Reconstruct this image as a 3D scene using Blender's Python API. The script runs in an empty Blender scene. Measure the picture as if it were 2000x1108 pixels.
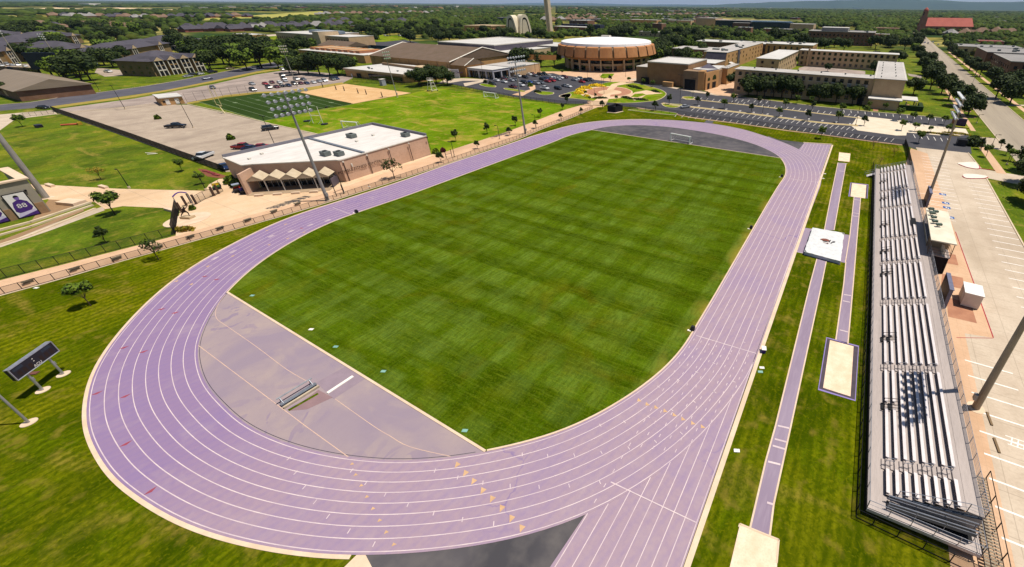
import bpy, math, random
import numpy as np
from mathutils import Vector, Matrix
R = math.radians
rnd = random.Random(7)
S = bpy.context.scene
COL = S.collection
# ---------------- camera ----------------
CAM = Vector((54.0713, -42.0024, 39.9639)); YAW, PITCH, ROLL, F, PX, PY = -.456902, .510729, .0099445, 812.544, 1278.945, 465.614
_cy, _sy = math.cos(YAW), math.sin(YAW)
FW = Vector((_sy*math.cos(PITCH), _cy*math.cos(PITCH), -math.sin(PITCH)))
_r = Vector((_cy, -_sy, 0)); _u = _r.cross(FW)
RT = _r*math.cos(ROLL) + _u*math.sin(ROLL); UP = -_r*math.sin(ROLL) + _u*math.cos(ROLL)
cd = bpy.data.cameras.new('camera'); cam = bpy.data.objects.new('camera', cd); COL.objects.link(cam); S.camera = cam
cd.sensor_width = 36; cd.lens = F*36/2000; cd.shift_x = (1000-PX)/2000; cd.shift_y = (PY-554)/2000
cd.clip_start = .5; cd.clip_end = 90000
m = Matrix((RT, UP, -FW)).transposed().to_4x4(); m.translation = CAM; cam.matrix_world = m
# ---------------- light ----------------
SUN_AZ, SUN_EL = R(58), R(69)
w = bpy.data.worlds.new('World'); S.world = w; w.use_nodes = True
nt = w.node_tree; sk = nt.nodes.new('ShaderNodeTexSky'); sk.sky_type = 'NISHITA'; sk.sun_disc = False
sk.sun_elevation = SUN_EL; sk.sun_rotation = SUN_AZ; sk.air_density = 1; sk.dust_density = .6; sk.altitude = 500
bg = nt.nodes['Background']; bg.inputs[1].default_value = .07; nt.links.new(sk.outputs[0], bg.inputs[0])
sl = bpy.data.lights.new('sun', 'SUN'); sl.energy = 4.9; sl.angle = R(.5); sl.color = (1, .93, .82)
so = bpy.data.objects.new('sun', sl); COL.objects.link(so)
sd = Vector((math.sin(SUN_AZ)*math.cos(SUN_EL), math.cos(SUN_AZ)*math.cos(SUN_EL), math.sin(SUN_EL)))
so.rotation_euler = sd.to_track_quat('Z', 'Y').to_euler(); so.location = (0, 0, 300)
S.view_settings.view_transform = 'Standard'; S.view_settings.look = 'None'; S.view_settings.exposure = .25; S.view_settings.gamma = 1
S.render.engine = 'CYCLES'
S.cycles.max_bounces = 6; S.cycles.transparent_max_bounces = 12; S.cycles.volume_bounces = 0

# ---------------- helpers ----------------
def G(px, py, z=0.0):
    d = FW + RT*((px-PX)/F) - UP*((py-PY)/F)
    t = (z-CAM.z)/d.z
    return Vector((CAM.x+d.x*t, CAM.y+d.y*t, z))
def proj(p):
    d = Vector(p)-CAM; z = d.dot(FW)
    return (PX+F*d.dot(RT)/z, PY-F*d.dot(UP)/z)
def gp(pts, z=0.0): return [tuple(G(a, b, z)[:2]) for a, b in pts]
def AR(pts, z):     # axis aligned rectangle round some points seen at height z
    q = gp(pts, z); xs = [a[0] for a in q]; ys = [a[1] for a in q]
    return (min(xs), min(ys), max(xs), max(ys))
def rect(x0, y0, x1, y1): return [(x0, y0), (x1, y0), (x1, y1), (x0, y1)]
KIDS = {}
class MB:
    def __init__(s): s.v = []; s.f = []
    def poly(s, pts):
        n = len(s.v); s.v += [tuple(p) for p in pts]; s.f.append(tuple(range(n, n+len(pts)))); return s
    def prism(s, pts, z0, z1, bottom=False):
        a = sum(pts[i][0]*pts[(i+1) % len(pts)][1]-pts[(i+1) % len(pts)][0]*pts[i][1] for i in range(len(pts)))
        if a < 0: pts = pts[::-1]
        n = len(s.v); k = len(pts)
        s.v += [(p[0], p[1], z0) for p in pts]+[(p[0], p[1], z1) for p in pts]
        s.f.append(tuple(range(n+k, n+2*k)))
        if bottom: s.f.append(tuple(range(n+k-1, n-1, -1)))
        for i in range(k):
            j = (i+1) % k; s.f.append((n+i, n+j, n+k+j, n+k+i))
        return s
    def box(s, cx, cy, z0, sx, sy, sz, rot=0, bottom=True):
        c, q = math.cos(rot), math.sin(rot)
        pts = [(cx+x*c-y*q, cy+x*q+y*c) for x, y in ((-sx/2, -sy/2), (sx/2, -sy/2), (sx/2, sy/2), (-sx/2, sy/2))]
        return s.prism(pts, z0, z0+sz, bottom)
    def tube(s, a, b, r, n=6, r2=None):
        a = Vector(a); b = Vector(b); d = (b-a)
        if d.length < 1e-6: return s
        d.normalize(); u = d.cross(Vector((0, 0, 1)))
        if u.length < .01: u = Vector((1, 0, 0))
        u.normalize(); v = d.cross(u); r2 = r if r2 is None else r2; k = len(s.v)
        for q, rr in ((a, r), (b, r2)):
            for i in range(n):
                t = 2*math.pi*i/n; s.v.append(tuple(q+u*math.cos(t)*rr+v*math.sin(t)*rr))
        for i in range(n):
            j = (i+1) % n; s.f.append((k+i, k+j, k+n+j, k+n+i))
        s.f.append(tuple(range(k+n-1, k-1, -1))); s.f.append(tuple(range(k+n, k+2*n))); return s
    def ring(s, cx, cy, prof, n=32, a0=0, a1=2*math.pi, sx=1):
        k = len(s.v); full = abs(a1-a0-2*math.pi) < 1e-6; m_ = n if full else n+1
        for i in range(m_):
            t = a0+(a1-a0)*i/n
            for r_, z in prof: s.v.append((cx+math.cos(t)*r_*sx, cy+math.sin(t)*r_, z))
        q = len(prof)
        for i in range(n):
            j = (i+1) % m_
            for l in range(q-1): s.f.append((k+i*q+l, k+j*q+l, k+j*q+l+1, k+i*q+l+1))
        return s
    def strip(s, pts, w_, z, closed=False):       # flat ribbon along points
        n = len(pts); k = len(s.v)
        for i in range(n):
            a = pts[(i-1) % n] if (i or closed) else pts[0]; b = pts[(i+1) % n] if (i < n-1 or closed) else pts[-1]
            dx, dy = b[0]-a[0], b[1]-a[1]; l = math.hypot(dx, dy) or 1; nx, ny = -dy/l*w_/2, dx/l*w_/2
            s.v += [(pts[i][0]-nx, pts[i][1]-ny, z), (pts[i][0]+nx, pts[i][1]+ny, z)]
        for i in range(n if closed else n-1):
            j = (i+1) % n; s.f.append((k+2*i, k+2*j, k+2*j+1, k+2*i+1))
        return s
    def wallstrip(s, pts, w_, z0, z1):            # kerb or wall along points
        for i in range(len(pts)-1):
            a, b = pts[i], pts[i+1]; dx, dy = b[0]-a[0], b[1]-a[1]; l = math.hypot(dx, dy)
            if l < 1e-4: continue
            nx, ny = -dy/l*w_/2, dx/l*w_/2
            s.prism([(a[0]-nx, a[1]-ny), (b[0]-nx, b[1]-ny), (b[0]+nx, b[1]+ny), (a[0]+nx, a[1]+ny)], z0, z1)
        return s
    def gable(s, x0, y0, x1, y1, z0, z1, axis='x', over=0.0):   # roof shell with ends
        x0 -= over; x1 += over; y0 -= over; y1 += over; k = len(s.v)
        if axis == 'x':
            ym = (y0+y1)/2; s.v += [(x0, y0, z0), (x1, y0, z0), (x1, y1, z0), (x0, y1, z0), (x0, ym, z1), (x1, ym, z1)]
            s.f += [(k, k+1, k+5, k+4), (k+2, k+3, k+4, k+5), (k+1, k+2, k+5), (k+3, k, k+4), (k+3, k+2, k+1, k)]
        else:
            xm = (x0+x1)/2; s.v += [(x0, y0, z0), (x1, y0, z0), (x1, y1, z0), (x0, y1, z0), (xm, y0, z1), (xm, y1, z1)]
            s.f += [(k+1, k+2, k+5, k+4), (k+3, k, k+4, k+5), (k, k+1, k+4), (k+2, k+3, k+5), (k+3, k+2, k+1, k)]
        return s
    def hip(s, x0, y0, x1, y1, z0, z1, over=.5):
        x0 -= over; x1 += over; y0 -= over; y1 += over; k = len(s.v); h = min(x1-x0, y1-y0)/2
        if x1-x0 > y1-y0: a, b = (x0+h, (y0+y1)/2, z1), (x1-h, (y0+y1)/2, z1); fs = [(0, 1, 5, 4), (1, 2, 5), (2, 3, 4, 5), (3, 0, 4)]
        else: a, b = ((x0+x1)/2, y0+h, z1), ((x0+x1)/2, y1-h, z1); fs = [(0, 1, 4), (1, 2, 5, 4), (2, 3, 5), (3, 0, 4, 5)]
        s.v += [(x0, y0, z0), (x1, y0, z0), (x1, y1, z0), (x0, y1, z0), a, b]; s.f += [tuple(k+i for i in f) for f in fs]+[(k+3, k+2, k+1, k)]
        return s
    def build(s, name, mat, parent=None, smooth=False):
        vs = s.v; me = bpy.data.meshes.new(name); ob = bpy.data.objects.new(name, me)
        if parent is not None:
            M_ = wm(parent).inverted(); vs = [tuple(M_ @ Vector(v)) for v in vs]; ob.parent = parent; KIDS.setdefault(parent.name, []).append(ob)
        else:
            xs = [v[0] for v in vs]; ys = [v[1] for v in vs]; o = ((min(xs)+max(xs))/2, (min(ys)+max(ys))/2, min(v[2] for v in vs))
            vs = [(v[0]-o[0], v[1]-o[1], v[2]-o[2]) for v in vs]; ob.location = o
        me.from_pydata(vs, [], s.f); me.materials.append(mat)
        if smooth: me.polygons.foreach_set('use_smooth', [True]*len(me.polygons))
        me.update(); COL.objects.link(ob); return ob
def wm(o):
    M_ = Matrix.LocRotScale(o.location, o.rotation_euler, o.scale)
    return wm(o.parent) @ M_ if o.parent else M_
def tag(o, label=None, cat=None, group=None, kind=None):
    if label: o['label'] = label
    if cat: o['category'] = cat
    if group: o['group'] = group
    if kind: o['kind'] = kind
    return o
def thing(name, label, cat, loc=(0, 0, 0), rz=0, group=None):
    o = bpy.data.objects.new(name, None); o.empty_display_size = .3; COL.objects.link(o)
    o.location = (loc[0], loc[1], loc[2] if len(loc) > 2 else 0); o.rotation_euler = (0, 0, rz); return tag(o, label, cat, group)
def struct(o): o['kind'] = 'structure'; return o
def dup(o, parent=None, loc=None, rz=None, sc=None, label=None, group=None):
    c = o.copy(); COL.objects.link(c); c.parent = parent
    if loc is not None: c.location = (loc[0], loc[1], loc[2] if len(loc) > 2 else 0)
    if rz is not None: c.rotation_euler = (0, 0, rz)
    if sc is not None: c.scale = (sc, sc, sc) if not isinstance(sc, tuple) else sc
    if label: c['label'] = label
    if group: c['group'] = group
    for ch in KIDS.get(o.name, []): dup(ch, c)
    if parent is not None: KIDS.setdefault(parent.name, []).append(c)
    return c
ORD = ['first', 'second', 'third', 'fourth', 'fifth', 'sixth', 'seventh', 'eighth', 'ninth', 'tenth', 'eleventh', 'twelfth', 'thirteenth', 'fourteenth', 'fifteenth', 'sixteenth', 'seventeenth', 'eighteenth', 'nineteenth', 'twentieth']
def nth(i): return ORD[i] if i < 20 else ['', 'twenty', 'thirty', 'forty', 'fifty', 'sixty', 'seventy'][(i+1)//10-1]+'-'+ORD[(i+1) % 10-1] if (i+1) % 10 else ['', 'twentieth', 'thirtieth', 'fortieth', 'fiftieth', 'sixtieth', 'seventieth'][(i+1)//10-1]
def posn(i, n): return 'leftmost' if i == 0 else ('rightmost' if i == n-1 else nth(i)+' from the left')

# ---------------- materials ----------------
def lin(h):
    c = [int(h[i:i+2], 16)/255 for i in (0, 2, 4)]
    return tuple((x/12.92 if x < .04045 else ((x+.055)/1.055)**2.4) for x in c)+(1,)
MATS = {}
def M(name, c1, c2=None, sc=1.0, rough=.8, metal=0, sc2=None, c3=None, lo=.35, hi=.65, world=True, bump=0, stretch=None, spec=.3):
    """procedural paint: two colours mixed by noise, with a finer third layer"""
    if name in MATS: return MATS[name]
    ma = bpy.data.materials.new(name); ma.use_nodes = True; n = ma.node_tree.nodes; l = ma.node_tree.links; b = n['Principled BSDF']
    b.inputs['Roughness'].default_value = rough; b.inputs['Metallic'].default_value = metal; b.inputs['Specular IOR Level'].default_value = spec
    c1 = lin(c1) if isinstance(c1, str) else c1; c2 = (lin(c2) if isinstance(c2, str) else c2) or tuple(x*.85 for x in c1[:3])+(1,)
    if world: co = n.new('ShaderNodeNewGeometry').outputs['Position']
    else: co = n.new('ShaderNodeTexCoord').outputs['Object']
    if stretch:
        mp = n.new('ShaderNodeMapping'); mp.inputs['Scale'].default_value = stretch; l.new(co, mp.inputs[0]); co = mp.outputs[0]
    def noise(s_, d=3):
        t = n.new('ShaderNodeTexNoise'); t.inputs['Scale'].default_value = s_; t.inputs['Detail'].default_value = d; l.new(co, t.inputs['Vector']); return t.outputs[0]
    def ramp(f, a, c): 
        q = n.new('ShaderNodeMapRange'); q.inputs[1].default_value = a; q.inputs[2].default_value = c; l.new(f, q.inputs[0]); return q.outputs[0]
    def mix(f, a, c):
        q = n.new('ShaderNodeMix'); q.data_type = 'RGBA'; l.new(f, q.inputs[0])
        for i, x in ((6, a), (7, c)):
            if isinstance(x, tuple): q.inputs[i].default_value = x
            else: l.new(x, q.inputs[i])
        return q.outputs[2]
    nz = noise(sc, 5); col = mix(ramp(nz, lo, hi), c1, c2)
    f2 = noise(sc2 or sc*9, 4)
    c3_ = (lin(c3) if isinstance(c3, str) else c3) or tuple(x*.8 for x in c1[:3])+(1,)
    g = n.new('ShaderNodeMath'); g.operation = 'MULTIPLY'; g.inputs[1].default_value = .5; l.new(ramp(f2, .45, .75), g.inputs[0])
    col = mix(g.outputs[0], col, c3_)
    l.new(col, b.inputs['Base Color'])
    if bump:
        bp = n.new('ShaderNodeBump'); bp.inputs['Strength'].default_value = bump; bp.inputs['Distance'].default_value = .1; l.new(noise(sc*20), bp.inputs['Height']); l.new(bp.outputs[0], b.inputs['Normal'])
    MATS[name] = ma; ma['_'] = 1; return ma
def NT(name):
    ma = bpy.data.materials.new(name); ma.use_nodes = True; MATS[name] = ma; return ma, ma.node_tree.nodes, ma.node_tree.links, ma.node_tree.nodes['Principled BSDF']
class NB:   # small node helper
    def __init__(s, n, l): s.n = n; s.l = l; s.pos = n.new('ShaderNodeNewGeometry').outputs['Position']
    def math(s, op, a, b=0.0):
        q = s.n.new('ShaderNodeMath'); q.operation = op
        for i, x in enumerate((a, b)):
            if isinstance(x, (int, float)): q.inputs[i].default_value = x
            else: s.l.new(x, q.inputs[i])
        return q.outputs[0]
    def mapr(s, f, a, b, c=0., d=1.):
        q = s.n.new('ShaderNodeMapRange'); s.l.new(f, q.inputs[0])
        for i, x in enumerate((a, b, c, d)): q.inputs[i+1].default_value = x
        return q.outputs[0]
    def noise(s, sc, det=3, scale=None, rot=None, dist=0):
        co = s.pos
        if scale or rot:
            mp = s.n.new('ShaderNodeMapping'); s.l.new(co, mp.inputs[0])
            if scale: mp.inputs['Scale'].default_value = scale
            if rot: mp.inputs['Rotation'].default_value = (0, 0, rot)
            co = mp.outputs[0]
        t = s.n.new('ShaderNodeTexNoise'); t.inputs['Scale'].default_value = sc; t.inputs['Detail'].default_value = det; t.inputs['Distortion'].default_value = dist; s.l.new(co, t.inputs['Vector']); return t.outputs[0]
    def mix(s, f, a, b):
        q = s.n.new('ShaderNodeMix'); q.data_type = 'RGBA'
        if isinstance(f, (int, float)): q.inputs[0].default_value = f
        else: s.l.new(f, q.inputs[0])
        for i, x in ((6, a), (7, b)):
            if isinstance(x, str): x = lin(x)
            if isinstance(x, tuple): q.inputs[i].default_value = x
            else: s.l.new(x, q.inputs[i])
        return q.outputs[2]
    def xyz(s):
        q = s.n.new('ShaderNodeSeparateXYZ'); s.l.new(s.pos, q.inputs[0]); return q.outputs
def grass_nodes(b, g, d, y, dry, mow=None, chk=False, drylo=.56, fine=.5):
    """g mid green, d dark green, y yellow green, dry straw"""
    c = b.mix(b.mapr(b.noise(.12, 6, dist=.8), .38, .64), g, d)
    c = b.mix(b.mapr(b.noise(.09, 7, scale=(1, .6, 1), rot=.3, dist=.8), .48, .74), c, y)
    c = b.mix(b.math('MULTIPLY', b.mapr(b.noise(.12, 8, scale=(.6, 1.3, 1), rot=-.4, dist=1.2), drylo+.01, drylo+.15), .6), c, dry)
    if mow:
        X = b.xyz(); p, amp, a = mow
        ph = b.math('ADD', b.math('MULTIPLY', X[0], math.cos(a)), b.math('MULTIPLY', X[1], math.sin(a)))
        ph = b.math('ADD', ph, b.math('MULTIPLY', b.noise(.06, 2), 2.0))
        st = b.mapr(b.math('SINE', b.math('MULTIPLY', ph, 2*math.pi/p)), -.7, .7)
        c = b.mix(b.math('MULTIPLY', st, amp), c, d)
    c = b.mix(b.math('MULTIPLY', b.mapr(b.noise(2.2, 6), .42, .7), fine), c, d)
    c = b.mix(b.math('MULTIPLY', b.mapr(b.noise(.8, 6, scale=(2.5, .4, 1), rot=.2), .5, .75), .35), c, y)
    c = b.mix(b.math('MULTIPLY', b.mapr(b.noise(5, 6), .5, .7), .45), c, d); c = b.mix(b.math('MULTIPLY', b.mapr(b.noise(3.1, 7, dist=1), .53, .72), .4), c, y)
    c = b.mix(b.math('MULTIPLY', b.mapr(b.noise(.5, 9), .56, .7), .35), c, dry)
    return c
# ================= ground and setting =================
def ground_mat():
    ma, n, l, p = NT('ground_land'); b = NB(n, l)
    near = grass_nodes(b, '566c0c', '384a04', '7c7c16', '9c8440', fine=.75, drylo=.57)
    # far land: dark scrub, dry pasture, bare soil
    far = b.mix(b.mapr(b.noise(.004, 5, scale=(.5, 1.6, 1), dist=.6), .47, .56), '2c4012', '8d8038')
    far = b.mix(b.mapr(b.noise(.0013, 5, scale=(.6, 1.8, 1)), .56, .62), far, 'b0a060')
    far = b.mix(b.mapr(b.noise(.0022, 4, scale=(.4, 2, 1)), .66, .69), far, 'd8c09a')
    far = b.mix(b.mapr(b.noise(.03, 5), .45, .62), far, '24380f')
    X = b.xyz(); d = b.math('SQRT', b.math('ADD', b.math('POWER', b.math('SUBTRACT', X[0], 20.0), 2.0), b.math('POWER', X[1], 2.0)))
    far = b.mix(b.mapr(d, 3500, 9000, 0, .75), far, '2c3a18')
    c = b.mix(b.mapr(b.math('ADD', d, b.math('MULTIPLY', b.noise(.01, 3), 300.0)), 560, 760), near, far)
    l.new(c, p.inputs['Base Color']); p.inputs['Roughness'].default_value = .95; p.inputs['Specular IOR Level'].default_value = .1
    return ma
MG = ground_mat()
struct(MB().poly([(-45000, -3000, 0), (45000, -3000, 0), (45000, 60000, 0), (-45000, 60000, 0)]).build('ground', MG))
def gmat(name, g, d, y, dry, **k):
    ma, n, l, p = NT(name); b = NB(n, l); c = grass_nodes(b, g, d, y, dry, **k); l.new(c, p.inputs['Base Color'])
    p.inputs['Roughness'].default_value = 1; p.inputs['Specular IOR Level'].default_value = 0.0; return ma
m_lawn = gmat('lawn_grass', '505d05', '303e02', '76740e', '8c7634', mow=(1.15, .5, R(0)), drylo=.53, fine=.85)
m_practice = gmat('practice_grass', '607c12', '486208', '808a20', 'b08e4c', drylo=.52)
m_dry = M('dry_grass', '9c823c', '8a7c34', .12, 1, sc2=1.2, c3='70701f')
def infield_mat():
    ma, n, l, p = NT('infield_grass'); b = NB(n, l); X = b.xyz()
    nx = b.mapr(b.noise(1.0, 2, scale=(.30, .012, 1)), .44, .56); ny = b.mapr(b.noise(1.0, 2, scale=(.010, .27, 1)), .44, .56)
    wx = b.math('MULTIPLY', b.math('SUBTRACT', b.noise(.04, 3), .5), 2.5)
    sy = b.mapr(b.math('SINE', b.math('MULTIPLY', b.math('ADD', X[1], wx), 2*math.pi/6.6)), -.4, .4); sx = b.mapr(b.math('SINE', b.math('MULTIPLY', b.math('ADD', X[0], wx), 2*math.pi/7.4)), -.4, .4)
    patch = b.mapr(b.noise(.03, 4), .40, .60)
    c = b.mix(b.mapr(b.noise(.06, 5), .35, .65), '445a05', '384c03')
    c = b.mix(b.math('MULTIPLY', b.math('MULTIPLY', sx, sy), b.math('MULTIPLY', patch, .8)), c, '62782e')
    c = b.mix(b.math('MULTIPLY', b.math('MULTIPLY', nx, ny), .6), c, '687d34')
    c = b.mix(b.math('MULTIPLY', b.math('MULTIPLY', b.math('SUBTRACT', 1.0, nx), b.math('SUBTRACT', 1.0, ny)), .45), c, '263701')
    c = b.mix(b.math('MULTIPLY', ny, .4), c, '4f6610'); c = b.mix(b.math('MULTIPLY', sy, .34), c, '273801')
    c = b.mix(b.math('MULTIPLY', b.mapr(b.noise(.11, 6, dist=1), .54, .72), .4), c, '5e640a')
    c = b.mix(b.math('MULTIPLY', b.mapr(b.noise(.09, 7, dist=1.5), .58, .7), .35), c, '5c4c0a')
    c = b.mix(b.math('MULTIPLY', b.mapr(b.noise(1.6, 7, scale=(1.6, .5, 1)), .42, .72), .5), c, '2a3301')
    c = b.mix(b.math('MULTIPLY', b.mapr(b.noise(1.2, 6, scale=(.3, 2.2, 1)), .5, .75), .3), c, '66700f')
    c = b.mix(b.math('MULTIPLY', b.mapr(b.noise(1.0, 5, scale=(3.2, .35, 1)), .5, .68), .35), c, '223200')
    c = b.mix(b.math('MULTIPLY', b.mapr(b.noise(1.0, 5, scale=(.35, 3.2, 1)), .52, .7), .3), c, '6a7a22')
    c = b.mix(b.math('MULTIPLY', b.mapr(b.noise(5, 6), .5, .72), .4), c, '64721a'); c = b.mix(b.math('MULTIPLY', b.mapr(b.noise(8, 4), .5, .7), .4), c, '1e2c00')
    # straw worn edge along the right straight
    e = b.math('MULTIPLY', b.mapr(X[0], 36.8, 39.4), b.mapr(b.noise(.12, 4), .42, .56)); c = b.mix(b.math('MULTIPLY', e, .8), c, '8c7a30')
    l.new(c, p.inputs['Base Color']); p.inputs['Roughness'].default_value = 1; p.inputs['Specular IOR Level'].default_value = 0.0; return ma
m_infield = infield_mat()
def slab_mat(name, c1, c2, c3, joint=4.5, jc='8f8070', sc=.25):
    """cast concrete with control joints and stains"""
    ma, n, l, p = NT(name); b = NB(n, l); X = b.xyz()
    c = b.mix(b.mapr(b.noise(sc, 6, dist=.5), .35, .68), c1, c2); c = b.mix(b.math('MULTIPLY', b.mapr(b.noise(.06, 6, scale=(2, .5, 1)), .5, .7), .6), c, c3)
    c = b.mix(b.math('MULTIPLY', b.mapr(b.noise(3, 6), .4, .8), .3), c, c3); c = b.mix(b.math('MULTIPLY', b.mapr(b.noise(.9, 8, dist=1.5, scale=(.5, 1.6, 1)), .56, .72), .35), c, c3)
    if joint:
        for i in (0, 1):
            f = b.math('ABSOLUTE', b.math('SUBTRACT', b.math('FRACT', b.math('DIVIDE', X[i], joint)), .5))
            c = b.mix(b.math('MULTIPLY', b.mapr(f, .012, .004), .55), c, jc)
    l.new(c, p.inputs['Base Color']); p.inputs['Roughness'].default_value = .85; p.inputs['Specular IOR Level'].default_value = .2; return ma
m_conc = slab_mat('pale_concrete', 'c0b09c', 'b3a28e', '94836f')
m_lot = slab_mat('old_lot_concrete', 'aa9a88', '9a8a7a', '7a6c60', joint=5)
m_row = slab_mat('worn_lot', 'a4948a', '8a7c74', '5e554f', joint=0, sc=.12)
m_walk = slab_mat('walk_concrete', 'c8a688', 'be9a7a', 'a68568', joint=1.8, jc='a08870')
m_plaza = slab_mat('plaza_concrete', 'd0b394', 'c8aa88', 'b09270', joint=6)
m_asph = M('asphalt', '3f3e42', '35343a', .2, .9, sc2=4, c3='4c4b50')
m_asph2 = M('old_asphalt', '55535a', '44434c', .15, .85, sc2=3, c3='605c60')
m_zone = M('zone_asphalt', '4e4a4d', '3c3a3e', .09, .8, sc2=.5, c3='6a6460', lo=.4, hi=.6)
m_roadc = M('road_concrete', 'a0937f', '8a7e6e', .1, .8, sc2=1.5, c3='786c5e', stretch=(2.2, .05, 1))
m_pad = M('pad_sand', 'e4cab0', 'd6b99c', .9, .95, sc2=7, c3='c8aa8c')
m_sand = M('sand', 'c8a578', 'bc9566', .2, .95, sc2=1, c3='b08858')
m_kerb = M('kerb', 'c9b79c', 'b9a68a', .5, .8)
m_curbt = M('track_kerb', 'd4bca2', 'c6ad92', .6, .7)
m_white = M('white_paint', 'e6dfd6', 'd8d0c6', 1.2, .6)
m_red = M('red_paint', 'a0242e', '8c2830', 2, .7)
m_blue = M('blue_paint', '2a5c98', '20508c', 2, .7)
m_brick = M('red_paving', 'a9785c', '986850', .7, .85)
ZL = [0.0]
def sheet(name, pts, mat, z, px=True):
    p = gp(pts) if px else pts
    a = sum(p[i][0]*p[(i+1) % len(p)][1]-p[(i+1) % len(p)][0]*p[i][1] for i in range(len(p)))
    if a < 0: p = p[::-1]
    return struct(MB().poly([(x, y, z) for x, y in p]).build(name, mat))
def kerb(name, pts, w_=.18, h=.12, mat=None, px=True, closed=False):
    p = gp(pts) if px else pts
    if closed: p = p+[p[0]]
    return struct(MB().wallstrip(p, w_, 0, h).build(name, mat or m_kerb))
def smooth(pts, n=6, closed=False):
    out = []; L = len(pts)
    for i in range(L if closed else L-1):
        p0 = pts[(i-1) % L] if closed or i else pts[0]; p1 = pts[i]; p2 = pts[(i+1) % L]; p3 = pts[(i+2) % L] if closed or i < L-2 else pts[-1]
        for k in range(n):
            t = k/n; out.append(tuple(.5*((2*p1[j])+(-p0[j]+p2[j])*t+(2*p0[j]-5*p1[j]+4*p2[j]-p3[j])*t*t+(-p0[j]+3*p1[j]-3*p2[j]+p3[j])*t**3) for j in (0, 1)))
    if not closed: out.append(pts[-1])
    return out
# --- lawns
sheet('stadium_lawn', [(-75, -62), (69, -62), (69.5, 100), (66, 116), (40, 122), (10, 127), (-20, 133), (-50, 139), (-64, 141)]+gp([(1110, 233), (1060, 252), (940, 297), (850, 328), (700, 377), (560, 420), (430, 457), (240, 510), (0, 578)])+[(-120, -62)], m_lawn, .008, px=False)
sheet('practice_lawn', [(513, 237), (690, 204), (803, 183), (850, 172), (1000, 193), (1105, 206), (1140, 212), (1050, 243), (940, 286), (846, 302), (835, 270), (728, 246), (640, 265), (530, 244)], m_practice, .012)
# --- left roads, lots
up = smooth(gp([(-60, 214), (0, 205), (60, 200), (140, 187), (200, 180), (300, 166), (400, 148), (500, 128), (600, 112), (690, 103)]))
lo = smooth(gp([(-60, 226), (0, 217), (100, 208), (180, 197), (250, 187), (330, 175), (420, 157), (500, 140), (590, 121), (690, 107)]))
sheet('campus_road', up+lo[::-1], m_asph2, .016, px=False)
kerb('road_kerb', up, px=False)
sheet('dry_strip', [(100, 208), (262, 186), (330, 175), (420, 157), (500, 140), (560, 132), (560, 134.5), (500, 143.5), (420, 160.5), (330, 178), (262, 190), (108, 211.5)], m_dry, .02)
sheet('parking_row', [(108, 214), (262, 193), (420, 164), (500, 146), (560, 137), (640, 143), (690, 152), (668, 163), (585, 178), (500, 182), (440, 188), (365, 203), (300, 204), (112, 219)], m_row, .024)
sheet('lot_strip_dry', [(366, 204), (440, 190), (500, 184), (585, 180), (672, 164), (668, 161), (560, 177), (500, 180), (440, 186), (365, 201)], m_dry, .028)
sheet('parking_lot', [(108, 219), (200, 209), (300, 204), (366, 205), (450, 223), (530, 243), (620, 263), (690, 275), (640, 330), (440, 336)], m_lot, .02)
kerb('lot_kerb', [(366, 204), (450, 222), (530, 242.5), (620, 262.5)], .35, .15)
kerb('lot_kerb', [(110, 224), (170, 217), (230, 212), (296, 203)], .3, .12)
sheet('forecourt', [(-40, 232), (0, 224), (104, 215), (112, 223), (30, 233), (0, 255), (-40, 262)], m_conc, .02)
sheet('side_lot', [(-80, 142), (30, 138), (70, 131), (70, 125), (20, 125), (-80, 128)], m_lot, .02)
sheet('far_lot', [(190, 133), (235, 137), (245, 148), (205, 150), (185, 142)], m_lot, .02)
sheet('far_lot', [(680, 84), (750, 82), (790, 78), (820, 84), (740, 92), (690, 92)], m_asph, .02)
sheet('far_lane', [(300, 78), (380, 76), (470, 71), (560, 66), (560, 69), (470, 75), (380, 80), (300, 83)], m_conc, .02)
sheet('far_lawn', [(420, 83), (500, 70), (660, 71), (760, 68), (700, 84), (600, 84)], m_practice, .01)
sheet('far_lawn', [(660, 72), (700, 69), (790, 70), (800, 82), (730, 86), (690, 84)], m_practice, .014)
sheet('far_field', [(330, 40), (500, 30), (640, 21), (628, 35), (480, 36), (420, 40)], M('field_straw', '8c8836', 'a29a4c', .01, .95), .014)
sheet('pond', [(400, 46), (430, 41), (515, 40), (500, 44), (440, 47)], M('water', '6f7f8a', '5c6c7c', .01, .1, spec=.5), .02)
sheet('bare_earth', [(170, 20), (230, 15), (350, 19), (350, 21), (270, 23), (160, 17)], M('bare_soil', 'd8bc98', 'c4a684', .01, .95), .02)
sheet('bare_earth', [(0, 19), (110, 15), (190, 19), (110, 22), (0, 21)], MATS['bare_soil'], .02)
# --- turf field and sand court
T = gp([(388, 199), (500, 183), (585, 179.5), (690, 203.5), (637, 211.5), (513, 236.5)])
m_turf = M('artificial_turf', '283a10', '30431a', .03, 1, sc2=.02, c3='202f0c', spec=.05)
sheet('turf_field', T, m_turf, .03, px=False)
lb = MB()
A, B_, Cc, D = T[0], T[2], T[3], T[5]
def lerp(a, b, t): return (a[0]+(b[0]-a[0])*t, a[1]+(b[1]-a[1])*t)
for i in range(1, 9):
    t = i/9; lb.strip([lerp(lerp(A, B_, t), lerp(D, Cc, t), .02), lerp(lerp(A, B_, t), lerp(D, Cc, t), .98)], .14, .036)
for i in range(2, 9, 2):
    for s_ in (.22, .78):
        a = lerp(lerp(A, B_, i/9), lerp(D, Cc, i/9), s_)
        for o in (-.7, .7): lb.box(a[0]+o, a[1], .0355, .9, 1.2, .001)
lb.strip([A, D], .2, .036); lb.strip([D, Cc], .25, .037)
struct(lb.build('yard_lines', M('yard_line', '7c8a68', '6c7a5c', .3, .8)))
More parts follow.
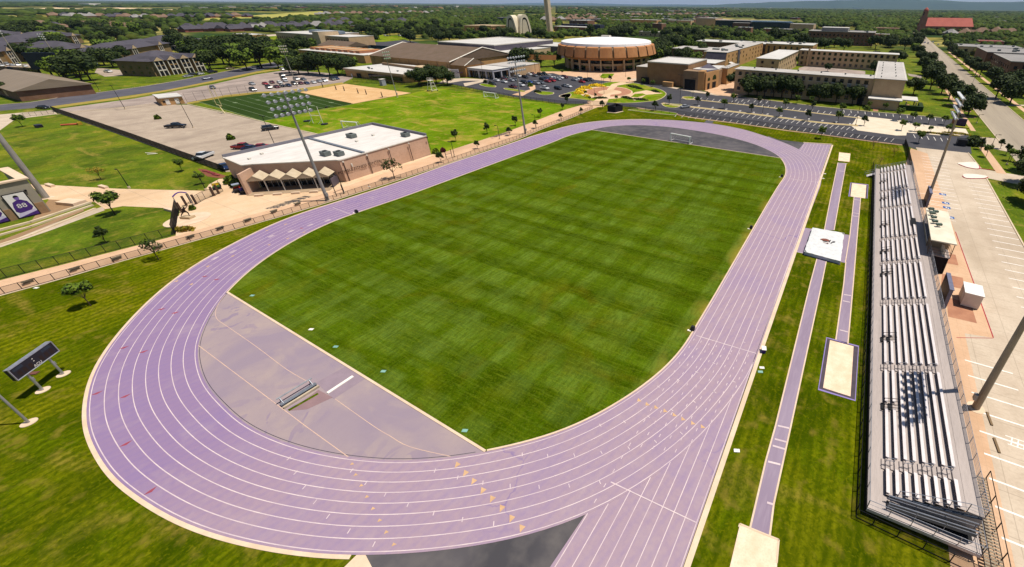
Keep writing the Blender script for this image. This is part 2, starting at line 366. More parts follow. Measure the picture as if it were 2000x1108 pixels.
sheet('sand_court', [(585, 180.5), (675, 164), (803, 182), (690, 203)], m_sand, .04)
kerb('court_border', [(588, 183), (640, 193), (685, 202)], .4, .1, M('border_timber', '5a5024', '4c4420', 1))
# --- walkway and plazas on the left
wl = [(-60, 595), (0, 578), (120, 545), (240, 510), (330, 485), (430, 457), (500, 437), (560, 420), (640, 396), (700, 377), (760, 358), (850, 328), (940, 297), (1010, 273), (1060, 252), (1110, 233), (1160, 212), (1180, 206)]
wu = [(-60, 564), (0, 548), (120, 518), (240, 487), (345, 460), (440, 432), (560, 400), (683, 360), (845, 305), (900, 287), (1000, 254), (1100, 216), (1150, 202), (1163, 198)]
sheet('walkway', smooth(gp(wl))+smooth(gp(wu))[::-1], m_walk, .02, px=False)
kerb('walk_kerb', smooth(gp(wl[1:])), .25, .06, px=False, mat=m_curbt)
sheet('upper_plaza', [(55, 360), (100, 362), (230, 369), (400, 373), (350, 408), (240, 403), (205, 409), (185, 395), (95, 390)], m_plaza, .024)
sheet('gate_plaza', [(343, 462), (352, 408), (400, 373), (408, 361), (428, 350), (470, 347), (495, 374), (683, 355), (842, 303), (850, 304), (683, 362), (560, 402), (440, 434)], m_plaza, .028)
sheet('side_path', [(0, 484), (100, 450), (205, 411), (200, 404), (95, 440), (0, 470)], m_conc, .03)
# --- arena road and parking (black asphalt)
sheet('arena_road', [(868, 162), (905, 157), (985, 152), (1000, 145), (1060, 142), (1110, 146), (1160, 149), (1215, 158), (1245, 160), (1330, 175), (1352, 180), (1450, 190), (1600, 209), (1700, 219), (1800, 227), (1870, 234), (1893, 268), (1898, 301), (1786, 291), (1765, 283), (1700, 276), (1600, 262), (1500, 248), (1350, 229), (1240, 210), (1160, 203), (1100, 203), (1000, 189)], m_asph, .02)
sheet('arena_forecourt', [(1000, 145), (1060, 140), (1110, 140), (1240, 132), (1250, 158), (1215, 162), (1160, 156), (1110, 148), (1060, 144)], m_walk, .026)
sheet('arena_drop_off', [(1062, 144), (1080, 143), (1098, 148), (1080, 150)], m_asph, .03)
sheet('forecourt_lawn', [(1171, 151), (1177, 144), (1200, 144), (1196, 150), (1180, 154)], m_practice, .034)
sheet('hall_walk', [(1228, 156), (1240, 158), (1330, 176), (1400, 187), (1425, 186), (1440, 190), (1395, 182), (1372, 178), (1300, 168), (1240, 153)], m_conc, .03)
sheet('hall_terrace', [(1372, 176), (1398, 170), (1405, 152), (1432, 152), (1438, 172), (1462, 184), (1440, 190), (1400, 186)], m_walk, .034)
sheet('entry_walk', [(850, 165), (870, 155), (905, 153), (945, 155), (990, 144), (1002, 146), (985, 152), (940, 158), (905, 158), (880, 162)], m_conc, .03)
sheet('cross_walk', [(905, 163), (945, 157), (950, 159), (908, 169)], m_conc, .036)
sheet('crossing', [(1030, 166), (1045, 167), (1046, 174), (1020, 188), (1000, 185), (1036, 175)], m_walk, .036)
isl = gp([(1092, 189), (1127, 177), (1154, 170), (1185, 162), (1212, 160.5), (1240, 163), (1271, 170), (1292, 176.5), (1301, 185), (1285, 196), (1256, 200), (1225, 202), (1187, 201.5), (1159, 198), (1130, 194)])
isl = smooth(isl, 5, True)
struct(MB().prism(isl, 0, .12).build('plaza_island', m_practice)); kerb('island_kerb', isl, .3, .16, px=False, closed=True)
def ell(cx, cy, rx, ry, n=40):      # ellipse as seen, turned into ground points
    return gp([(cx+rx*math.cos(t*2*math.pi/n), cy+ry*math.sin(t*2*math.pi/n)) for t in range(n)])
sheet('island_paving', ell(1184, 181.5, 52, 12.5), m_plaza, .125, px=False)
sheet('island_brick_ring', ell(1189, 180, 44, 9.5), m_brick, .13, px=False)
sheet('island_disc', ell(1191, 181, 23, 4.6), m_plaza, .135, px=False)
sheet('island_path', [(1150, 206), (1183, 206), (1190, 192), (1197, 178), (1206, 168), (1240, 162), (1212, 161), (1195, 165), (1186, 175), (1178, 186), (1158, 199)], m_plaza, .14)
sheet('island_path', [(1222, 191), (1240, 181), (1262, 177), (1295, 183), (1262, 186), (1250, 194), (1240, 197)], m_plaza, .139)
for q in ([(1240, 184), (1255, 183), (1262, 186), (1245, 191), (1232, 190)], [(1262, 192), (1273, 186), (1294, 187), (1280, 195)]): sheet('island_lawn', q, m_practice, .15)
sheet('crossing', [(1146, 199), (1160, 198), (1185, 202), (1178, 209), (1160, 210), (1153, 204)], m_walk, .035)
def median(name, pts, w_): 
    p = smooth(gp(pts), 4)
    struct(MB().wallstrip(p, w_, 0, .14).build(name, m_kerb)); struct(MB().strip(p, w_*.45, .145).build('median_grass', m_dry))
median('median', [(1332, 192), (1350, 194.5), (1450, 205), (1530, 214), (1600, 222.5), (1682, 231.5)], 1.6)
median('median', [(1293, 202), (1320, 206), (1350, 209.5), (1450, 221), (1530, 231), (1600, 240), (1675, 246)], 2.4)
kerb('lot_kerb', [(1244, 211), (1300, 220), (1350, 230), (1450, 243), (1540, 256), (1600, 263), (1700, 276.5), (1762, 284)], .9, .1, m_walk)
kerb('lot_kerb', [(1350, 180.5), (1450, 190), (1530, 200), (1600, 208.5), (1700, 218.5), (1850, 231)], .5, .12)
for q in ([(1293, 204), (1300, 203), (1325, 204), (1333, 206), (1318, 211), (1300, 209)], [(1333, 190), (1345, 189), (1357, 191), (1350, 195), (1340, 195)], [(1228, 215), (1260, 214), (1318, 221), (1312, 225), (1240, 217)],
          [(937, 166), (945, 164), (967, 168), (966, 171), (950, 170)], [(984, 173), (992, 173), (1025, 178), (1018, 180), (990, 176)], [(1045, 181), (1055, 179), (1080, 181), (1078, 185), (1060, 186)], [(1092, 189), (1100, 185), (1115, 184), (1110, 192)]):
    p = smooth(gp(q), 4, True); struct(MB().prism(p, 0, .12).build('traffic_island', m_practice)); kerb('island_kerb', p, .3, .15, px=False, closed=True)
sheet('entrance_pad', [(1675, 227), (1694, 228), (1761, 236), (1765, 240), (1850, 249), (1886, 252), (1893, 264), (1850, 266), (1771, 259), (1770, 265), (1750, 265), (1675, 255), (1662, 246), (1668, 238)], M('new_concrete', 'd0c2ac', 'c6b69e', .3, .8), .03)
sl_ = MB()
def stalls(a, b, n, dx, dy):            # painted stall lines between two seen points
    for i in range(n):
        x = a[0]+(b[0]-a[0])*i/(n-1); y = a[1]+(b[1]-a[1])*i/(n-1); sl_.strip(gp([(x, y), (x+dx, y+dy)]), .16, .03)
stalls((1357, 211), (1671, 250), 30, -7, 5.5); stalls((1318, 228), (1740, 277), 33, 6, -6); stalls((1367, 195), (1668, 228), 26, 4, -4)
stalls((1440, 194), (1500, 198), 6, -4, 4); stalls((1648, 215), (1840, 232), 15, 1, 5); stalls((1775, 239), (1842, 248), 6, 4, 5); stalls((1784, 263), (1850, 271), 6, 4, 7)
stalls((1365, 206), (1660, 241), 12, -2, 2.5); stalls((1367, 206.2), (1662, 241.2), 12, -2, 2.5)
struct(sl_.build('stall_lines', m_white))
# --- right side lot, road, verge (world aligned)
sheet('bleacher_walk', [(69.3, -70), (73.2, -70), (73.6, 17.5), (77.0, 18.2), (76.0, 53), (74.5, 110), (70, 114), (67.5, 90)], m_walk, .028, px=False)
sheet('east_lot', [(73, -70), (87.2, -70), (87.2, 93), (98, 90), (98, 99.5), (87.1, 101), (86, 117), (71.5, 116), (73.5, 90)], m_conc, .024, px=False)
sheet('sidewalk', [(90.6, 99), (93.0, 99), (92.4, 130), (90.2, 130)], m_walk, .03, px=False)
sheet('main_road', [(98.0, -80), (113, -80), (112.5, 562), (114, 1500), (99, 1500), (97.6, 562)], m_roadc, .03, px=False)
for x in (97.7, 113.0): kerb('road_kerb', [(x, -60), (x, 86)], .25, .13, px=False); kerb('road_kerb', [(x, 132), (x-.2, 560)], .25, .13, px=False)
sheet('road_entry', [(88, 129), (99, 124), (99, 142), (92, 141)], m_conc, .034, px=False)
sheet('far_sidewalk', [(117, 120), (119, 120), (119, 520), (117, 520)], m_walk, .03, px=False)
sheet('far_sidewalk', [(91, 150), (92.6, 150), (92.6, 400), (91, 400)], m_walk, .03, px=False)
for y in (175, 188, 202, 218, 236, 256, 280, 305): sheet('far_sidewalk', [(88, y), (96, y), (96, y+1.8), (88, y+1.8)], m_brick, .034, px=False)
sheet('far_sidewalk', [(1990, 205), (2040, 205), (2040, 209), (1960, 206)], m_conc, .034)
sheet('brick_forecourt', [(1766, 205), (1776, 204), (1778, 215), (1762, 213)], m_brick, .034)
sheet('brick_forecourt', [(1706, 204), (1716, 205), (1715, 218), (1705, 217)], m_brick, .034)
sheet('inner_lot', [(1560, 133), (1575, 129), (1690, 139), (1690, 146), (1560, 141)], m_row, .02)
sheet('far_street', [(1772, 144), (1800, 148), (1800, 154), (1775, 148)], m_row, .02)
sheet('far_court', [(1975, 155), (2060, 160), (2060, 185), (1990, 176)], m_asph, .02)
lb = MB()
for i in range(22):        # right lot stalls
    y = -44+i*2.9
    if y > 13: break
    lb.strip([(72.9, y+.4), (78.0, y+.4)], .2, .034)
for i in range(46):
    y = -44+i*2.9
    if y < 88: lb.strip([(82.2, y), (87.0, y)], .2, .034)
for i in range(10): lb.strip([(72.5, 66+i*2.6), (78.5, 66+i*2.6)], .17, .03)
for i in range(6): lb.strip([(72.6, 92.5+i*2.8), (79.0, 92.5+i*2.8)], .17, .03)
# hatched bay beside the near lamp post
for i in range(11): lb.strip([(75.6+i*.55, -.6), (75.9+i*.55, .5)], .12, .031)
lb.strip([(75.3, -.6), (81.5, -.6)], .12, .032); lb.strip([(75.3, .5), (81.5, .5)], .12, .032)
struct(lb.build('stall_lines', m_white))
for k, (px_, py_) in enumerate([(1841, 380), (1847, 397), (1849, 406), (1856, 425)]):
    p = G(px_, py_); s_ = MB(); s_.box(p.x, p.y, .029, 1.5, 1.2, .002); o = struct(s_.build('bay_marking', m_blue))
    s_ = MB(); s_.box(p.x-.1, p.y+.2, .032, .25, .5, .001); s_.box(p.x+.1, p.y-.1, .0325, .6, .2, .001); s_.box(p.x+.3, p.y-.3, .032, .2, .3, .001); struct(s_.build('bay_symbol', m_white))
    sheet('access_bay', [(p.x-6.5, p.y-1.7), (p.x+.9, p.y-1.7), (p.x+.9, p.y-1.58), (p.x-6.5, p.y-1.58)], m_white, .031, px=False)
r_ = MB().strip([tuple(G(1866, 453)[:2]), tuple(G(1940, 660)[:2])], .16, .034); r_.strip([tuple(G(1787, 381)[:2]), tuple(G(1797, 382.5)[:2])], .3, .034); r_.strip([tuple(G(1868, 660)[:2]), tuple(G(1940, 661)[:2])], .1, .034); struct(r_.build('red_line', m_red))
for q in ([(1842, 495), (1866, 498), (1872, 519), (1846, 514)], [(1840, 535), (1880, 543), (1885, 566), (1838, 556)], [(1848, 580), (1896, 594), (1908, 632), (1852, 619)]): sheet('red_paving', q, m_brick, .035)
for q in ([(1870, 320), (1880, 318), (1905, 318), (1913, 330), (1890, 328)], [(1880, 343), (1890, 340), (1925, 344), (1924, 349), (1888, 349)]):
    p = smooth(gp(q), 4, True); struct(MB().prism(p, 0, .13).build('traffic_island', M('bright_concrete', 'd8d0c4', 'ccc4b6', .6, .8))); kerb('island_kerb', p[len(p)//2:], .25, .15, m_red, px=False)
kerb('verge_kerb', [(87.3, -70), (87.3, 93)], .3, .14, px=False); kerb('verge_kerb', [(87.3, 101), (86.1, 117)], .3, .14, px=False)
kerb('verge_kerb', [(87.2, 101), (90.6, 101.2)], .3, .15, m_red, px=False)
# --- wheel stops
for px_, py_, r0 in [(1812, 398, .6), (1811, 407, .6), (1932, 819, .6), (1946, 871, .6), (1863, 798-380, .6), (1960, 795, .6)][:4]:
    p = G(px_, py_); tag(MB().box(p.x, p.y, .03, .22, 1.8, .13, .1).build('wheel_stop', M('stop_brown', '7a6448', '6c5840', 2)), 'brown wheel stop on the pale lot, '+{0: 'near the far lamp post', 1: 'just in front of the press box', 2: 'beside the near lamp post foot', 3: 'nearest the camera'}[[398, 407, 819, 871].index(py_)], 'wheel stop', 'wheel stops behind the bleachers')
# --- hills on the horizon
def hills():
    b = MB(); rr = random.Random(3)
    for (x0, x1, y, hmax) in ((-9000, 26000, 21000, 640), (-30000, 8000, 30000, 330)):
        n = 90; k = len(b.v)
        for i in range(n+1):
            t = i/n; x = x0+(x1-x0)*t; h = hmax*(.25+.75*min(1, t*2.2) if x0 > -10000 else .5)*(.72+.2*math.sin(t*9+1)+.08*math.sin(t*31))*math.sin(math.pi*min(1, t*5)/2)*math.sin(math.pi*min(1, (1-t)*5)/2)
            for dy, f in ((-2600, 0), (-1400, .55), (0, 1), (2600, 0)): b.v.append((x+rr.uniform(-60, 60), y+dy, h*f*rr.uniform(.93, 1.05)))
        for i in range(n):
            for j in range(3): a = k+i*4+j; b.f.append((a, a+4, a+5, a+1))
    return struct(b.build('hills', M('hill_scrub', '2e4028', '26381f', .0006, 1, sc2=.004, c3='3c4c2c'), smooth=True))
hills()
# ================= running track =================
W0, TA, TB, TH, TL = 39.998, 34., 51.543, R(70), 80.0
def tstations():
    """points and normals round a double-bend oval, 80 m straights"""
    out = []; L = 64.7
    def arc(cx, cy, r, a0, a1, n):
        for i in range(n):
            a = a0+(a1-a0)*i/n; out.append(((cx+r*math.cos(a), cy+r*math.sin(a)), (math.cos(a), math.sin(a))))
    c1 = W0-TA; cyb = -(TB-TA)*math.sin(TH)
    for i in range(40): out.append(((W0, L*i/40), (1, 0)))
    arc(c1, L, TA, 0, TH, 36); arc(0, L+cyb, TB, TH, math.pi-TH, 36); arc(-c1, L, TA, math.pi-TH, math.pi, 36)
    for i in range(40): out.append(((-W0, L-L*i/40), (-1, 0)))
    arc(-c1, 0, TA, math.pi, 2*math.pi-(math.pi-TH), 36); arc(0, -cyb, TB, math.pi+TH, 2*math.pi-TH, 36); arc(c1, 0, TA, 2*math.pi-TH, 2*math.pi, 36)
    return out
ST = tstations(); NS = len(ST)
# seen inner edge (lane line) and outermost lane line, from the survey points
IN_ = [(1000, 875), (1075, 856), (1132, 833), (1215, 787), (1262, 755), (1312, 712), (1347, 669), (1362, 641), (1387, 601), (1414, 554), (1502, 399), (1527, 357), (1536, 327), (1524, 307), (1490, 288), (1457, 276.5), (1400, 262.5), (1350, 254), (1300, 247.5), (1250, 244.7), (1200, 246), (1175, 249.5), (1155, 254),
       (1082, 277), (1000, 306), (875, 352), (775, 389), (687, 418), (625, 443), (562, 476), (500, 517), (445, 566), (410, 611), (390, 654), (381, 676), (382.5, 709), (397, 754), (430, 791), (470, 829), (500, 846), (600, 883), (700, 900), (800, 904), (875, 898), (950, 887)]
OUT = [(500, 1056), (600, 1073), (725, 1077), (850, 1070), (1000, 1047), (1075, 1027), (1162, 993), (1225, 960), (1272, 928), (1310, 900), (1346, 872), (1390, 824), (1420, 789), (1462, 729), (1477, 691), (1540, 518), (1601, 345), (1597, 328), (1583, 308), (1560, 293),
       (1497, 268), (1450, 253), (1400, 243.5), (1350, 238), (1300, 234.6), (1250, 234), (1200, 235.2), (1150, 239.6), (1112, 246.6), (1075, 257.6), (1012, 276.6), (937, 301.6), (875, 322), (800, 350), (725, 375), (650, 398.6), (582, 420.5), (537, 438), (500, 456), (450, 482), (400, 508.5),
       (336, 554), (280, 606), (237.5, 654), (207.5, 694), (190, 729), (179, 764), (176, 794), (176, 831), (196, 877), (232.5, 931), (282, 967), (370, 1017)]
def offs(pts):
    o = []
    for q in gp(pts):
        i = min(range(NS), key=lambda k: (ST[k][0][0]-q[0])**2+(ST[k][0][1]-q[1])**2)
        (x, y), (nx, ny) = ST[i]; o.append((i, (q[0]-x)*nx+(q[1]-y)*ny))
    o.sort(); ks = [a for a, _ in o]; vs = [b for _, b in o]
    f = np.interp(np.arange(NS), ks, vs, period=NS)
    k = np.array([1, 2, 3, 4, 5, 4, 3, 2, 1.]); k /= k.sum()
    return np.convolve(np.concatenate([f[-4:], f, f[:4]]), k, 'valid')
DI, DO = offs(IN_), offs(OUT)
def off_pt(i, d):
    (x, y), (nx, ny) = ST[i % NS]; return (x+nx*d, y+ny*d)
def lane(k, e=0.0): return [off_pt(i, DI[i]+(DO[i]-DI[i])*k/8+e) for i in range(NS)]
def band(name, pa, pb, z, mat, i0=0, i1=None, closed=True):
    b = MB(); n = len(pa); i1 = n if i1 is None else i1; idx = [i % n for i in range(i0, i1+(1 if i1-i0 >= n or not closed else 0))] if False else list(range(i0, i1+1))
    for i in idx: b.v += [(pa[i % n][0], pa[i % n][1], z), (pb[i % n][0], pb[i % n][1], z)]
    for j in range(len(idx)-1): b.f.append((2*j, 2*j+1, 2*j+3, 2*j+2))
    return struct(b.build(name, mat))
def track_mat(name, purple=1.0):
    ma, n, l, p = NT(name); b = NB(n, l); X = b.xyz()
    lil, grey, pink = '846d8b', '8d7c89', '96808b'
    # gloss sheen painted into the colour as pinker home straight; far bend greyer
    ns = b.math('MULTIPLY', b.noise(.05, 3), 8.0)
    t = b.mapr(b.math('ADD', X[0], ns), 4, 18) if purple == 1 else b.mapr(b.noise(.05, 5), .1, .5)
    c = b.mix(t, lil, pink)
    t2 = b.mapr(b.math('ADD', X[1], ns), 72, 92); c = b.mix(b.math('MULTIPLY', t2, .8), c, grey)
    c = b.mix(b.math('MULTIPLY', b.mapr(b.noise(.16, 7, dist=.8), .48, .66), .22), c, '7a6894')
    c = b.mix(b.math('MULTIPLY', b.mapr(b.noise(.3, 7, dist=1.2), .5, .75), .35), c, 'a08e94')
    c = b.mix(b.math('MULTIPLY', b.mapr(b.noise(2.2, 5), .4, .7), .22), c, '77668a')
    wv = b.n.new('ShaderNodeTexWave'); mp = b.n.new('ShaderNodeMapping'); mp.inputs['Rotation'].default_value = (0, 0, .25); l.new(b.pos, mp.inputs[0]); l.new(mp.outputs[0], wv.inputs[0])
    wv.inputs['Scale'].default_value = .32; wv.inputs['Distortion'].default_value = 2; wv.inputs['Detail Scale'].default_value = .4
    c = b.mix(b.math('MULTIPLY', b.mapr(wv.outputs[1], .45, 1), .12), c, '6e5e92')
    # thin cracks and repair seams
    vo = b.n.new('ShaderNodeTexVoronoi'); vo.feature = 'DISTANCE_TO_EDGE'; vo.inputs['Scale'].default_value = .045; mp2 = b.n.new('ShaderNodeMixRGB'); 
    q = b.n.new('ShaderNodeVectorMath'); q.operation = 'ADD'; l.new(b.pos, q.inputs[0]); s_ = b.n.new('ShaderNodeVectorMath'); s_.operation = 'SCALE'; s_.inputs['Scale'].default_value = 9
    t_ = b.n.new('ShaderNodeTexNoise'); t_.inputs['Scale'].default_value = .15; t_.inputs['Detail'].default_value = 6; l.new(b.pos, t_.inputs['Vector']); l.new(t_.outputs[1], s_.inputs[0]); l.new(s_.outputs[0], q.inputs[1]); l.new(q.outputs[0], vo.inputs['Vector'])
    cr = b.math('MULTIPLY', b.mapr(vo.outputs[0], .006, .001), b.mapr(b.noise(.05, 2), .5, .6)); c = b.mix(b.math('MULTIPLY', cr, .55), c, '5e4e88')
    l.new(c, p.inputs['Base Color']); p.inputs['Roughness'].default_value = .7; p.inputs['Specular IOR Level'].default_value = .35; return ma
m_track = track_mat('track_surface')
m_dzone, n_, l_, p_ = NT('apron_surface'); b = NB(n_, l_)
c = b.mix(b.mapr(b.noise(.07, 6, dist=1.2), .38, .64), '857682', '968583'); c = b.mix(b.math('MULTIPLY', b.mapr(b.noise(.13, 7, dist=2), .5, .72), .6), c, 'a08e84'); c = b.mix(b.math('MULTIPLY', b.mapr(b.noise(.16, 8, dist=3.0), .57, .61), b.mapr(b.noise(.06, 3), .42, .55, 0, .5)), c, '6f5f80')
c = b.mix(b.math('MULTIPLY', b.mapr(b.noise(1.6, 6), .4, .75), .25), c, '84747c'); l_.new(c, p_.inputs['Base Color']); p_.inputs['Roughness'].default_value = .8
m_line = M('track_line', 'cdbcba', 'bba8ac', .4, .7, sc2=2, c3='a898a4')
# infield turf, inside the curb
inn = lane(0, -.35)
ca, cb, cc, cd_ = [tuple(G(*q)[:2]) for q in ((445, 572), (948, 882), (1155, 254), (1530, 310))]
def near_i(p): return min(range(NS), key=lambda k: (inn[k][0]-p[0])**2+(inn[k][1]-p[1])**2)
ia, ib, ic, id_ = near_i(ca), near_i(cb), near_i(cc), near_i(cd_)
turf = [inn[i % NS] for i in range(ic, ia+1)]+[ca]+[cb]+[inn[i % NS] for i in range(ib, NS+id_+1)]+[cd_, cc]
sheet('infield_turf', turf, m_infield, .05, px=False)
arc_ = [off_pt(i, DI[i]+.2) for i in range(ia+1, ib+1)]; b = MB(); n_a = len(arc_)
for i, q in enumerate(arc_):
    c_ = lerp(ca, cb, i/(n_a-1)); b.v += [(q[0], q[1], .03), (c_[0], c_[1], .03)]
b.f = [(2*i, 2*i+2, 2*i+3, 2*i+1) for i in range(n_a-1)]; struct(b.build('near_apron', m_dzone))
sheet('far_apron', [cd_, cc]+[inn[i] for i in range(ic, id_, -1)], m_zone, .03, px=False)
# white curb round the turf
kb = MB()
kb.wallstrip([inn[i % NS] for i in range(ic, ia+1)], .2, .02, .1); kb.wallstrip([inn[i % NS] for i in range(ib, NS+id_+1)], .2, .02, .1)
kb.wallstrip([ca, cb], .26, .02, .09); kb.wallstrip([cd_, cc], .22, .02, .09)
struct(kb.build('track_curb', m_curbt))
db = MB(); db.strip([off_pt(i, DI[i]-.42) for i in range(ib-60, ib)], .06, .036); struct(db.build('drain_slot', M('drain_steel', '4a4650', '3a3640', 3, .5)))
# chute and home straight, then the oval on top
BOT = [(1084, 1108), (1117.5, 1108), (1151, 1108), (1182.5, 1108), (1212.5, 1108), (1242.5, 1108), (1272.5, 1108), (1301, 1108), (1330, 1108)]
FIN = [(1360, 656), (1373.7, 660), (1388.7, 665), (1403, 669), (1418, 674), (1432, 679), (1447.5, 683), (1464, 688), (1477, 691)]
TOP = [(1571.5+k*6.45, 280+k*.4) for k in range(9)]
def ext(a, b, y):      # carry the line a-b on to world y
    t = (y-b[1])/(b[1]-a[1]); return (b[0]+(b[0]-a[0])*t, y)
SL = []
for k in range(9):
    f, b_, t_ = (tuple(G(*q)[:2]) for q in (FIN[k], BOT[k], TOP[k])); SL.append([ext(f, b_, -58), b_, f, t_])
chp = [(SL[0][0][0]-.5, -58), (SL[0][1][0]-.35, SL[0][1][1])]+gp([(1145, 1003), (1300, 905), (1400, 720), (1559, 293.5), (1571, 279.3), (1623.5, 282.7), (1478.5, 691.5), (1334, 1108)])+[(SL[8][0][0]+.3, -58)]
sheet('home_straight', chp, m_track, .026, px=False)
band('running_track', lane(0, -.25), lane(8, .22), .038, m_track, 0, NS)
lnz = MB()
for k in range(9): lnz.strip(lane(k), .075, .043, True)
def outside(p):
    i = min(range(NS), key=lambda k: (ST[k][0][0]-p[0])**2+(ST[k][0][1]-p[1])**2); (x, y), (nx, ny) = ST[i]; return (p[0]-x)*nx+(p[1]-y)*ny > DO[i]-.02
for k in range(9):
    seg = []
    a, b_ = SL[k][0], SL[k][1]; pts = [lerp(SL[k][0], SL[k][1], t/20) for t in range(20)]+[lerp(SL[k][1], SL[k][2], t/60) for t in range(60)]
    pts = [q for q in pts if outside(q)] if k < 8 else pts+[SL[8][2]]
    if len(pts) > 1: lnz.strip(pts, .075, .043)
    up_ = [lerp(SL[k][2], SL[k][3], t/80) for t in range(81)]; up_ = [q for q in up_ if k == 8 or (outside(q) and q[1] > 40)]
    if len(up_) > 1: lnz.strip(up_, .075, .043)
lnz.strip([SL[0][2], SL[8][2]], .1, .046)
lnz.strip(gp([(1193, 942), (1359, 1021)]), .1, .046); lnz.strip(gp([(650, 406), (690, 421)]), .1, .046); lnz.strip(gp([(1545, 350), (1600, 357)]), .1, .046)
struct(lnz.build('lane_lines', m_line))
# outer concrete kerb: bend, back straight; and along the home straight
ocb = MB(); iL = min(range(NS), key=lambda k: (off_pt(k, DO[k])[0]-G(700, 1081).x)**2+(off_pt(k, DO[k])[1]-G(700, 1081).y)**2)
oc = [off_pt(i, DO[i]+.22+.16) for i in range(112, iL+1)]; wd = .32
ocb.wallstrip([q for q in oc], wd, .0, .055)
struct(ocb.build('outer_kerb', m_curbt))
hk = [(SL[8][0][0]+.55, -58), (SL[8][1][0]+.45, SL[8][1][1]), (SL[8][2][0]+.45, SL[8][2][1]), (SL[8][3][0]+.45, SL[8][3][1])]
kerb('outer_kerb', hk, .5, .05, m_curbt, px=False); kerb('outer_kerb', [(1569, 278.5), (1625, 282)], .4, .05, m_curbt)
# asphalt wedges outside the bend
sheet('warmup_asphalt', [(703, 1080), (850, 1075), (1000, 1050), (1145, 1003), (1078, 1108), (1065, 1130), (712, 1130)], m_zone, .014)
sheet('warmup_asphalt', gp([(712, 1128), (1067, 1128)])+[(44, -58), (23, -58)], m_zone, .013, px=False)
sheet('corner_slab', [(700, 1081), (712, 1080), (738, 1130), (650, 1130)], m_curbt, .02)
sheet('warmup_asphalt', [(1500, 270), (1560, 293), (1571, 279), (1520, 273), (1500, 266)], m_zone, .014)
sheet('gate_path', [(1372, 243), (1390, 244), (1394, 237), (1380, 235)], m_asph2, .02)
# apron detail
ap = MB()
ap.strip(gp([(382, 671), (600, 835), (690, 900)]), .07, .037); ap.strip(smooth(gp([(440, 576), (424, 600), (423, 622), (447, 640), (500, 677), (560, 722), (605, 748)]), 4), .06, .037); ap.strip(smooth(gp([(655, 780), (730, 833), (760, 851), (800, 873), (880, 892)]), 4), .06, .037)
struct(ap.build('apron_lines', M('faded_line', 'c8a892', 'b89a90', .6, .7)))
sheet('water_pit_cover', [(618, 748), (690, 708), (714, 740), (652, 780)], M('pit_cover', '8b7a84', '84747e', .8, .8), .038)
sheet('water_pit_cover', [(622, 762), (650, 777), (600, 800), (566, 803)], M('pit_floor', '8a6f70', '7c6468', .5, .8), .038)
sheet('pit_grass', [(562, 801), (620, 768), (623, 770.5), (565.5, 803.5)], m_lawn, .042)
ma_board = M('galvanised', '8f949c', '7c8088', 2, .4, .5)
t = thing('hurdle_frame', 'grey steel water jump hurdle lying on the purple apron beside its pit', 'hurdle', G(585, 775))
p0, p1 = G(545, 790), G(614, 748)
def rail(b, a, c, z, w_, h): 
    d = Vector((c[0]-a[0], c[1]-a[1])); b.wallstrip([(a[0], a[1]), (c[0], c[1])], w_, z, z+h)
d_ = (p1-p0).normalized(); n_ = Vector((-d_.y, d_.x, 0))
b = MB(); rail(b, p0, p1, .75, .16, .1); b.build('top_rail', M('alu_bright', 'c8c8c8', 'b0b0b4', 2, .35, .6), t)
b = MB(); rail(b, p0-n_*.6, p1-n_*.6, .25, .5, .06); b.build('side_panel', ma_board, t); b = MB(); rail(b, p0-n_*1.2, p1-n_*1.2, .04, .25, .25); b.build('timber_edge', M('pale_timber', 'b8a890', '9c8c78', 1), t)
for q in (p0+d_*.3, p1-d_*.3):
    b = MB(); b.tube((q.x+n_.x*.3, q.y+n_.y*.3, .04), (q.x, q.y, .8), .05); b.tube((q.x-n_.x*.8, q.y-n_.y*.8, .04), (q.x, q.y, .8), .05); b.build('leg', ma_board, t)
q0, q1 = G(640, 769), G(690, 736)
b = MB(); b.wallstrip([tuple(q0[:2]), tuple(q1[:2])], .38, .045, .14); tag(b.build('barrier_beam', m_white), 'long white barrier beam lying flat on the pit cover', 'beam')
# --- painted marks: relay arrows, red arrows, dashes
def local(px_, py_):
    q = G(px_, py_); i = min(range(NS), key=lambda k: (ST[k][0][0]-q.x)**2+(ST[k][0][1]-q.y)**2); return q, Vector((-ST[i][1][1], ST[i][1][0], 0)), Vector((ST[i][1][0], ST[i][1][1], 0))
def tri(b, px_, py_, l, w_, s=1, z=.048):
    q, t_, n_ = local(px_, py_); b.poly([tuple(x)[:2]+(z,) for x in (q-t_*s*l/2-n_*w_/2, q+t_*s*l/2, q-t_*s*l/2+n_*w_/2)])
ob_ = MB()
for q in [(895, 908), (911, 924), (927, 940), (945, 958), (963, 974), (982, 992), (1001, 1012), (1021, 1031)]: tri(ob_, q[0], q[1], .5, .7)
for q in [(1247, 783), (1263, 791), (1280, 797), (1298, 804), (1316, 812), (1333, 820), (1352, 828), (1371, 835)]: tri(ob_, q[0], q[1], .4, .65, -1)
for q in [(689, 907), (696, 928), (707, 949), (718, 971), (730, 994), (743, 1017), (756, 1040), (771, 1064)]: tri(ob_, q[0], q[1], .35, .3)
for q in [(523, 450), (559, 438), (346, 549), (369, 533), (407, 520), (492, 489), (527, 478), (563, 466), (595, 454), (375, 555), (456, 500)]: tri(ob_, q[0], q[1], .6, .45, -1)
struct(ob_.build('relay_arrows', M('orange_paint', 'c4a078', 'b4906c', 2, .7)))
rb_ = MB()
def dia(b, px_, py_, l=.95, w_=.55):
    q, t_, n_ = local(px_, py_); b.poly([tuple(x)[:2]+(.048,) for x in (q-n_*l, q-t_*w_*.2, q+n_*l*.15+t_*0, q+t_*w_)])
    b.poly([tuple(x)[:2]+(.049,) for x in (q+n_*l, q-t_*w_*.1, q-n_*l*.15, q+t_*w_)])
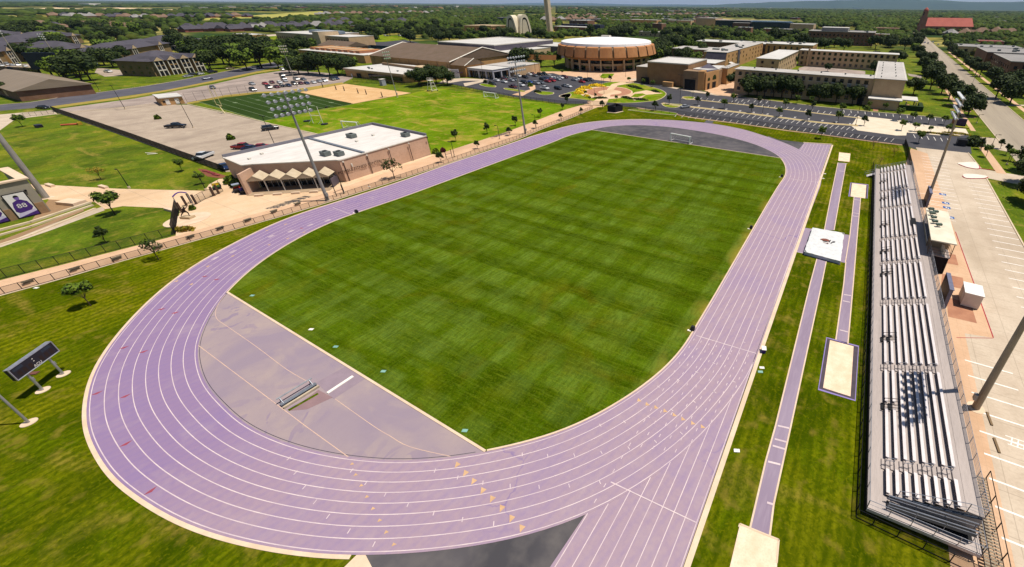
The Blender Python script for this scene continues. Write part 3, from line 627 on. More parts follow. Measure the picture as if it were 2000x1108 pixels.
for q in [(316, 604), (343, 611), (243, 679), (281, 687), (190, 768), (245, 774), (246, 867), (294, 959), (401, 540), (424, 546), (590, 446)]:
    Q, t_, n_ = local(*q); rb_.poly([tuple(x)[:2]+(.048,) for x in (Q-n_*.46+t_*.0, Q-t_*.08, Q+n_*.46+t_*.0, Q+t_*.3)])
struct(rb_.build('red_arrows', M('faded_red', '94404e', '88404c', 1, .7)))
ds = MB(); rr = random.Random(5)
for k in range(8):       # exchange-zone dashes across the merging lanes
    f, b_ = SL[k][2], SL[k][1]
    for t in np.arange(.03, .62 if k else .98, .052):
        q = lerp(f, b_, t)
        if outside(q): break
        Dv = Vector((f[0]-b_[0], f[1]-b_[1])).normalized()*.2; ds.strip([(q[0]-Dv.x, q[1]-Dv.y), (q[0]+Dv.x, q[1]+Dv.y)], .07, .047)
for i in list(range(250, 290, 7)):
    for k in range(1, 8):
        q = off_pt((i+k*2) % NS, DI[i]+(DO[i]-DI[i])*k/8); nx, ny = ST[(i+k*2) % NS][1]; ds.strip([(q[0]-nx*.2, q[1]-ny*.2), (q[0]+nx*.2, q[1]+ny*.2)], .08, .047)
for q in [(530, 462), (568, 452), (606, 440), (640, 431), (455, 492), (420, 505)]:
    Q, t_, n_ = local(*q)
    for j in (-.5, 0, .5): ds.poly([tuple(x)[:2]+(.048,) for x in (Q+n_*(j*.5-.06)-t_*.5, Q+n_*(j*.5+.06)-t_*.5, Q+n_*(j*.5+.06)+t_*.5, Q+n_*(j*.5-.06)+t_*.5)])
struct(ds.build('zone_marks', m_line))
# --- jump runways
m_run = M('runway_surface', '8a7b8c', '807082', .25, .75, sc2=1.5, c3='958694', stretch=(2, .3, 1))
def runway(name, l, r_, z=.03):
    p = gp(l)+gp(r_)[::-1]; sheet(name, p, m_run, z, px=False); kb = MB(); 
    for e in (l, r_): kb.strip(gp(e), .16, z+.008)
    return struct(kb.build('runway_edge', m_curbt))
rl1, rr1 = [(1464, 1036), (1495, 903), (1515, 831), (1582.5, 554), (1597, 500)], [(1503, 1050), (1511, 986), (1545, 831), (1605, 554), (1616, 500)]
runway('vault_runway', rl1, rr1)
runway('vault_runway', [(1610, 450), (1622, 388), (1636.5, 318)], [(1629, 450), (1640, 388), (1652.5, 320)])
runway('long_jump_runway', [(1632.5, 664), (1648, 554), (1652, 512)], [(1656, 672), (1666.5, 554), (1671, 500), (1675, 452), (1681, 387)])
runway('long_jump_runway', [(1651, 513), (1660, 459), (1668, 385)], [(1671, 500), (1675, 452), (1681, 387)], .029)
sheet('vault_pad', [(1570, 445), (1662, 460), (1651, 514), (1554, 492)], m_run, .026)
kb = MB()
for a, b_ in (((1570, 445), (1554, 492)), ((1554, 492), (1570, 495))): kb.strip(gp([a, b_]), .14, .03)
for a, b_ in (((1513, 858), (1536, 864)), ((1509, 871), (1533, 878)), ((1648, 576), (1662, 578)), ((1646, 588), (1660, 591)), ((1640, 645), (1656, 649)), ((1639, 334), (1650, 336)), ((1643, 319), (1655, 320)), ((1667, 390), (1681, 392)), ((1665, 416), (1678, 418)), ((1664, 422), (1677, 424)), ((1500, 902), (1524, 908)), ((1498, 982), (1510, 986)), ((1519, 832), (1541, 837))): kb.strip(gp([a, b_]), .2, .045)
struct(kb.build('runway_marks', m_line))
m_lilac = M('lilac_paint', '8a7ab0', '8070a4', 1.5, .6); m_dkrub = M('dark_rubber', '4a4048', '403840', 1, .8)
sheet('sand_pit_border', [(1614, 659), (1677.5, 676), (1671, 784), (1597.5, 762)], m_lilac, .03)
sheet('sand_pit_rim', [(1615.5, 661), (1676, 678), (1669.5, 781.5), (1599.5, 759.5)], m_dkrub, .036)
sheet('sand_pit', [(1621, 665), (1667, 677), (1661, 775), (1607.5, 758)], m_pad, .042)
sheet('sand_pit_border', [(1661, 357), (1696, 361), (1694, 388), (1657, 384)], m_lilac, .032)
sheet('sand_pit_rim', [(1662, 358), (1695, 362), (1693, 388), (1659, 384)], m_dkrub, .036)
sheet('sand_pit', [(1664, 358.5), (1692, 362), (1690, 388), (1661, 384)], m_pad, .042)
sheet('sand_pit', [(1639, 298), (1661, 300.5), (1659, 316.5), (1637, 314.5)], m_pad, .042)
sheet('sand_pit', [(1445, 1025), (1520, 1056), (1516, 1140), (1420, 1130)], m_pad, .042)
kb = MB(); kb.wallstrip(gp([(1443, 1030), (1445, 1024), (1521, 1055), (1517, 1100)]), .14, 0, .07); struct(kb.build('pit_edge', m_curbt))
# --- vault landing mat with its wildcat emblem
mc = [G(*q, z=.8) for q in ((1587, 444), (1649, 455), (1642, 510), (1571, 491))]
t = thing('landing_mat', 'big white pole vault landing mat with a brown cat head emblem', 'landing mat', ((mc[0].x+mc[2].x)/2, (mc[0].y+mc[2].y)/2, 0))
mwh = M('mat_vinyl', 'd8d8d4', 'c8c8c8', 1.2, .4, sc2=1.5, c3='b8b8bc', bump=.5)
b = MB(); n = 14; top = []
rr = random.Random(2)
cs = [tuple(q[:2]) for q in mc]
for i in range(n+1):
    for j in range(n+1):
        q = lerp(lerp(cs[0], cs[1], i/n), lerp(cs[3], cs[2], i/n), j/n); e = min(i, n-i, j, n-j); b.v.append((q[0]+rr.uniform(-.06, .06), q[1]+rr.uniform(-.06, .06), .8+(rr.uniform(-.03, .05) if e else -.06)))
for i in range(n):
    for j in range(n): a = i*(n+1)+j; b.f.append((a, a+1, a+n+2, a+n+1))
b.build('cover', mwh, t, smooth=True)
b = MB(); cen = (t.location.x, t.location.y)
b.prism([lerp(cen, q, .985) for q in cs], .06, .74); b.build('foam_block', M('mat_side', 'c4c4cc', 'b0b0b8', 1, .5), t)
b = MB(); b.prism([lerp(cen, q, 1.02) for q in cs], 0, .08); b.build('base_pad', m_dkrub, t)
m_br = M('emblem_brown', '7a4634', '6a3c30', 4, .6); m_bk = M('emblem_dark', '2c1c22', '24161c', 4, .6)
c0 = G(1615, 471, z=.86); ex = (mc[1]-mc[0]).normalized(); ey = (mc[0]-mc[3]).normalized()
def emb(name, pts, mt, z): 
    b = MB(); b.poly([tuple((c0+ex*x*.1+ey*y*.1))[:2]+(z,) for x, y in pts]); b.build(name, mt, t)
emb('emblem', [(-13, 3), (-8, 7), (-3, 8.5), (2, 7), (5, 3), (4, -1), (0, -2), (-6, -2.5), (-9, 0)], m_br, .9)
emb('emblem', [(-7, -1.5), (0, -1), (1, -3), (-6, -4), (-8, -3)], m_bk, .905)
emb('emblem', [(4, 2), (5, 7), (7, 6), (6, 1), (5.5, -4), (4.4, -3)], m_bk, .906)
emb('emblem', [(9, 1.5), (13, 4), (15.5, 2), (13, -1), (10, -3), (9.5, -7), (6.5, -7), (8, -3), (11.5, 0), (13, 1.6), (10, .6)], m_bk, .907)
emb('emblem', [(2, -6), (4, -8), (3.5, -11), (1, -10), (-4, -9), (-6.5, -7), (-3, -8), (1, -8.5)], m_br, .908)
# --- small things on the grass and kerb
def bin_(px_, py_, label, mat):
    q = G(px_, py_); t = thing('marker_box', label, 'marker box', (q.x, q.y, .04), rnd.uniform(0, 1), 'black boxes on the inside curb')
    MB().box(q.x, q.y, .04, .55, .5, .55).build('body', mat, t); MB().box(q.x, q.y, .6, .4, .35, .12).build('top', mat, t); MB().box(q.x-.4, q.y-.35, .045, .5, .3, .05).build('foot', m_white, t)
mblk = M('black_plastic', '1c1a20', '26242c', 4, .5)
bin_(697, 416, 'black box on the curb at the start of the back straight', mblk); bin_(1353, 645, 'black box on the curb by the finish line', mblk); bin_(1467, 447, 'black box on the curb halfway up the home straight', mblk); bin_(1527, 346, 'black box on the curb where the far bend begins', mblk)
m_cov = M('cover_teal', '7fa89c', '6c9488', 3, .6)
for px_, py_, lab, mt in [(608, 644, 'pale drain cover in the turf, farthest left along the apron edge', m_white), (656, 678, 'teal drain cover with a pale rim near the apron edge', m_cov), (749, 726, 'teal drain cover beside the apron edge, level with the hurdle pit', m_cov), (908, 842, 'teal drain cover in the near corner of the infield', m_cov), (493, 578, 'pale drain cover in the turf near the left apron corner', m_cov), (1488, 719, 'upper of two small covers in the grass beside the finish straight', m_white), (1485, 727, 'lower of two small covers in the grass beside the finish straight', m_cov), (1439, 881, 'pale square cover in the grass between straight and runway', m_white), (1611, 340, 'longer pale marker lying in the grass near the far straight end', m_white), (1608, 349, 'shorter pale marker lying in the grass near the far straight end', m_white), (721, 365, 'white cable pit lid in the grass below the long wall', m_white), (71, 563, 'white slab in the grass below the paved walk', m_white)]:
    q = G(px_, py_); z = .05
    tag(MB().box(q.x, q.y, .01, .6, .36, .07, .4).build('drain_cover', mt), lab, 'drain cover', 'covers let into the grass')
q = G(1491, 687); t = thing('lap_counter', 'purple and white lap counter box beside the finish line', 'counter box', (q.x, q.y, 0)); MB().box(q.x, q.y, 0, .5, .7, .6, .3).build('body', M('purple_paint', '4a2f80', '3e2870', 3, .5), t); MB().box(q.x, q.y, .6, .6, .8, .06, .3).build('lid', m_white, t)
# ================= bleachers, press box, lamp posts, fences =================
m_alu = M('aluminium', 'd2cac8', 'c6bebe', .8, .4, .05, sc2=3, c3='b8b2b2', spec=.5)
m_deck = M('deck_aluminium', 'a89c96', '9c918c', .5, .5, .05, sc2=4, c3='8c827c', stretch=(3, .3, 1))
m_dk = M('dark_steel', '1c1c20', '161618', 2, .7, .1, spec=.2)
m_skirt = M('black_skirt', '141218', '1c1a22', 2, .8)
m_rail = M('rail_steel', 'b4b4b8', '9c9ca2', 3, .35, .6)
def mesh_mat(name, c, a):
    ma, n, l, p = NT(name); p.inputs['Base Color'].default_value = lin(c); p.inputs['Roughness'].default_value = .8; p.inputs['Specular IOR Level'].default_value = .1
    tr = n.new('ShaderNodeBsdfTransparent'); mx = n.new('ShaderNodeMixShader'); mx.inputs[0].default_value = a
    l.new(tr.outputs[0], mx.inputs[1]); l.new(p.outputs[0], mx.inputs[2]); l.new(mx.outputs[0], n['Material Output'].inputs[0]); return ma
m_chain = mesh_mat('chain_link', '302c2c', .28); m_chain2 = mesh_mat('galv_chain_link', '909094', .22); m_screen = mesh_mat('wind_screen', '08090b', .95)
O = Vector((62.15, -14.9, 0)); E1 = (Vector((59.95, 84, 0))-O).normalized(); E2 = Vector((E1.y, -E1.x, 0)); BRZ = math.atan2(E1.y, E1.x)
def bp(s, v, z): q = O+E1*s+E2*v; return (q.x, q.y, z)
def bx(b, s0, s1, v0, v1, z0, z1): b.prism([bp(s0, v0, 0)[:2], bp(s1, v0, 0)[:2], bp(s1, v1, 0)[:2], bp(s0, v1, 0)[:2]], z0, z1, True)
BL = thing('grandstand', 'long aluminium grandstand of eight bench rows beside the home straight', 'bleachers', O)
NR, DZ, DV, V0, LEN = 8, .27, .71, 1.42, 98.9; ZD = 1.05
S0 = 1.75                      # where the rows begin after the near platform
b = MB(); bx(b, 0, LEN, 0, V0, ZD-.08, ZD); bx(b, 0, S0, V0, 8.6, ZD-.08, ZD); b.build('front_walkway', m_deck, BL)
VT = V0+NR*DV; ZT = ZD+NR*DZ
b = MB(); bx(b, S0, LEN, VT, VT+1.25, ZT-.08, ZT); b.build('rear_walkway', m_deck, BL)
AIS = [(5.0, 1.3), (18.7, 1.3), (32.9, 1.7), (45.0, 1.3), (54.3, 1.3), (69.4, 1.5), (80.2, 1.3), (94.2, 1.3)]     # full aisles
NOT = [12.4, 24.2, 41.2, 49.2, 60.6, 75.2, 87.1]       # short front stairs
def cuts(i):
    c = [(a-w_/2, a+w_/2) for a, w_ in AIS]
    if i < 2: c += [(a-.5, a+.5) for a in NOT]
    c.sort(); out = []; s = S0+.1
    for a, e in c:
        if a > s: out.append((s, a))
        s = max(s, e)
    out.append((s, LEN-.1)); return out
for i in range(NR):
    v = V0+i*DV; z = ZD+(i+1)*DZ
    b = MB(); bx(b, S0, LEN, v+.05, v+DV-.02, z-.05, z); b.build('foot_board', m_deck, BL)
    b = MB(); bx(b, S0, LEN, v+.0, v+.02, ZD-.02+i*DZ, z-.06); b.build('riser', M('riser_grey', '6e686c', '625c62', 1, .6), BL)
    for (a, e) in cuts(i):
        b = MB(); bx(b, a, e, v+.02, v+.31, z+.16, z+.21)
        k = max(1, int((e-a)/2))
        for j in range(k+1):
            s = a+.2+(e-a-.4)*j/k; bx(b, s-.03, s+.03, v+.06, v+.26, z, z+.16)
        b.build('bench', m_alu, BL)
for a, w_ in AIS:             # aisle steps and hand loops
    b = MB(); r_ = MB()
    for i in range(NR):
        v = V0+i*DV; z = ZD+(i+1)*DZ
        bx(b, a-w_/2+.1, a+w_/2-.1, v-.28, v+.05, z-DZ+.005, z-DZ/2); 
        if i % 2 == 0:
            for (va, za, vb, zb) in ((v, z, v, z+.85), (v+DV*.9, z+DZ, v+DV*.9, z+DZ+.85), (v, z+.85, v+DV*.9, z+DZ+.85), (v, z+.45, v+DV*.9, z+DZ+.45)): r_.tube(bp(a, va, za), bp(a, vb, zb), .03, 5)
    b.build('aisle_step', m_deck, BL); r_.build('handrail', m_dk if w_ < 1.3 else m_rail, BL)
for a in NOT:
    b = MB(); bx(b, a-.45, a+.45, V0-.3, V0+.1, ZD+.005, ZD+.14); bx(b, a-.45, a+.45, V0+.35, V0+.75, ZD+DZ+.005, ZD+DZ+.14)
    for e in (-.45, .45):
        b.tube(bp(a+e, V0-.1, ZD), bp(a+e, V0-.1, ZD+.95), .035, 5); b.tube(bp(a+e, V0+1.3, ZD+2*DZ), bp(a+e, V0+1.3, ZD+2*DZ+.95), .035, 5); b.tube(bp(a+e, V0-.1, ZD+.95), bp(a+e, V0+1.3, ZD+2*DZ+.95), .035, 5); b.tube(bp(a+e, V0-.1, ZD+.5), bp(a+e, V0+1.3, ZD+2*DZ+.5), .03, 5)
    b.build('front_stair', m_dk, BL)
# front and rear guard rails
def guard(s0, v0, z0, s1, v1, z1, n, name='guard_rail', mat=m_rail, h=1.05, mesh=m_chain2, mids=3):
    b = MB()
    for i in range(n+1):
        t = i/n; s, v, z = s0+(s1-s0)*t, v0+(v1-v0)*t, z0+(z1-z0)*t; b.tube(bp(s, v, z-.1), bp(s, v, z+h), .035, 5)
    for k in range(mids):
        hh = h*(1-k/(mids+.0)); b.tube(bp(s0, v0, z0+hh), bp(s1, v1, z1+hh), .03 if k == 0 else .015, 5)
    o = b.build(name, mat, BL)
    if mesh: MB().poly([bp(s0, v0, z0+.05), bp(s1, v1, z1+.05), bp(s1, v1, z1+h), bp(s0, v0, z0+h)]).build('rail_mesh', mesh, o)
guard(0, -.02, ZD, LEN, -.02, ZD, 52, mesh=m_chain2)
guard(S0, VT+1.25, ZT, LEN, VT+1.25, ZT, 52, mesh=m_chain2, mids=4)
guard(0, 0, ZD, 0, 8.6, ZD, 5, mids=2, mesh=None); guard(LEN, 0, ZD, LEN, V0, ZD, 2); guard(LEN, V0, ZD, LEN, VT, ZT, 5, mesh=m_chain2); guard(LEN, VT, ZT, LEN, VT+1.25, ZT, 1)
guard(S0, V0+.9, ZD+.4, S0, VT, ZT, 4, mids=2, mesh=None); guard(S0, VT, ZT, S0, VT+1.25, ZT, 1, mesh=None); guard(0, 8.6, ZD, S0+7, 8.6, ZD, 4, mids=2, mesh=None)
# near end: side wall under the rows and the double railed ramp
b = MB(); b.poly([bp(S0, V0, ZD), bp(S0, VT+1.2, ZD), bp(S0, VT+1.2, ZT-.1), bp(S0, VT, ZT-.1), bp(S0, V0+.2, ZD+.1)]); b.build('end_panel', m_deck, BL)
b = MB(); b.tube(bp(S0-.05, V0+.3, ZD+.3), bp(S0-.05, VT+1.1, ZT-.2), .1, 6)
b.build('stringer', M('blue_grey_steel', '3c4656', '343c4a', 2), BL)
b = MB()
b.poly([bp(S0-1.15, V0+.1, ZD+.12), bp(S0-.45, V0+.1, ZD+.12), bp(S0-.45, V0+6.6, ZD+.9), bp(S0-1.15, V0+6.6, ZD+.9)]); bx(b, S0-1.1, S0-.5, V0+.3, V0+6.6, ZD+.01, ZD+.05)
b.build('end_ramp', m_dk, BL)
b = MB()
for s in (S0-1.15, S0-.45):
    b.tube(bp(s, V0+.1, ZD+.9), bp(s, V0+6.6, ZD+1.75), .05, 5); b.tube(bp(s, V0+.1, ZD+.5), bp(s, V0+6.6, ZD+1.35), .03, 5)
    for k in range(4): b.tube(bp(s, V0+.2+k*2.1, ZD), bp(s, V0+.2+k*2.1, ZD+.9+.27*k), .03, 5)
b.build('ramp_rail', m_rail, BL)
# understructure, skirts
b = MB(); bx(b, .05, LEN-.05, -.06, -.03, 0, ZD-.1); b.build('front_skirt', m_skirt, BL)
b = MB(); bx(b, S0+.2, LEN-.1, VT+1.18, VT+1.21, .3, ZT-.15); b.build('rear_skirt', M('grey_skirt', '55525c', '4a4850', 1, .8), BL)
b = MB()
for i in range(34):
    s = 1+i*2.95
    for v, z in ((.3, ZD-.1), (3.6, ZD+.7), (6.6, ZD+1.7), (8.3, ZT-.2)):
        if s > S0 or v < 1: b.tube(bp(s, v, 0), bp(s, v, z), .05, 4)
    if s > S0: b.tube(bp(s, .3, .1), bp(s, 8.3, ZT-.3), .04, 4)
b.build('frame', m_dk, BL)
b = MB(); bx(b, -.05, .02, 0, 8.6, .55, ZD-.1); b.build('end_beam', m_alu, BL)
b = MB(); bx(b, .3, S0, .2, 8.4, .02, .06); b.build('under_slab', m_skirt, BL)
# far stair on the field side
b = MB()
for k in range(7): bx(b, 93.5, 95.3, -.3-.3*k, -.05-.3*k, ZD-.16*(k+1), ZD-.16*(k+1)+.06)
b.build('entry_stair', m_alu, BL)
b = MB()
for s in (93.5, 95.3): b.tube(bp(s, 0, ZD+.95), bp(s, -2.3, .95), .035, 5); b.tube(bp(s, -2.3, 0), bp(s, -2.3, .95), .035, 5); b.tube(bp(s, 0, ZD+.5), bp(s, -2.3, .5), .03, 5)
b.build('stair_rail', m_rail, BL)
# barred access ramp behind the near end
t = thing('access_ramp', 'black barred steel ramp climbing behind the near end of the grandstand', 'ramp', bp(-1, 9.6, 0))
b = MB()
for k in range(60):
    s = -9+k*.28; z = .1+ (k/60)*.9; bx(b, s, s+.17, 8.85, 10.15, z, z+.05)
b.build('tread_bars', M('bar_steel', '8a7c68', '7a6c5a', 2, .6, .1), t)
for v in (8.82, 10.2):
    b = MB()
    for k in range(8):
        s = -9+k*2.4; z = .1+k*.128; b.tube(bp(s, v, 0), bp(s, v, z+1.1), .045, 5)
    for h in (.05, 1.1): b.tube(bp(-9, v, .1+h), bp(7.8, v, 1+h), .04, 5)
    b.build('side_rail', m_dk, t)
# --- press box on posts behind the stand
pr = gp([(1809, 418), (1842, 416), (1866, 485), (1822, 478)], 6.1)
x0, x1, y0, y1 = 68.9, 72.3, 33.2, 47.0
PB = thing('press_box', 'beige flat roofed press box on posts behind the grandstand', 'press box', (x0, y0, 0))
m_beige = M('beige_panel', 'a08c74', '907c66', 1, .7); m_roofw = M('cream_roof', 'd8cdb8', 'c8bca6', .6, .6)
MB().box((x0+x1)/2, (y0+y1)/2, 5.95, x1-x0+.3, y1-y0+.3, .18).build('roof', m_roofw, PB)
b = MB(); b.box((x0+x1)/2, (y0+3.2+y1)/2, 3.3, x1-x0-.2, y1-y0-3.3, 2.64); b.build('cabin', m_beige, PB)
m_glass = M('dark_glass', '14181c', '1c2226', 1, .08, 0, spec=.6); m_frame = M('window_frame', '6a6258', '5c544c', 2, .6)
for k in range(6):
    y = y0+4.1+k*1.6; f = MB().box(x0+.08, y, 4.2, .06, 1.35, 1.1).build('window', m_glass, PB); MB().box(x0+.06, y, 4.1, .08, 1.4, .08).build('sill', m_white, f)
b = MB(); b.box((x0+x1)/2, y0+1.6, 3.22, x1-x0, 3.2, .12); b.build('balcony_floor', m_deck, PB)
b = MB()
for (x, y) in ((x0+.05, y0+.05), (x1-.05, y0+.05), (x0+.05, y0+3.1), (x1-.05, y0+3.1)): b.tube((x, y, 3.3), (x, y, 5.95), .06, 5)
for z in (4.35, 3.85): b.tube((x0, y0, z), (x1, y0, z), .04, 5); b.tube((x1, y0, z), (x1, y0+3.1, z), .04, 5); b.tube((x0, y0, z), (x0, y0+3.1, z), .04, 5)
b.build('balcony_rail', M('brown_steel', '6c5848', '5c4a3c', 2), PB)
MB().box((x0+x1)/2+.7, y0+1.7, 3.35, .35, 2.4, .9).build('counter', m_roofw, PB)
for (x, y) in ((x0+.2, y0+.3), (x1-.2, y0+.3), (x0+.2, 40), (x1-.2, 40), (x0+.2, y1-.3), (x1-.2, y1-.3)): MB().tube((x, y, 0), (x, y, 3.25), .14, 6).build('post', m_dk, PB)
MB().box((x0+x1)/2, (y0+y1)/2, .02, x1-x0-.3, y1-y0-.6, 3.1).build('storage_screen', m_skirt, PB)
for (dx, y) in ((.35, 45.9), (.4, 43.9), (.5, 42), (.55, 40.2), (1.0, 44.9), (1.1, 39)):
    q = thing('roof_camera_mast', '', 'antenna') if False else None
    MB().tube((x0+dx, y, 6.1), (x0+dx, y, 6.9), .05, 5).box(x0+dx+.2, y, 6.45, .9, .5, .35, .4).build('roof_unit', M('unit_green', '5c6a60', '4c5a52', 2), PB)
b = MB(); 
for k in range(9): b.box(x0-1.6+.0*k, y1+.4-k*.34, ZT+.2+k*.0, .9, .3, .05)
b.build('entry_bridge', m_dk, PB)
# dark windscreened boxes behind the stand
for (px_, py_, lab) in ((1803, 395, 'tall dark backboard standing behind the stand, farther of the two near the press box'), (1835, 588, 'tall dark backboard behind the stand between press box and near lamp post')):
    q = G(px_, py_); q = Vector((71.3, {1803: 66.2, 1835: 25.2}[px_], 0)); t = thing('backboard', lab, 'board', (q.x, q.y, 0), 0, 'dark boards behind the stand')
    MB().box(q.x, q.y, .1, .12, 5.0, 3.3).build('board', M('board_purple', '1e1a2c', '181524', 2, .5), t); MB().box(q.x+.2, q.y-2.5, .1, .5, .1, 3.3).build('side_flange', M('slate_trim', '6a6c80', '5a5c70', 2, .5), t); MB().box(q.x+.25, q.y, 3.4, .6, 5.1, .1).build('cap', MATS['slate_trim'], t)
# storage cube on the pale paving
t = thing('storage_box', 'white box shaped storage shed on the paving behind the stand', 'shed', (75.0, 26.2, 0))
m_shed = M('shed_panel', 'd8c8ba', 'ccbcac', 1, .6); MB().box(75.0, 26.1, .15, 2.3, 3.1, 2.3, -.04).build('body', m_shed, t); MB().box(75.0, 26.1, 2.45, 2.5, 3.3, .12, -.04).build('roof', M('bright_white', 'e4e0da', 'd8d4ce', 1, .5), t)
for dx, dy in ((-.9, -1.3), (.9, -1.3), (-.9, 1.3), (.9, 1.3)): MB().tube((75+dx-.1, 26.1+dy, .18), (75+dx+.1, 26.1+dy, .18), .18, 10).build('wheel', mblk, t)
MB().box(73.82, 25.3, .5, .05, .9, 1.8).build('door', m_white, t)

# --- floodlight masts
m_pole = M('galv_pole', '96928e', '88847f', .5, .5, .1); m_polet = M('tan_pole', 'a08f78', '92826c', .5, .6)
m_lamp = M('lamp_shell', 'dcdcdc', 'c4c6c8', 3, .3, .15, spec=.8); m_lens = M('lamp_lens', 'e8ecee', 'd0d6da', 5, .15, .1, spec=.8)
def mast(loc, h, rows, cols, face, label, matp, r0=.36, wide=4.0, group='floodlight masts round the track', dzr=1.35, name='floodlight_mast'):
    t = thing(name, label, 'floodlight mast', (0, 0, 0), 0, group)
    MB().tube((0, 0, 0), (0, 0, h*.55), r0, 12, r0*.72).tube((0, 0, h*.55), (0, 0, h), r0*.7, 10, r0*.42).build('pole', matp, t, smooth=False)
    MB().ring(0, 0, [(r0*2.2, 0), (r0*2.2, .06), (0.01, .06)], 16).build('foundation', m_curbt, t); MB().box(r0+.12, 0, 1.2, .3, .5, .8).build('control_box', m_pole, t)
    lamp = None
    for i in range(rows):
        z = h-.15-i*dzr; wv = wide*(1-.04*i)
        MB().box(.25, 0, z-.08, .14, wv*2, .14).build('crossarm', m_pole, t)
        for j in range(cols):
            y = -wv+.35+(2*wv-.7)*j/(cols-1)
            if lamp is None:
                b = MB(); b.ring(0, 0, [(.08, .0), (.2, .12), (.38, .5)], 10); ob = b.build('lamp', m_lamp, t); ob.rotation_euler = (0, R(118), 0); lamp = ob
                l2 = MB().ring(0, 0, [(.34, .46), (.001, .46)], 10); me = l2.build('lens', m_lens, ob); me.matrix_local = Matrix.Identity(4); me.data.transform(Matrix.Identity(4)); ob.location = (.45, y, z+.3)
                # lens vertices are relative to the lamp
                for v, c in zip(me.data.vertices, l2.v): v.co = c
            else:
                c = dup(lamp, t); c.location = (.45, y, z+.3)
    t.location = (loc[0], loc[1], 0); t.rotation_euler = (0, 0, face); return t
mast((-52.3, 3.3), 24, 4, 7, 0, 'grey floodlight mast standing by the forecourt of the pale brown hall', m_pole)
mast((-51.3, 68.3), 25, 4, 7, 0, 'grey floodlight mast at the far end of the back straight', m_pole)
mast((71.9, 67.6), 24, 4, 7, math.pi, 'tan floodlight mast rising from the lot behind the far stand', m_polet)
mast((73.0, 3.3), 24, 4, 7, math.pi, 'thick tan lamp mast at the right edge, its head out of view', m_polet, .4)
mast((-110.3, -25.4), 33, 4, 7, R(-120), 'thick grey mast beside the poster wall, cut by the left edge', m_pole, .55, group='stadium masts on the left')
mast((-150.5, 89.9), 20, 3, 4, 0, 'slim mast at the corner of the sand court', m_pole, .2, 1.8, 'small sports masts', 1.3)
mast(tuple(G(581, 170)[:2]), 20, 3, 4, 0, 'slim mast behind the cars at the edge of the sand court', m_pole, .2, 1.8, 'small sports masts', 1.3)
mast(tuple(G(126, 138)[:2]), 21, 3, 3, R(-60), 'pale mast beside the dark video board', M('pale_pole', 'a89c88', '988c78', 1), .28, 1.8, 'ballpark masts', 1.3)
mast(tuple(G(52, 139)[:2]), 24, 3, 3, R(-60), 'pale mast at the left edge behind the brown roof', MATS['pale_pole'], .28, 1.8, 'ballpark masts', 1.3)
q = G(57, 826); t = thing('flag_mast', 'slim grey mast in a round pale footing at the lower left', 'mast', (q.x, q.y, 0)); MB().tube((q.x, q.y, 0), (q.x, q.y, 9), .11, 8, .08).build('pole', m_pole, t); MB().ring(q.x, q.y, [(.62, 0), (.62, .06), (.01, .06)], 20).build('footing', m_curbt, t)
# --- street and path lamps
def lamp(px_, py_, h, label, heads=2, az=0, mat=m_dk, grp='dark lamp posts'):
    q = G(px_, py_); t = thing('street_lamp', label, 'street lamp', (q.x, q.y, 0), az, grp)
    L0 = wm(t)
    def P_(x, y, z): return tuple(L0 @ Vector((x, y, z)))
    MB().tube(P_(0, 0, 0), P_(0, 0, h), .09, 6, .06).build('pole', mat, t); MB().tube(P_(0, 0, 0), P_(0, 0, .5), .25, 8).build('base', m_kerb, t)
    for s in ((-1, 1) if heads == 2 else (1,)):
        MB().tube(P_(0, 0, h-.1), P_(s*.7, 0, h), .04, 5).build('arm', mat, t)
        b = MB(); b.v = []; c = P_(s*1.0, 0, h-.05); b.box(c[0], c[1], h-.08, .7, .32, .14, az); b.build('lamp_head', mat, t)
for a in [(378, 250, 9.5, 'dark twin lamp post in the big lot beside the black pickup'), (245, 214, 9.5, 'dark twin lamp post between the big lot and the road'), (195, 178, 8.5, 'lamp post at the road edge near the green fence'), (538, 286, 9.5, 'twin lamp post behind the pale brown hall roof'),
          (945, 155, 11, 'dark twin lamp post outside the white framed gym entrance'), (1328, 205, 13, 'tall lamp post near the silver car at the lot entrance'), (1353, 193, 9.5, 'dark post on the median tip in front of the brick hall'), (1489, 224, 13, 'tall lamp post on the lower median below the dormitory trees'), (1502, 213, 12, 'tall lamp post on the upper median below the dormitory trees'), (1671, 245, 15, 'tallest dark lamp post at the pale entrance pad'),
          (1180, 184, 8, 'black lamp post at the front of the round plaza'), (1176, 174, 7, 'thin lamp post at the back of the round plaza'), (1161, 185, 6, 'thin lamp post in the left half of the plaza'), (1148, 158, 7, 'lamp post by the arena forecourt'), (1222, 150, 7, 'thin lamp post left of the brick hall'), (1403, 166, 8, 'thin lamp post on the hall terrace'), (1418, 167, 10, 'taller lamp post at the terrace edge'), (1047, 150, 9, 'thin lamp post behind the arena cars'), (1055, 149, 8.5, 'second thin lamp post behind the arena cars')]:
    lamp(*a)
for a in [(253, 368, 4.7, 'black path lamp at the upper edge of the plaza on the left'), (403, 372, 4.5, 'black path lamp by the gate and the green cart'), (673, 378, 4.5, 'purple-black path lamp at the hall corner beside the track fence'), (888, 307, 4.5, 'black path lamp on the walk by the far hall corner'), (1047, 249, 4.5, 'black path lamp along the walk below the bright field'), (976, 272, 4.5, 'black path lamp half way along the walk')]:
    lamp(*a, heads=1, az=R(180), grp='path lamps along the walk')
for a in [(1915, 295, 4.5, 'black post with square banners beside the crossing'), (1938, 283, 3.5, 'short dark post on the verge beside the street'), (1907, 241, 3.5, 'small dark post on the verge near the purple sign'), (1966, 322, 3.0, 'little brown post by the three verge trees')]: lamp(*a, heads=1, az=0, mat=M('post_brown', '3c3028', '302620', 2), grp='verge posts')
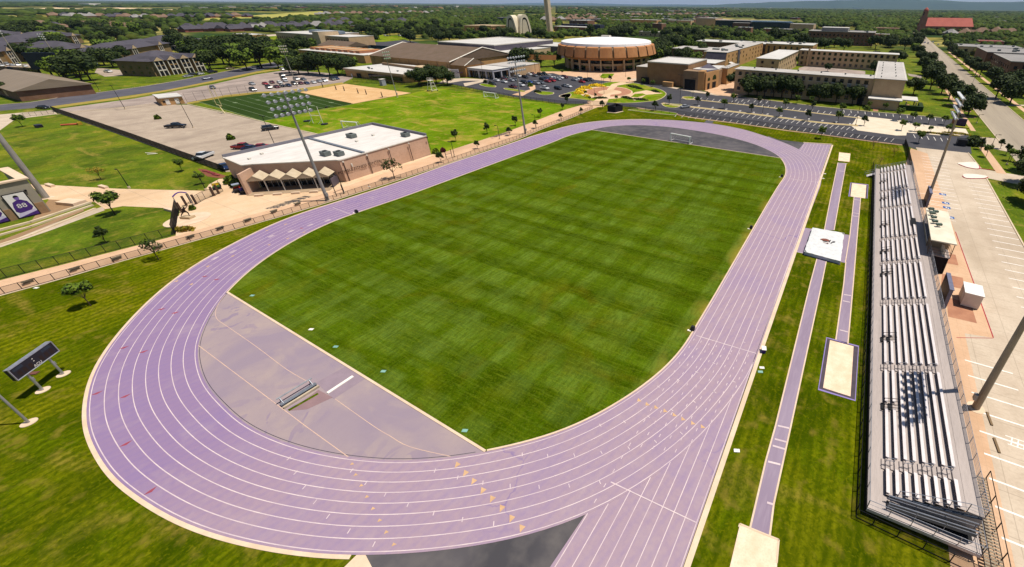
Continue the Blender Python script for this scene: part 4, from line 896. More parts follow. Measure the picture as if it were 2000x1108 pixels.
for k, a in enumerate([(1897, 170), (1903, 150), (1850, 110), (1960, 170), (1856, 205)]): lamp(a[0], a[1], 8, 'street lamp among the roadside trees, '+posn(sorted([1897, 1903, 1850, 1960, 1856]).index(a[0]), 5), heads=1, az=0, mat=m_pole, grp='street lamps by the main road')

# --- fences
def fence(name, label, pts, h, n, mat=m_dk, mesh=m_chain, rails=2, r=.045, grp=None, cat='fence'):
    """pts in world xy, n posts shared evenly by length"""
    L = [0]
    for i in range(len(pts)-1): L.append(L[-1]+math.hypot(pts[i+1][0]-pts[i][0], pts[i+1][1]-pts[i][1]))
    t = thing(name, label, cat, (pts[0][0], pts[0][1], 0), 0, grp)
    b = MB()
    for i in range(len(pts)-1):
        for k in range(rails):
            z = h-.04 if k == 0 else .08 if k == 1 else h*.5
            b.tube((pts[i][0], pts[i][1], z), (pts[i+1][0], pts[i+1][1], z), r*.75, 4)
    b.build('rail', mat, t)
    b = MB()
    for i in range(len(pts)-1): b.poly([(pts[i][0], pts[i][1], .08), (pts[i+1][0], pts[i+1][1], .08), (pts[i+1][0], pts[i+1][1], h-.05), (pts[i][0], pts[i][1], h-.05)])
    b.build('mesh_panel', mesh, t)
    pst = None
    for k in range(n):
        d = L[-1]*k/(n-1); i = max(j for j in range(len(L)-1) if L[j] <= d+1e-6); u = (d-L[i])/(L[i+1]-L[i]); x, y = lerp(pts[i], pts[i+1], u)
        if pst is None: pst = MB().tube((x, y, 0), (x, y, h), r, 5).build('post', mat, t); p0_ = (x, y)
        else: c = dup(pst, t); c.location = (x-p0_[0], y-p0_[1], 0)
    return t
fence('track_fence', 'black chain link fence with thin posts between the paved walk and the track', gp([(-60, 593), (0, 577), (120, 544), (240, 509.5), (330, 484.5), (430, 456.5), (500, 436.5), (560, 419.5), (640, 395.5), (700, 376.5), (760, 357.5), (850, 327.5), (940, 296.5), (1010, 272.5), (1060, 251.5), (1110, 232.5), (1158, 212)]), 1.25, 100)
fence('walk_fence', 'black fence on the lawn side of the walk at the lower left', gp([(-60, 562), (0, 546), (120, 516), (240, 485), (343, 458)]), 1.7, 14)
fence('side_fence', 'dense dark fence running from the walk up to the arched gate', gp([(343, 458), (350, 408)]), 2.2, 6, mesh=m_screen)
fence('gate_fence', 'low dark fence with a thick brown rail beside the bronze statue', gp([(383, 400), (400, 390), (419, 383), (436, 374)]), 1.9, 6)
fence('lot_fence', 'long black screened fence along the lower left side of the big lot', gp([(104, 217), (180, 243), (260, 271), (350, 304), (441, 337)]), 2.0, 40, mesh=m_screen, rails=3)
fence('forecourt_fence', 'thin fence above the left lawn beside the pale forecourt', gp([(40, 232), (48, 229), (62, 227), (85, 225), (106, 222)]), 1.5, 8)
fence('stand_fence', 'black chain link fence round the front and end of the grandstand', [(59.5, 90), (61.5, -15.6), (70.6, -15.9)], 1.3, 60, rails=2, mesh=mesh_mat('black_link', '1a1818', .45))
fence('stand_rear_fence', 'black screened fence from the lot corner down behind the far end of the stand', gp([(1766, 281), (1772, 300), (1781, 343)])+[(68.6, 74)], 1.9, 14, mesh=m_screen)
fence('lot_front_fence', 'black fence between far bend lawn and the striped parking lot', gp([(1158, 206), (1190, 208), (1232, 214), (1300, 222), (1400, 236), (1500, 249.5), (1600, 263.5), (1700, 277), (1765, 285)]), 1.9, 34)
fence('field_fence', 'thin black fence between bright practice field and arena car park', gp([(690, 160), (760, 166), (862, 166), (905, 174), (1000, 192), (1100, 205), (1155, 207)]), 1.7, 46)
fence('turf_fence', 'tall net fence between the turf field and the parked cars', gp([(366, 200), (400, 195.5), (440, 190), (500, 182)]), 4.0, 9, rails=2, mesh=mesh_mat('thin_net', '403838', .1))
fence('vb_fence', 'short fence beside the low white roofed building', gp([(693, 153), (730, 158), (800, 167), (850, 169)]), 1.3, 16)
q = G(120, 170); fence('ballpark_fence', 'teal padded fence panels beside the brown field house', gp([(127, 179), (150, 177), (176, 174)]), 2.6, 4, mesh=M('teal_pad', '2f5a50', '264a44', 1, .7), mat=M('teal_steel', '3c6a60', '305850', 2))
fence('outfield_fence', 'dark outfield fence with a yellow top rail behind the brown roof', gp([(-60, 138), (0, 139.5), (60, 142), (82, 143)]), 3.0, 8, mesh=m_screen, mat=M('yellow_pipe', 'a8a030', '98902a', 2))
# fence posts that stand tall by the hall corner (gates)
for lab, pa, pb in (('dark double gate posts where the walk meets the hall corner', (658, 384), (672, 379)), ('dark double gate posts at the far hall corner', (872, 310), (883, 307))):
    a, b_ = G(*pa), G(*pb); t = thing('walk_gate', lab, 'gate', (a.x, a.y, 0), 0, 'walk gates')
    for q in (a, b_): MB().tube((q.x, q.y, 0), (q.x, q.y, 2.4), .08, 6).build('post', m_dk, t)
    MB().tube((a.x, a.y, 1.2), (b_.x, b_.y, 1.2), .05, 5).build('leaf', m_dk, t)
# ================= buildings =================
m_tan = M('tan_brick', 'b88e5e', 'ac8254', .3, .85, sc2=3, c3='966f46'); m_tan2 = M('buff_brick', 'bea07c', 'b29472', .3, .85, sc2=3, c3='a08460')
m_stuc = M('pink_stucco', 'c2a089', 'b8967e', .2, .85, sc2=2, c3='a88870'); m_brown = M('brown_brick', '7c5a44', '6e4e3a', .4, .85, sc2=3, c3='5e4432')
m_redb = M('red_brick', '8c5444', '7c4a3c', .4, .85); m_wroof = M('white_roof', 'b2aca6', 'a6a09a', .06, .7, sc2=.4, c3='8c8680'); m_wroof2 = M('bright_roof', 'c6c2bc', 'bab6b0', .05, .6, sc2=.5, c3='a4a09a')
m_groof = M('brown_roof', '6a584a', '60503f', .2, .85, sc2=3, c3='564638'); m_shing = M('dark_shingles', '4c4850', '423f47', .3, .9, sc2=4, c3='3a373f'); m_shing2 = M('brown_shingles', '7c6452', '6c5646', .3, .9)
m_grayr = M('grey_roof', '8c8884', '7e7a78', .1, .8, sc2=1, c3='726e6a'); m_trim = M('trim_white', 'cfc8bc', 'c0b8ac', 1, .6); m_slate = M('slate_panel', '57505a', '4c4650', .4, .5); m_unit = M('rooftop_unit', '6c7270', '5c6260', 1, .6, .2)
m_coral = M('arena_concrete', 'b07c50', 'a26e44', .25, .85, sc2=1.2, c3='8f603c', stretch=(1, 1, .4)); m_cream = M('cream_stone', 'c0a888', 'b49c7c', .2, .85)
m_orange = M('orange_fascia', 'b87c48', 'a87040', .3, .8); m_dtan = M('shade_tan', '8c7258', '806850', .3, .9)
def windows(t, x0, y0, x1, y1, rows, n, w_, h_, mat=m_glass, pane=None, inset=.03, frame=None, margin=.5, skip=()):
    """n windows along the wall x0,y0 -> x1,y1 (outside on the right hand), one object each"""
    L = math.hypot(x1-x0, y1-y0); dx, dy = (x1-x0)/L, (y1-y0)/L; nx, ny = dy, -dx; first = None; a = math.atan2(dy, dx)
    for z in rows:
        for k in range(n):
            if (rows.index(z), k) in skip: continue
            d = L*(k+.5)/n if margin is None else margin+(L-2*margin)*(k+.5)/n; cx, cy = x0+dx*d+nx*inset, y0+dy*d+ny*inset
            if first is None:
                first = MB().box(cx, cy, z, w_, .1, h_, a).build('window', mat, t); p0 = (cx, cy, z)
                if frame: MB().box(cx+nx*.03, cy+ny*.03, z-.15, w_+.3, .14, .15, a).build('sill', frame, first)
            else:
                c = dup(first, t); o = wm(t).inverted().to_3x3() @ Vector((cx-p0[0], cy-p0[1], z-p0[2])); c.location = o
def block(t, x0, y0, x1, y1, z0, z1, wall, roof, par=.35, roofname='roof', wallname='wall', over=0):
    MB().prism(rect(x0, y0, x1, y1), z0, z1).build(wallname, wall, t)
    b = MB(); b.prism(rect(x0-over-.05, y0-over-.05, x1+over+.05, y1+over+.05), z1+.01, z1+.22)
    r_ = b.build(roofname, roof, t)
    if par: 
        p = rect(x0, y0, x1, y1); MB().wallstrip([(x, y) for x, y in p]+[p[0]], .3, z1+.23, z1+par).build('parapet', m_trim, r_)
    return r_
def units(t, r_, x0, y0, x1, y1, z, n, s=2.2, seed=1):
    q = random.Random(seed); 
    for k in range(n): MB().box(q.uniform(x0+2, x1-2), q.uniform(y0+2, y1-2), z+.24, s*q.uniform(.7, 1.3), s*q.uniform(.6, 1), s*.5).build('roof_unit', m_unit, t)
def simple(name, label, cat, x0, y0, x1, y1, h, wall, roof, nx=0, ny=0, rows=(1.2,), wv=1.2, hv=1.3, u=2, grp=None, par=.5, glass=None):
    t = thing(name, label, cat, (x0, y0, 0), 0, grp); r_ = block(t, x0, y0, x1, y1, 0, h, wall, roof, par)
    if nx: windows(t, x0, y0, x1, y0, list(rows), nx, wv, hv, glass or m_glass)
    if ny: windows(t, x1, y0, x1, y1, list(rows), ny, wv, hv, glass or m_glass)
    if u: units(t, r_, x0, y0, x1, y1, h, u, seed=int(x0*7+y0))
    return t
def text(s, size, mat, name, parent, mtx, ext=.02):
    cu = bpy.data.curves.new('t', 'FONT'); cu.body = s; cu.size = size; cu.extrude = ext; cu.align_x = 'CENTER'; o = bpy.data.objects.new('t', cu); COL.objects.link(o)
    me = bpy.data.meshes.new_from_object(o.evaluated_get(bpy.context.evaluated_depsgraph_get())); bpy.data.objects.remove(o); me.transform(wm(parent).inverted() @ mtx if parent else mtx); me.materials.clear(); me.materials.append(mat)
    ob = bpy.data.objects.new(name, me); COL.objects.link(ob)
    if parent: ob.parent = parent; KIDS.setdefault(parent.name, []).append(ob)
    return ob
# --- the hall beside the track
H0 = 5.7; fp = [(-60.0, 12.2), (-60.4, 37.2), (-86.5, 38.0), (-87.4, .2), (-76.5, -.6), (-75.2, .9), (-60.9, 12.0)]
t = thing('sports_hall', 'pale pinkish hall with zigzag entrance canopy beside the back straight', 'building', (-60, 12, 0))
MB().prism(fp, 0, H0).build('wall', m_stuc, t)
cen = (-74, 20)
rf = MB().prism([lerp(cen, q, .992) for q in fp], H0-.3, H0+.02).build('roof', M('hall_roof', 'd0cac4', 'c6c0ba', .3, .7, sc2=1.2, c3='b0a8a0', stretch=(1, .25, 1)), t)
pp = MB(); pp.wallstrip([fp[1], fp[2], fp[3]], .35, H0-.2, H0+.75); pp.build('parapet', M('grey_coping', '77747c', '6a6870', 1, .7), rf)
pp = MB(); pp.wallstrip([fp[3], fp[4], fp[5], fp[6], fp[0], fp[1]], .3, H0-.1, H0+.14); pp.build('coping', m_trim, rf)
MB().wallstrip([(-60.3, 18.6), (-86.8, 19.6)], .7, H0+.02, H0+.35).build('roof_divider', M('grey_coping2', '6c727c', '5e646e', 1, .7), rf)
for (x, y, sx, sy) in ((-66.8, 13.0, 2.4, 1.5), (-63.8, 14.6, 2.2, 1.5), (-77.5, 26, 2.6, 1.6), (-65.0, 34.0, 2.2, 1.5)):
    u_ = MB().box(x, y, H0+.15, sx, sy, 1.0).build('roof_unit', m_unit, t); MB().ring(x, y, [(.5, H0+1.16), (.5, H0+1.28), (.01, H0+1.28)], 12).build('fan_housing', m_dk, u_)
for (x, y) in ((-80, 2.5), (-82, 6), (-74, 30), (-72, 24)): MB().box(x, y, H0+.02, .8, .5, .4).build('roof_vent', m_trim, t)
for y in (12.9, 18.9, 24.9, 30.9, 36.3):
    if y < 36: MB().box(-59.86, y, .1, .12, .14, H0-.6).build('downpipe', M('pipe_brown', '4c382c', '40302a', 2), t); MB().box(-59.84, y, H0-.7, .22, .4, .3).build('rain_hopper', m_trim, t)
MB().box(-59.86, 37.0, H0-.6, .1, .4, .5).build('rain_hopper', MATS['pipe_brown'], t)
MB().box(-59.8, 14.6, 3.4, .25, .3, .8).build('wall_lamp', m_trim, t)
text('POWELL FITNESS CENTER', .95, M('letter_brown', '2c1a12', '24140e', 3), 'lettering', t, Matrix.Translation((-59.84, 16.4, 2.45)) @ Matrix.Rotation(R(90), 4, 'Z') @ Matrix.Rotation(R(90), 4, 'X'))
MB().box(-59.4, 24.7, .03, 1.6, 26, .05).build('footing_walk', m_plaza, t)
# zigzag canopy along the chamfered front
A_ = Vector((-74.9, .2, 0)); B2 = Vector((-61.2, 11.0, 0)); dd = (B2-A_); Lf = dd.length; dd.normalize(); nn = Vector((dd.y, -dd.x, 0))
def cp(s, o, z): q = A_+dd*s+nn*o; return (q.x, q.y, z)
MB().poly([cp(.3, .12, .05), cp(Lf-.3, .12, .05), cp(Lf-.3, .12, 2.9), cp(.3, .12, 2.9)]).build('glass_front', m_glass, t)
for k in range(14): MB().tube(cp(.6+k*1.25, .2, .05), cp(.6+k*1.25, .2, 2.9), .05, 4).build('mullion', m_trim, t)
MB().wallstrip([cp(.2, .2, 0)[:2], cp(Lf-.2, .2, 0)[:2]], .1, 2.0, 2.12).build('transom', m_trim, t)
nf = 5; fw = Lf/nf
for k in range(nf):
    s0, s1, sm = k*fw, (k+1)*fw, (k+.5)*fw
    b = MB()
    b.poly([cp(sm, 3.4, 4.15), cp(s1, 3.4, 3.05), cp(s1, .1, 3.05), cp(sm, .1, 4.5)]); b.poly([cp(s0, 3.4, 3.05), cp(sm, 3.4, 4.15), cp(sm, .1, 4.5), cp(s0, .1, 3.05)])
    b.poly([cp(s0, 3.38, 2.85), cp(s1, 3.38, 2.85), cp(s1, 3.38, 3.05), cp(sm, 3.38, 4.13), cp(s0, 3.38, 3.05)])
    b.build('canopy_fold', M('canopy_cream', 'b8a890', 'a8987e', .8, .8), t)
    MB().tube(cp(s0+.1, 3.2, 0), cp(s0+.1, 3.2, 2.9), .12, 6).build('canopy_post', m_trim, t)
b = MB(); b.prism([cp(-.3, 0, 0)[:2], cp(-.3, 4.6, 0)[:2], cp(.15, 4.6, 0)[:2], cp(.15, 0, 0)[:2]], 0, 5.1); b.build('wing_wall', m_stuc, t)
b = MB(); b.prism([cp(Lf-.1, 0, 0)[:2], cp(Lf-.1, 3.2, 0)[:2], cp(Lf+.1, 3.2, 0)[:2], cp(Lf+.1, 0, 0)[:2]], .2, 2.2); b.build('screen_wall', m_slate, t)
b = MB(); b.prism([cp(0, .15, 0)[:2], cp(Lf, .15, 0)[:2], cp(Lf, 5.2, 0)[:2], cp(0, 5.2, 0)[:2]], .03, .1); b.build('entry_terrace', M('terrace', 'a08a70', '947e66', .5), t)
for k, s in enumerate((3.0, 6.8, 10.6, 14.4)): 
    q = cp(s, 5.9, 0); tag(MB().box(q[0], q[1], .03, 1.8, .5, .45, math.atan2(dd.y, dd.x)).build('stone_bench', m_curbt), 'pale stone bench before the zigzag canopy, '+posn(k, 4), 'bench', 'stone benches')
# --- gym with the big gable
zE, zR = 8.0, 14.5
x0, x1 = -262, -183.5; y0 = 150.5; yr = 178; y1 = 205
t = thing('gymnasium', 'big tan gymnasium under a broad brown gable roof', 'building', (x1, y0, 0))
MB().prism(rect(x0, y0, x1, y1), 0, zE).build('wall', m_tan, t)
b = MB(); b.gable(x0, y0, x1, y1, zE+.01, zR, 'x', .6); b.build('roof', m_groof, t)
b = MB(); b.poly([(x1+.1, y0, zE-.3), (x1+.1, y1, zE-.3), (x1+.1, (y0+y1)/2, zR-.25)]); b.build('gable_wall', m_tan, t)
for (ya, za, yb, zb) in ((y0-.6, zE+.1, (y0+y1)/2, zR+.1), ((y0+y1)/2, zR+.1, y1+.6, zE+.1)):
    for x in (x1+.5, x0-.5): MB().tube((x, ya, za), (x, yb, zb), .35, 4).build('rake_trim', m_trim, t)
for k in range(9): MB().box(x0+4+k*9, y0-.05, 0, .35, .15, zE-.2).build('pilaster', m_dtan, t)
# low entry gable and white framed porch
t2 = thing('entry_gable', 'smaller golden tan gable house stuck out below the gymnasium gable', 'building', (-172, 148, 0)) if False else t
gx0, gx1, gy0, gy1 = -184, -171, 150.5, 166
MB().prism(rect(gx0, gy0, gx1, gy1), 0, 6.6).build('annex_wall', M('gold_brick', 'ae7e4c', 'a07242', .4, .85), t)
MB().gable(gx0, gy0, gx1, gy1, 6.61, 10.2, 'x', .4).build('annex_roof', m_groof, t); MB().poly([(gx1+.05, gy0, 6.4), (gx1+.05, gy1, 6.4), (gx1+.05, (gy0+gy1)/2, 10)]).build('annex_gable', MATS['gold_brick'], t)
MB().tube((gx1+.4, gy0-.4, 6.7), (gx1+.4, (gy0+gy1)/2, 10.3), .25, 4).build('rake_trim', m_trim, t)
m_wpan = M('white_panel', 'b4b0b4', 'a8a4a8', .5, .6)
P = AR([(914, 131), (943, 137), (982, 130), (952, 126)], 5.4)
t = thing('porch', 'white framed glass entrance porch with flat canopy at the gymnasium', 'porch', (P[0], P[1], 0))
px0, py0, px1, py1 = -171, 152, -150, 166
MB().prism(rect(px0, py0, px1, py1), 4.2, 5.4).build('fascia', m_wpan, t); MB().prism(rect(px0-.2, py0-.2, px1+.2, py1+.2), 5.41, 5.6).build('roof', m_wroof2, t)
MB().prism(rect(px0+1.5, py0+2, px1-2, py1-1), 0, 4.2).build('glass_wall', m_glass, t)
for (x, y) in ((px0+.5, py0+.5), (-162, py0+.5), (-156, py0+.5), (px1-.5, py0+.5), (px1-.5, py1-.5), (px1-.5, 159)): MB().box(x, y, 0, .8, .8, 4.2).build('column', m_wpan, t)
for k in range(12): MB().box(px0+2+k*1.5, py0+1.95, 0, .12, .1, 4.2).build('mullion', m_trim, t)
# sign wall
t = thing('sign_wall', 'curved white wall with small purple script lettering beside the gymnasium', 'wall', (-176, 147, 0))
MB().prism([(-190, 148.5), (-190, 148), (-176, 144), (-172.5, 146.5), (-172.8, 147), (-176.2, 144.6)], 0, 5.0).build('panel', m_wpan, t)
text('Money Center', 1.5, M('sign_purple', '5a3468', '4e2c5c', 1), 'lettering', t, Matrix.Translation((-173.9, 145.2, 2.8)) @ Matrix.Rotation(R(36), 4, 'Z') @ Matrix.Rotation(R(90), 4, 'X'))
# low white roofed wing in front of the gym
t = thing('low_wing', 'long low tan building with flat white roof in front of the gymnasium', 'building', (-236, 118, 0))
LW = [(-237, 117.5), (-184, 118.5), (-180, 126), (-176, 143), (-190, 147.5), (-236, 146)]
MB().prism(LW, 0, 3.6).build('wall', m_tan, t); MB().prism([lerp((-208, 132), q, 1.03) for q in LW], 3.61, 4.7).build('fascia', M('fascia_buff', 'b89c78', 'a88c6a', .5), t)
rf = MB().prism([lerp((-208, 132), q, 1.02) for q in LW], 4.71, 4.85).build('roof', m_wroof2, t)
MB().box(-200, 117.75, .9, 30, .25, 2.2).build('window_band', m_glass, t); MB().box(-224, 117.3, 0, 3.5, .25, 2.6).build('doorway', m_dk, t); MB().box(-231, 117.3, 0, 1.2, .2, 2).build('panel_box', m_trim, t)
MB().prism([(-232, 138.5), (-183, 133.5), (-183, 134.7), (-232, 139.7)], 4.86, 6.2).build('screen_wall', m_dtan, rf)
MB().ring(-196, 139.5, [(4.6, 4.86), (4.2, 5.7), (3.0, 6.3), (.01, 6.5)], 20).build('canopy_dome', m_cream, rf)
units(t, rf, -230, 120, -184, 132, 4.7, 5, 1.0, 4)
q = G(749, 167); t = thing('vending_kiosk', 'small pale grey kiosk box by the fence below the low building', 'kiosk', (q.x, q.y, 0)); MB().box(q.x, q.y, 0, 2.2, 2.2, 3.2).build('body', M('grey_box', '9a9ca6', '8c8e98', 1), t); MB().box(q.x, q.y, 3.2, 2.5, 2.5, .15).build('lid', m_trim, t)
# --- recreation complex behind
t = thing('recreation_centre', 'sprawling flat white roofed complex between gymnasium and round arena', 'building', (-190, 200, 0))
def roofblk(pts, h, wall, roof=m_wroof2, par=.5):
    a = AR(pts, h); return block(t, a[0], a[1], a[2], a[3], 0, h, wall, roof, par), a
r1, a1 = roofblk([(925, 97), (955, 108), (1055, 96), (1010, 88)], 8, m_cream); r2, a2 = roofblk([(921, 78), (965, 90), (1055, 78), (985, 74)], 12, m_slate, par=.8)
r3, a3 = roofblk([(860, 88), (915, 93), (950, 89), (905, 84)], 9, m_slate); r4, a4 = roofblk([(1020, 86), (1090, 92), (1092, 84), (1040, 82)], 9, m_slate)
block(t, -172, 168, -148, 192, 0, 5.2, m_tan2, m_wroof, .4); windows(t, -170, 168, -149, 168, [1.2], 4, 2.0, 2.6, m_slate)
b = MB(); b.poly([(-172, 204, 5.4), (-150, 212, 5.4), (-150, 212.8, 8.6), (-172, 204.8, 8.6)]); b.build('orange_band', m_orange, t); units(t, r1, a1[0], a1[1], a1[2], a1[3], 8, 4, 2, 3)

# --- round arena
CX0, CY0 = -126.0, 241.5
t = thing('round_arena', 'round arena with canted orange concrete panels and white domed roof', 'arena', (CX0, CY0, 0))
Rr = 35.6; N = 24
def ringp(name, prof, mat, n=96, par=t): return MB().ring(CX0, CY0, prof, n).build(name, mat, par)
ringp('glass_drum', [(Rr-9.5, 0), (Rr-9.5, 6.8)], m_glass); ringp('lower_band', [(Rr-7.5, 3.2), (Rr-6.8, 3.2), (Rr-6.8, 4.6), (Rr-7.5, 4.6)], m_cream)
ringp('underside', [(Rr-9.5, 6.6), (Rr-4.6, 7.4)], m_dk); ringp('inner_shell', [(Rr-4.8, 7.3), (Rr-.9, 9.6), (Rr-.9, 13.6), (Rr-2, 15.2)], m_dtan)
for k in range(N):
    a0 = 2*math.pi*k/N+R(0.9)-R(6); a1_ = a0+2*math.pi/N-R(2.0)
    MB().ring(CX0, CY0, [(Rr-4.5, 7.0), (Rr-3.4, 8.6), (Rr+.0, 8.9), (Rr+.6, 9.2), (Rr-.9, 15.0), (Rr-3.2, 15.6)], 5, a0, a1_).build('panel', m_coral, t)
    am = a0-R(1.0); MB().box(CX0+math.cos(am)*(Rr-5.2), CY0+math.sin(am)*(Rr-5.2), 0, 1.4, .9, 7.6, am).build('column', m_cream, t)
for k in range(N):
    if k % 3 == 0:
        a0 = 2*math.pi*k/N; MB().ring(CX0, CY0, [(Rr-7.2, 0), (Rr-7.2, 3.2)], 5, a0, a0+2*math.pi/N*.9).build('brick_bay', m_tan, t)
ringp('roof', [(Rr-3, 15.5), (Rr-3.3, 17.0), (Rr-4.5, 17.4), (Rr-18, 18.6), (.01, 19.3)], m_wroof2 if False else M('arena_roof', 'e8e6e6', 'e0dede', .05, .5)); MB().box(CX0-9, CY0+14, 18.6, 7, 3, 1.1).build('roof_unit', m_trim, t)
# --- brick performance hall
t = thing('brick_hall', 'windowless brown brick hall with arched porch windows beside the plaza', 'building', (-70, 184, 0))
block(t, -71.5, 186.5, -63, 232, 0, 8.6, m_dtan, m_wroof, .3); block(t, -63, 184.5, -38, 214, 0, 11.6, M('hall_brick', '92704e', '866646', .4, .9, sc2=5, c3='785a3c'), m_wroof2, .6); block(t, -55, 214, -33, 234, 0, 9.5, MATS['hall_brick'], m_wroof2, .4)
MB().prism([(-38, 184), (-38, 196), (-33, 212), (-26, 214), (-24, 196), (-29, 181), (-37, 180)], 0, 8.4).build('porch_block', MATS['hall_brick'], t)
MB().prism([(-37.5, 196), (-33, 211), (-26.5, 213), (-24.6, 197), (-29, 190), (-37.5, 190)], 8.41, 9.2).build('porch_roof', m_wroof2, t)
MB().poly([(-36, 190.5, 8.5), (-29, 182.5, 8.5), (-24.6, 196.5, 9.1), (-33, 203, 11.0)]).build('slate_roof', m_slate, t)
MB().prism([(-38, 178.2), (-29.6, 178.2), (-29.6, 183), (-38, 184.6)], 0, 9.6).build('tower_block', m_dtan, t)
MB().prism([(-29.6, 178.4), (-26.6, 179.8), (-27, 184), (-29.8, 184)], 0, 9.7).build('corner_pier', m_tan, t); MB().box(-34, 178.1, 0, 6.2, .2, 5.4).build('doorway', m_dk, t)
MB().box(-64.5, 184.35, 0, 5, .25, 3.6).build('doorway', m_dk, t); MB().prism([(-51.5, 180.5), (-45.5, 180.5), (-45.5, 183), (-51.5, 183)], 0, 2.6).build('bin_enclosure', m_tan, t)
wa = Vector((-26.5, 180.6, 0)); wb = Vector((-24.2, 195, 0)); wd = (wb-wa).normalized(); wn = Vector((wd.y, -wd.x, 0)); MB().prism([tuple(wa[:2]), tuple((wa+wn*.6)[:2]), tuple((wb+wn*.6)[:2]), tuple(wb[:2])], 0, 9.0).build('arcade_wall', m_tan, t)
for k, (s, w_) in enumerate(((2.6, 2.6), (8.0, 4.2))):
    c = wa+wd*(s+w_/2-.6)+wn*.65
    b = MB(); pts = [c-wd*w_/2+Vector((0, 0, 4.6))]+[c+wd*(w_/2*math.cos(x))*-1+Vector((0, 0, 5.0+w_*.5*math.sin(x))) for x in np.linspace(0, math.pi, 12)]+[c+wd*w_/2+Vector((0, 0, 4.6))]
    b.poly([tuple(q) for q in pts]); b.build('arched_window', m_glass, t); b = MB(); b.poly([tuple(c-wd*w_/2+Vector((0, 0, .3))), tuple(c+wd*w_/2+Vector((0, 0, .3))), tuple(c+wd*w_/2+Vector((0, 0, 3.4))), tuple(c-wd*w_/2+Vector((0, 0, 3.4)))]); b.build('porch_opening', m_dk, t)
block(t, -26, 205, -22, 228, 0, 8.6, m_tan, m_wroof, .3)
# --- slanted slate ended teaching building
t = thing('teaching_block', 'tan three storey block with a slanted slate grey end wall behind the brick hall', 'building', (-42, 272, 0))
sx0, sx1 = -59, -41
block(t, sx0+1, 262, sx1, 366, 0, 11.4, m_tan, m_wroof, .4)
MB().poly([(sx0+.5, 257.5, .3), (sx1, 257.5, .3), (sx1, 262, 11.6), (sx0+3.5, 262, 11.6)]).build('slate_wall', m_slate, t); MB().poly([(sx1+.01, 257.5, .3), (sx1+.01, 262.1, 11.6), (sx1+.01, 262.1, 0)]).build('side_wall', m_tan, t)
windows(t, sx1, 262, sx1, 366, [2, 5.2, 8.2], 11, 1.6, 1.6, m_glass, skip=((0, 1), (1, 3), (2, 5), (0, 4), (1, 6))); MB().box(sx1+.05, 291, 0, .8, 5, 11.4).build('stair_slot', m_slate, t)
MB().poly([(sx1+.2, 267, 4.9), (sx1+6.5, 267, 2.8), (sx1+6.5, 273, 2.8), (sx1+.2, 273, 4.9)]).build('awning', m_wroof2, t); units(t, None, sx0, 265, sx1, 328, 11.2, 9, 2.2, 5)
block(t, -100, 300, -66.2, 326, 0, 9, m_brown, m_wroof, .4)
simple('low_block', 'low brown block among the trees left of the slate ended building', 'building', -84, 290, -72, 299.5, 5, m_brown, m_wroof, u=0)
simple('garden_wall_block', 'long low tan garden wall behind the hall terrace', 'wall', -22.5, 236, 2, 237, 2.4, m_tan, m_tan2, u=0, par=0)
t = simple('library', 'long white roofed tan building with brown vertical window slots', 'building', -38, 364, 2, 392, 11, m_tan, m_wroof2, u=6)
windows(t, -38, 364, 2, 364, [1.2], 8, 1.6, 8.4, m_glass); windows(t, 2, 364, 2, 392, [1.2], 6, 1.8, 8.0, m_brown)
simple('west_library_wing', 'white roofed wing left of the long slotted building', 'building', -112, 384, -40, 412, 9, m_brown, m_wroof2, nx=9, rows=(3,), u=6, wv=3, hv=2.4)
# --- dormitories
t = thing('dormitory', 'long three storey buff dormitory with pale flat roof facing the striped lot', 'dormitory', (-14, 190, 0))
d0, d1 = -10.5, 61.5; fy = 181.6
block(t, d0, fy, 54.5, fy+11, 0, 11.6, m_tan2, m_wroof, .25, over=.6); block(t, 54.7, fy-1.5, 67.0, fy+74, 0, 12.0, m_tan2, m_wroof, .25, over=.5)
windows(t, d0, fy, 54, fy, [1.6, 5.3, 8.9], 18, 1.7, 1.8, m_glass, margin=.8, inset=.05, frame=m_trim)
for k in range(18):
    x = d0+.8+(64.5-1.6)*(k+.5)/18
    for z in (3.5, 7.15): MB().box(x, fy-.03, z, 1.7, .06, 1.5).build('spandrel', M('grey_spandrel', 'a09c96', '928e88', 1), t) if k > 12 else None
MB().prism(rect(54.4, fy-7.0, 66.3, fy-1.6), 0, 4.1).build('entrance_wing', m_tan2, t); MB().prism(rect(53.8, fy-7.8, 67.5, fy-1.55), 4.11, 4.5).build('wing_roof', m_wroof2, t)
MB().prism(rect(67.6, fy-1, 74, fy+9), 3.6, 4.0).build('porch_roof', m_wroof2, t)
for (x, y) in ((73.4, fy-2.4), (73.4, fy+8.3), (69.5, fy-2.4)): MB().box(x, y, 0, .5, .5, 3.6).build('porch_column', m_tan2, t)
MB().box(50.6, fy-.1, 0, 2.4, .4, 3.2).build('doorway', m_dk, t); MB().box(50.4, fy-.4, 3.9, 5.4, .9, .25).build('door_canopy', m_slate, t)
for k in range(12): MB().tube((57+(k % 2)*6, fy+2+k*6, 12.2), (57+(k % 2)*6, fy+2+k*6, 12.9), .2, 6).build('roof_vent', m_unit, t)
for k in range(6): MB().box(d0+8+k*11, fy+7, 11.8, .7, .7, .6).build('roof_vent', m_unit, t)
t = thing('rear_dormitory', 'second three storey dormitory behind the inner lot', 'dormitory', (-10, 300, 0))
block(t, -1, 318, 66, 330, 0, 11, m_tan2, m_wroof2, .25, over=.5); windows(t, -1, 318, 66, 318, [1.4, 5.0, 8.4], 17, 1.8, 1.9, m_glass, inset=.05)
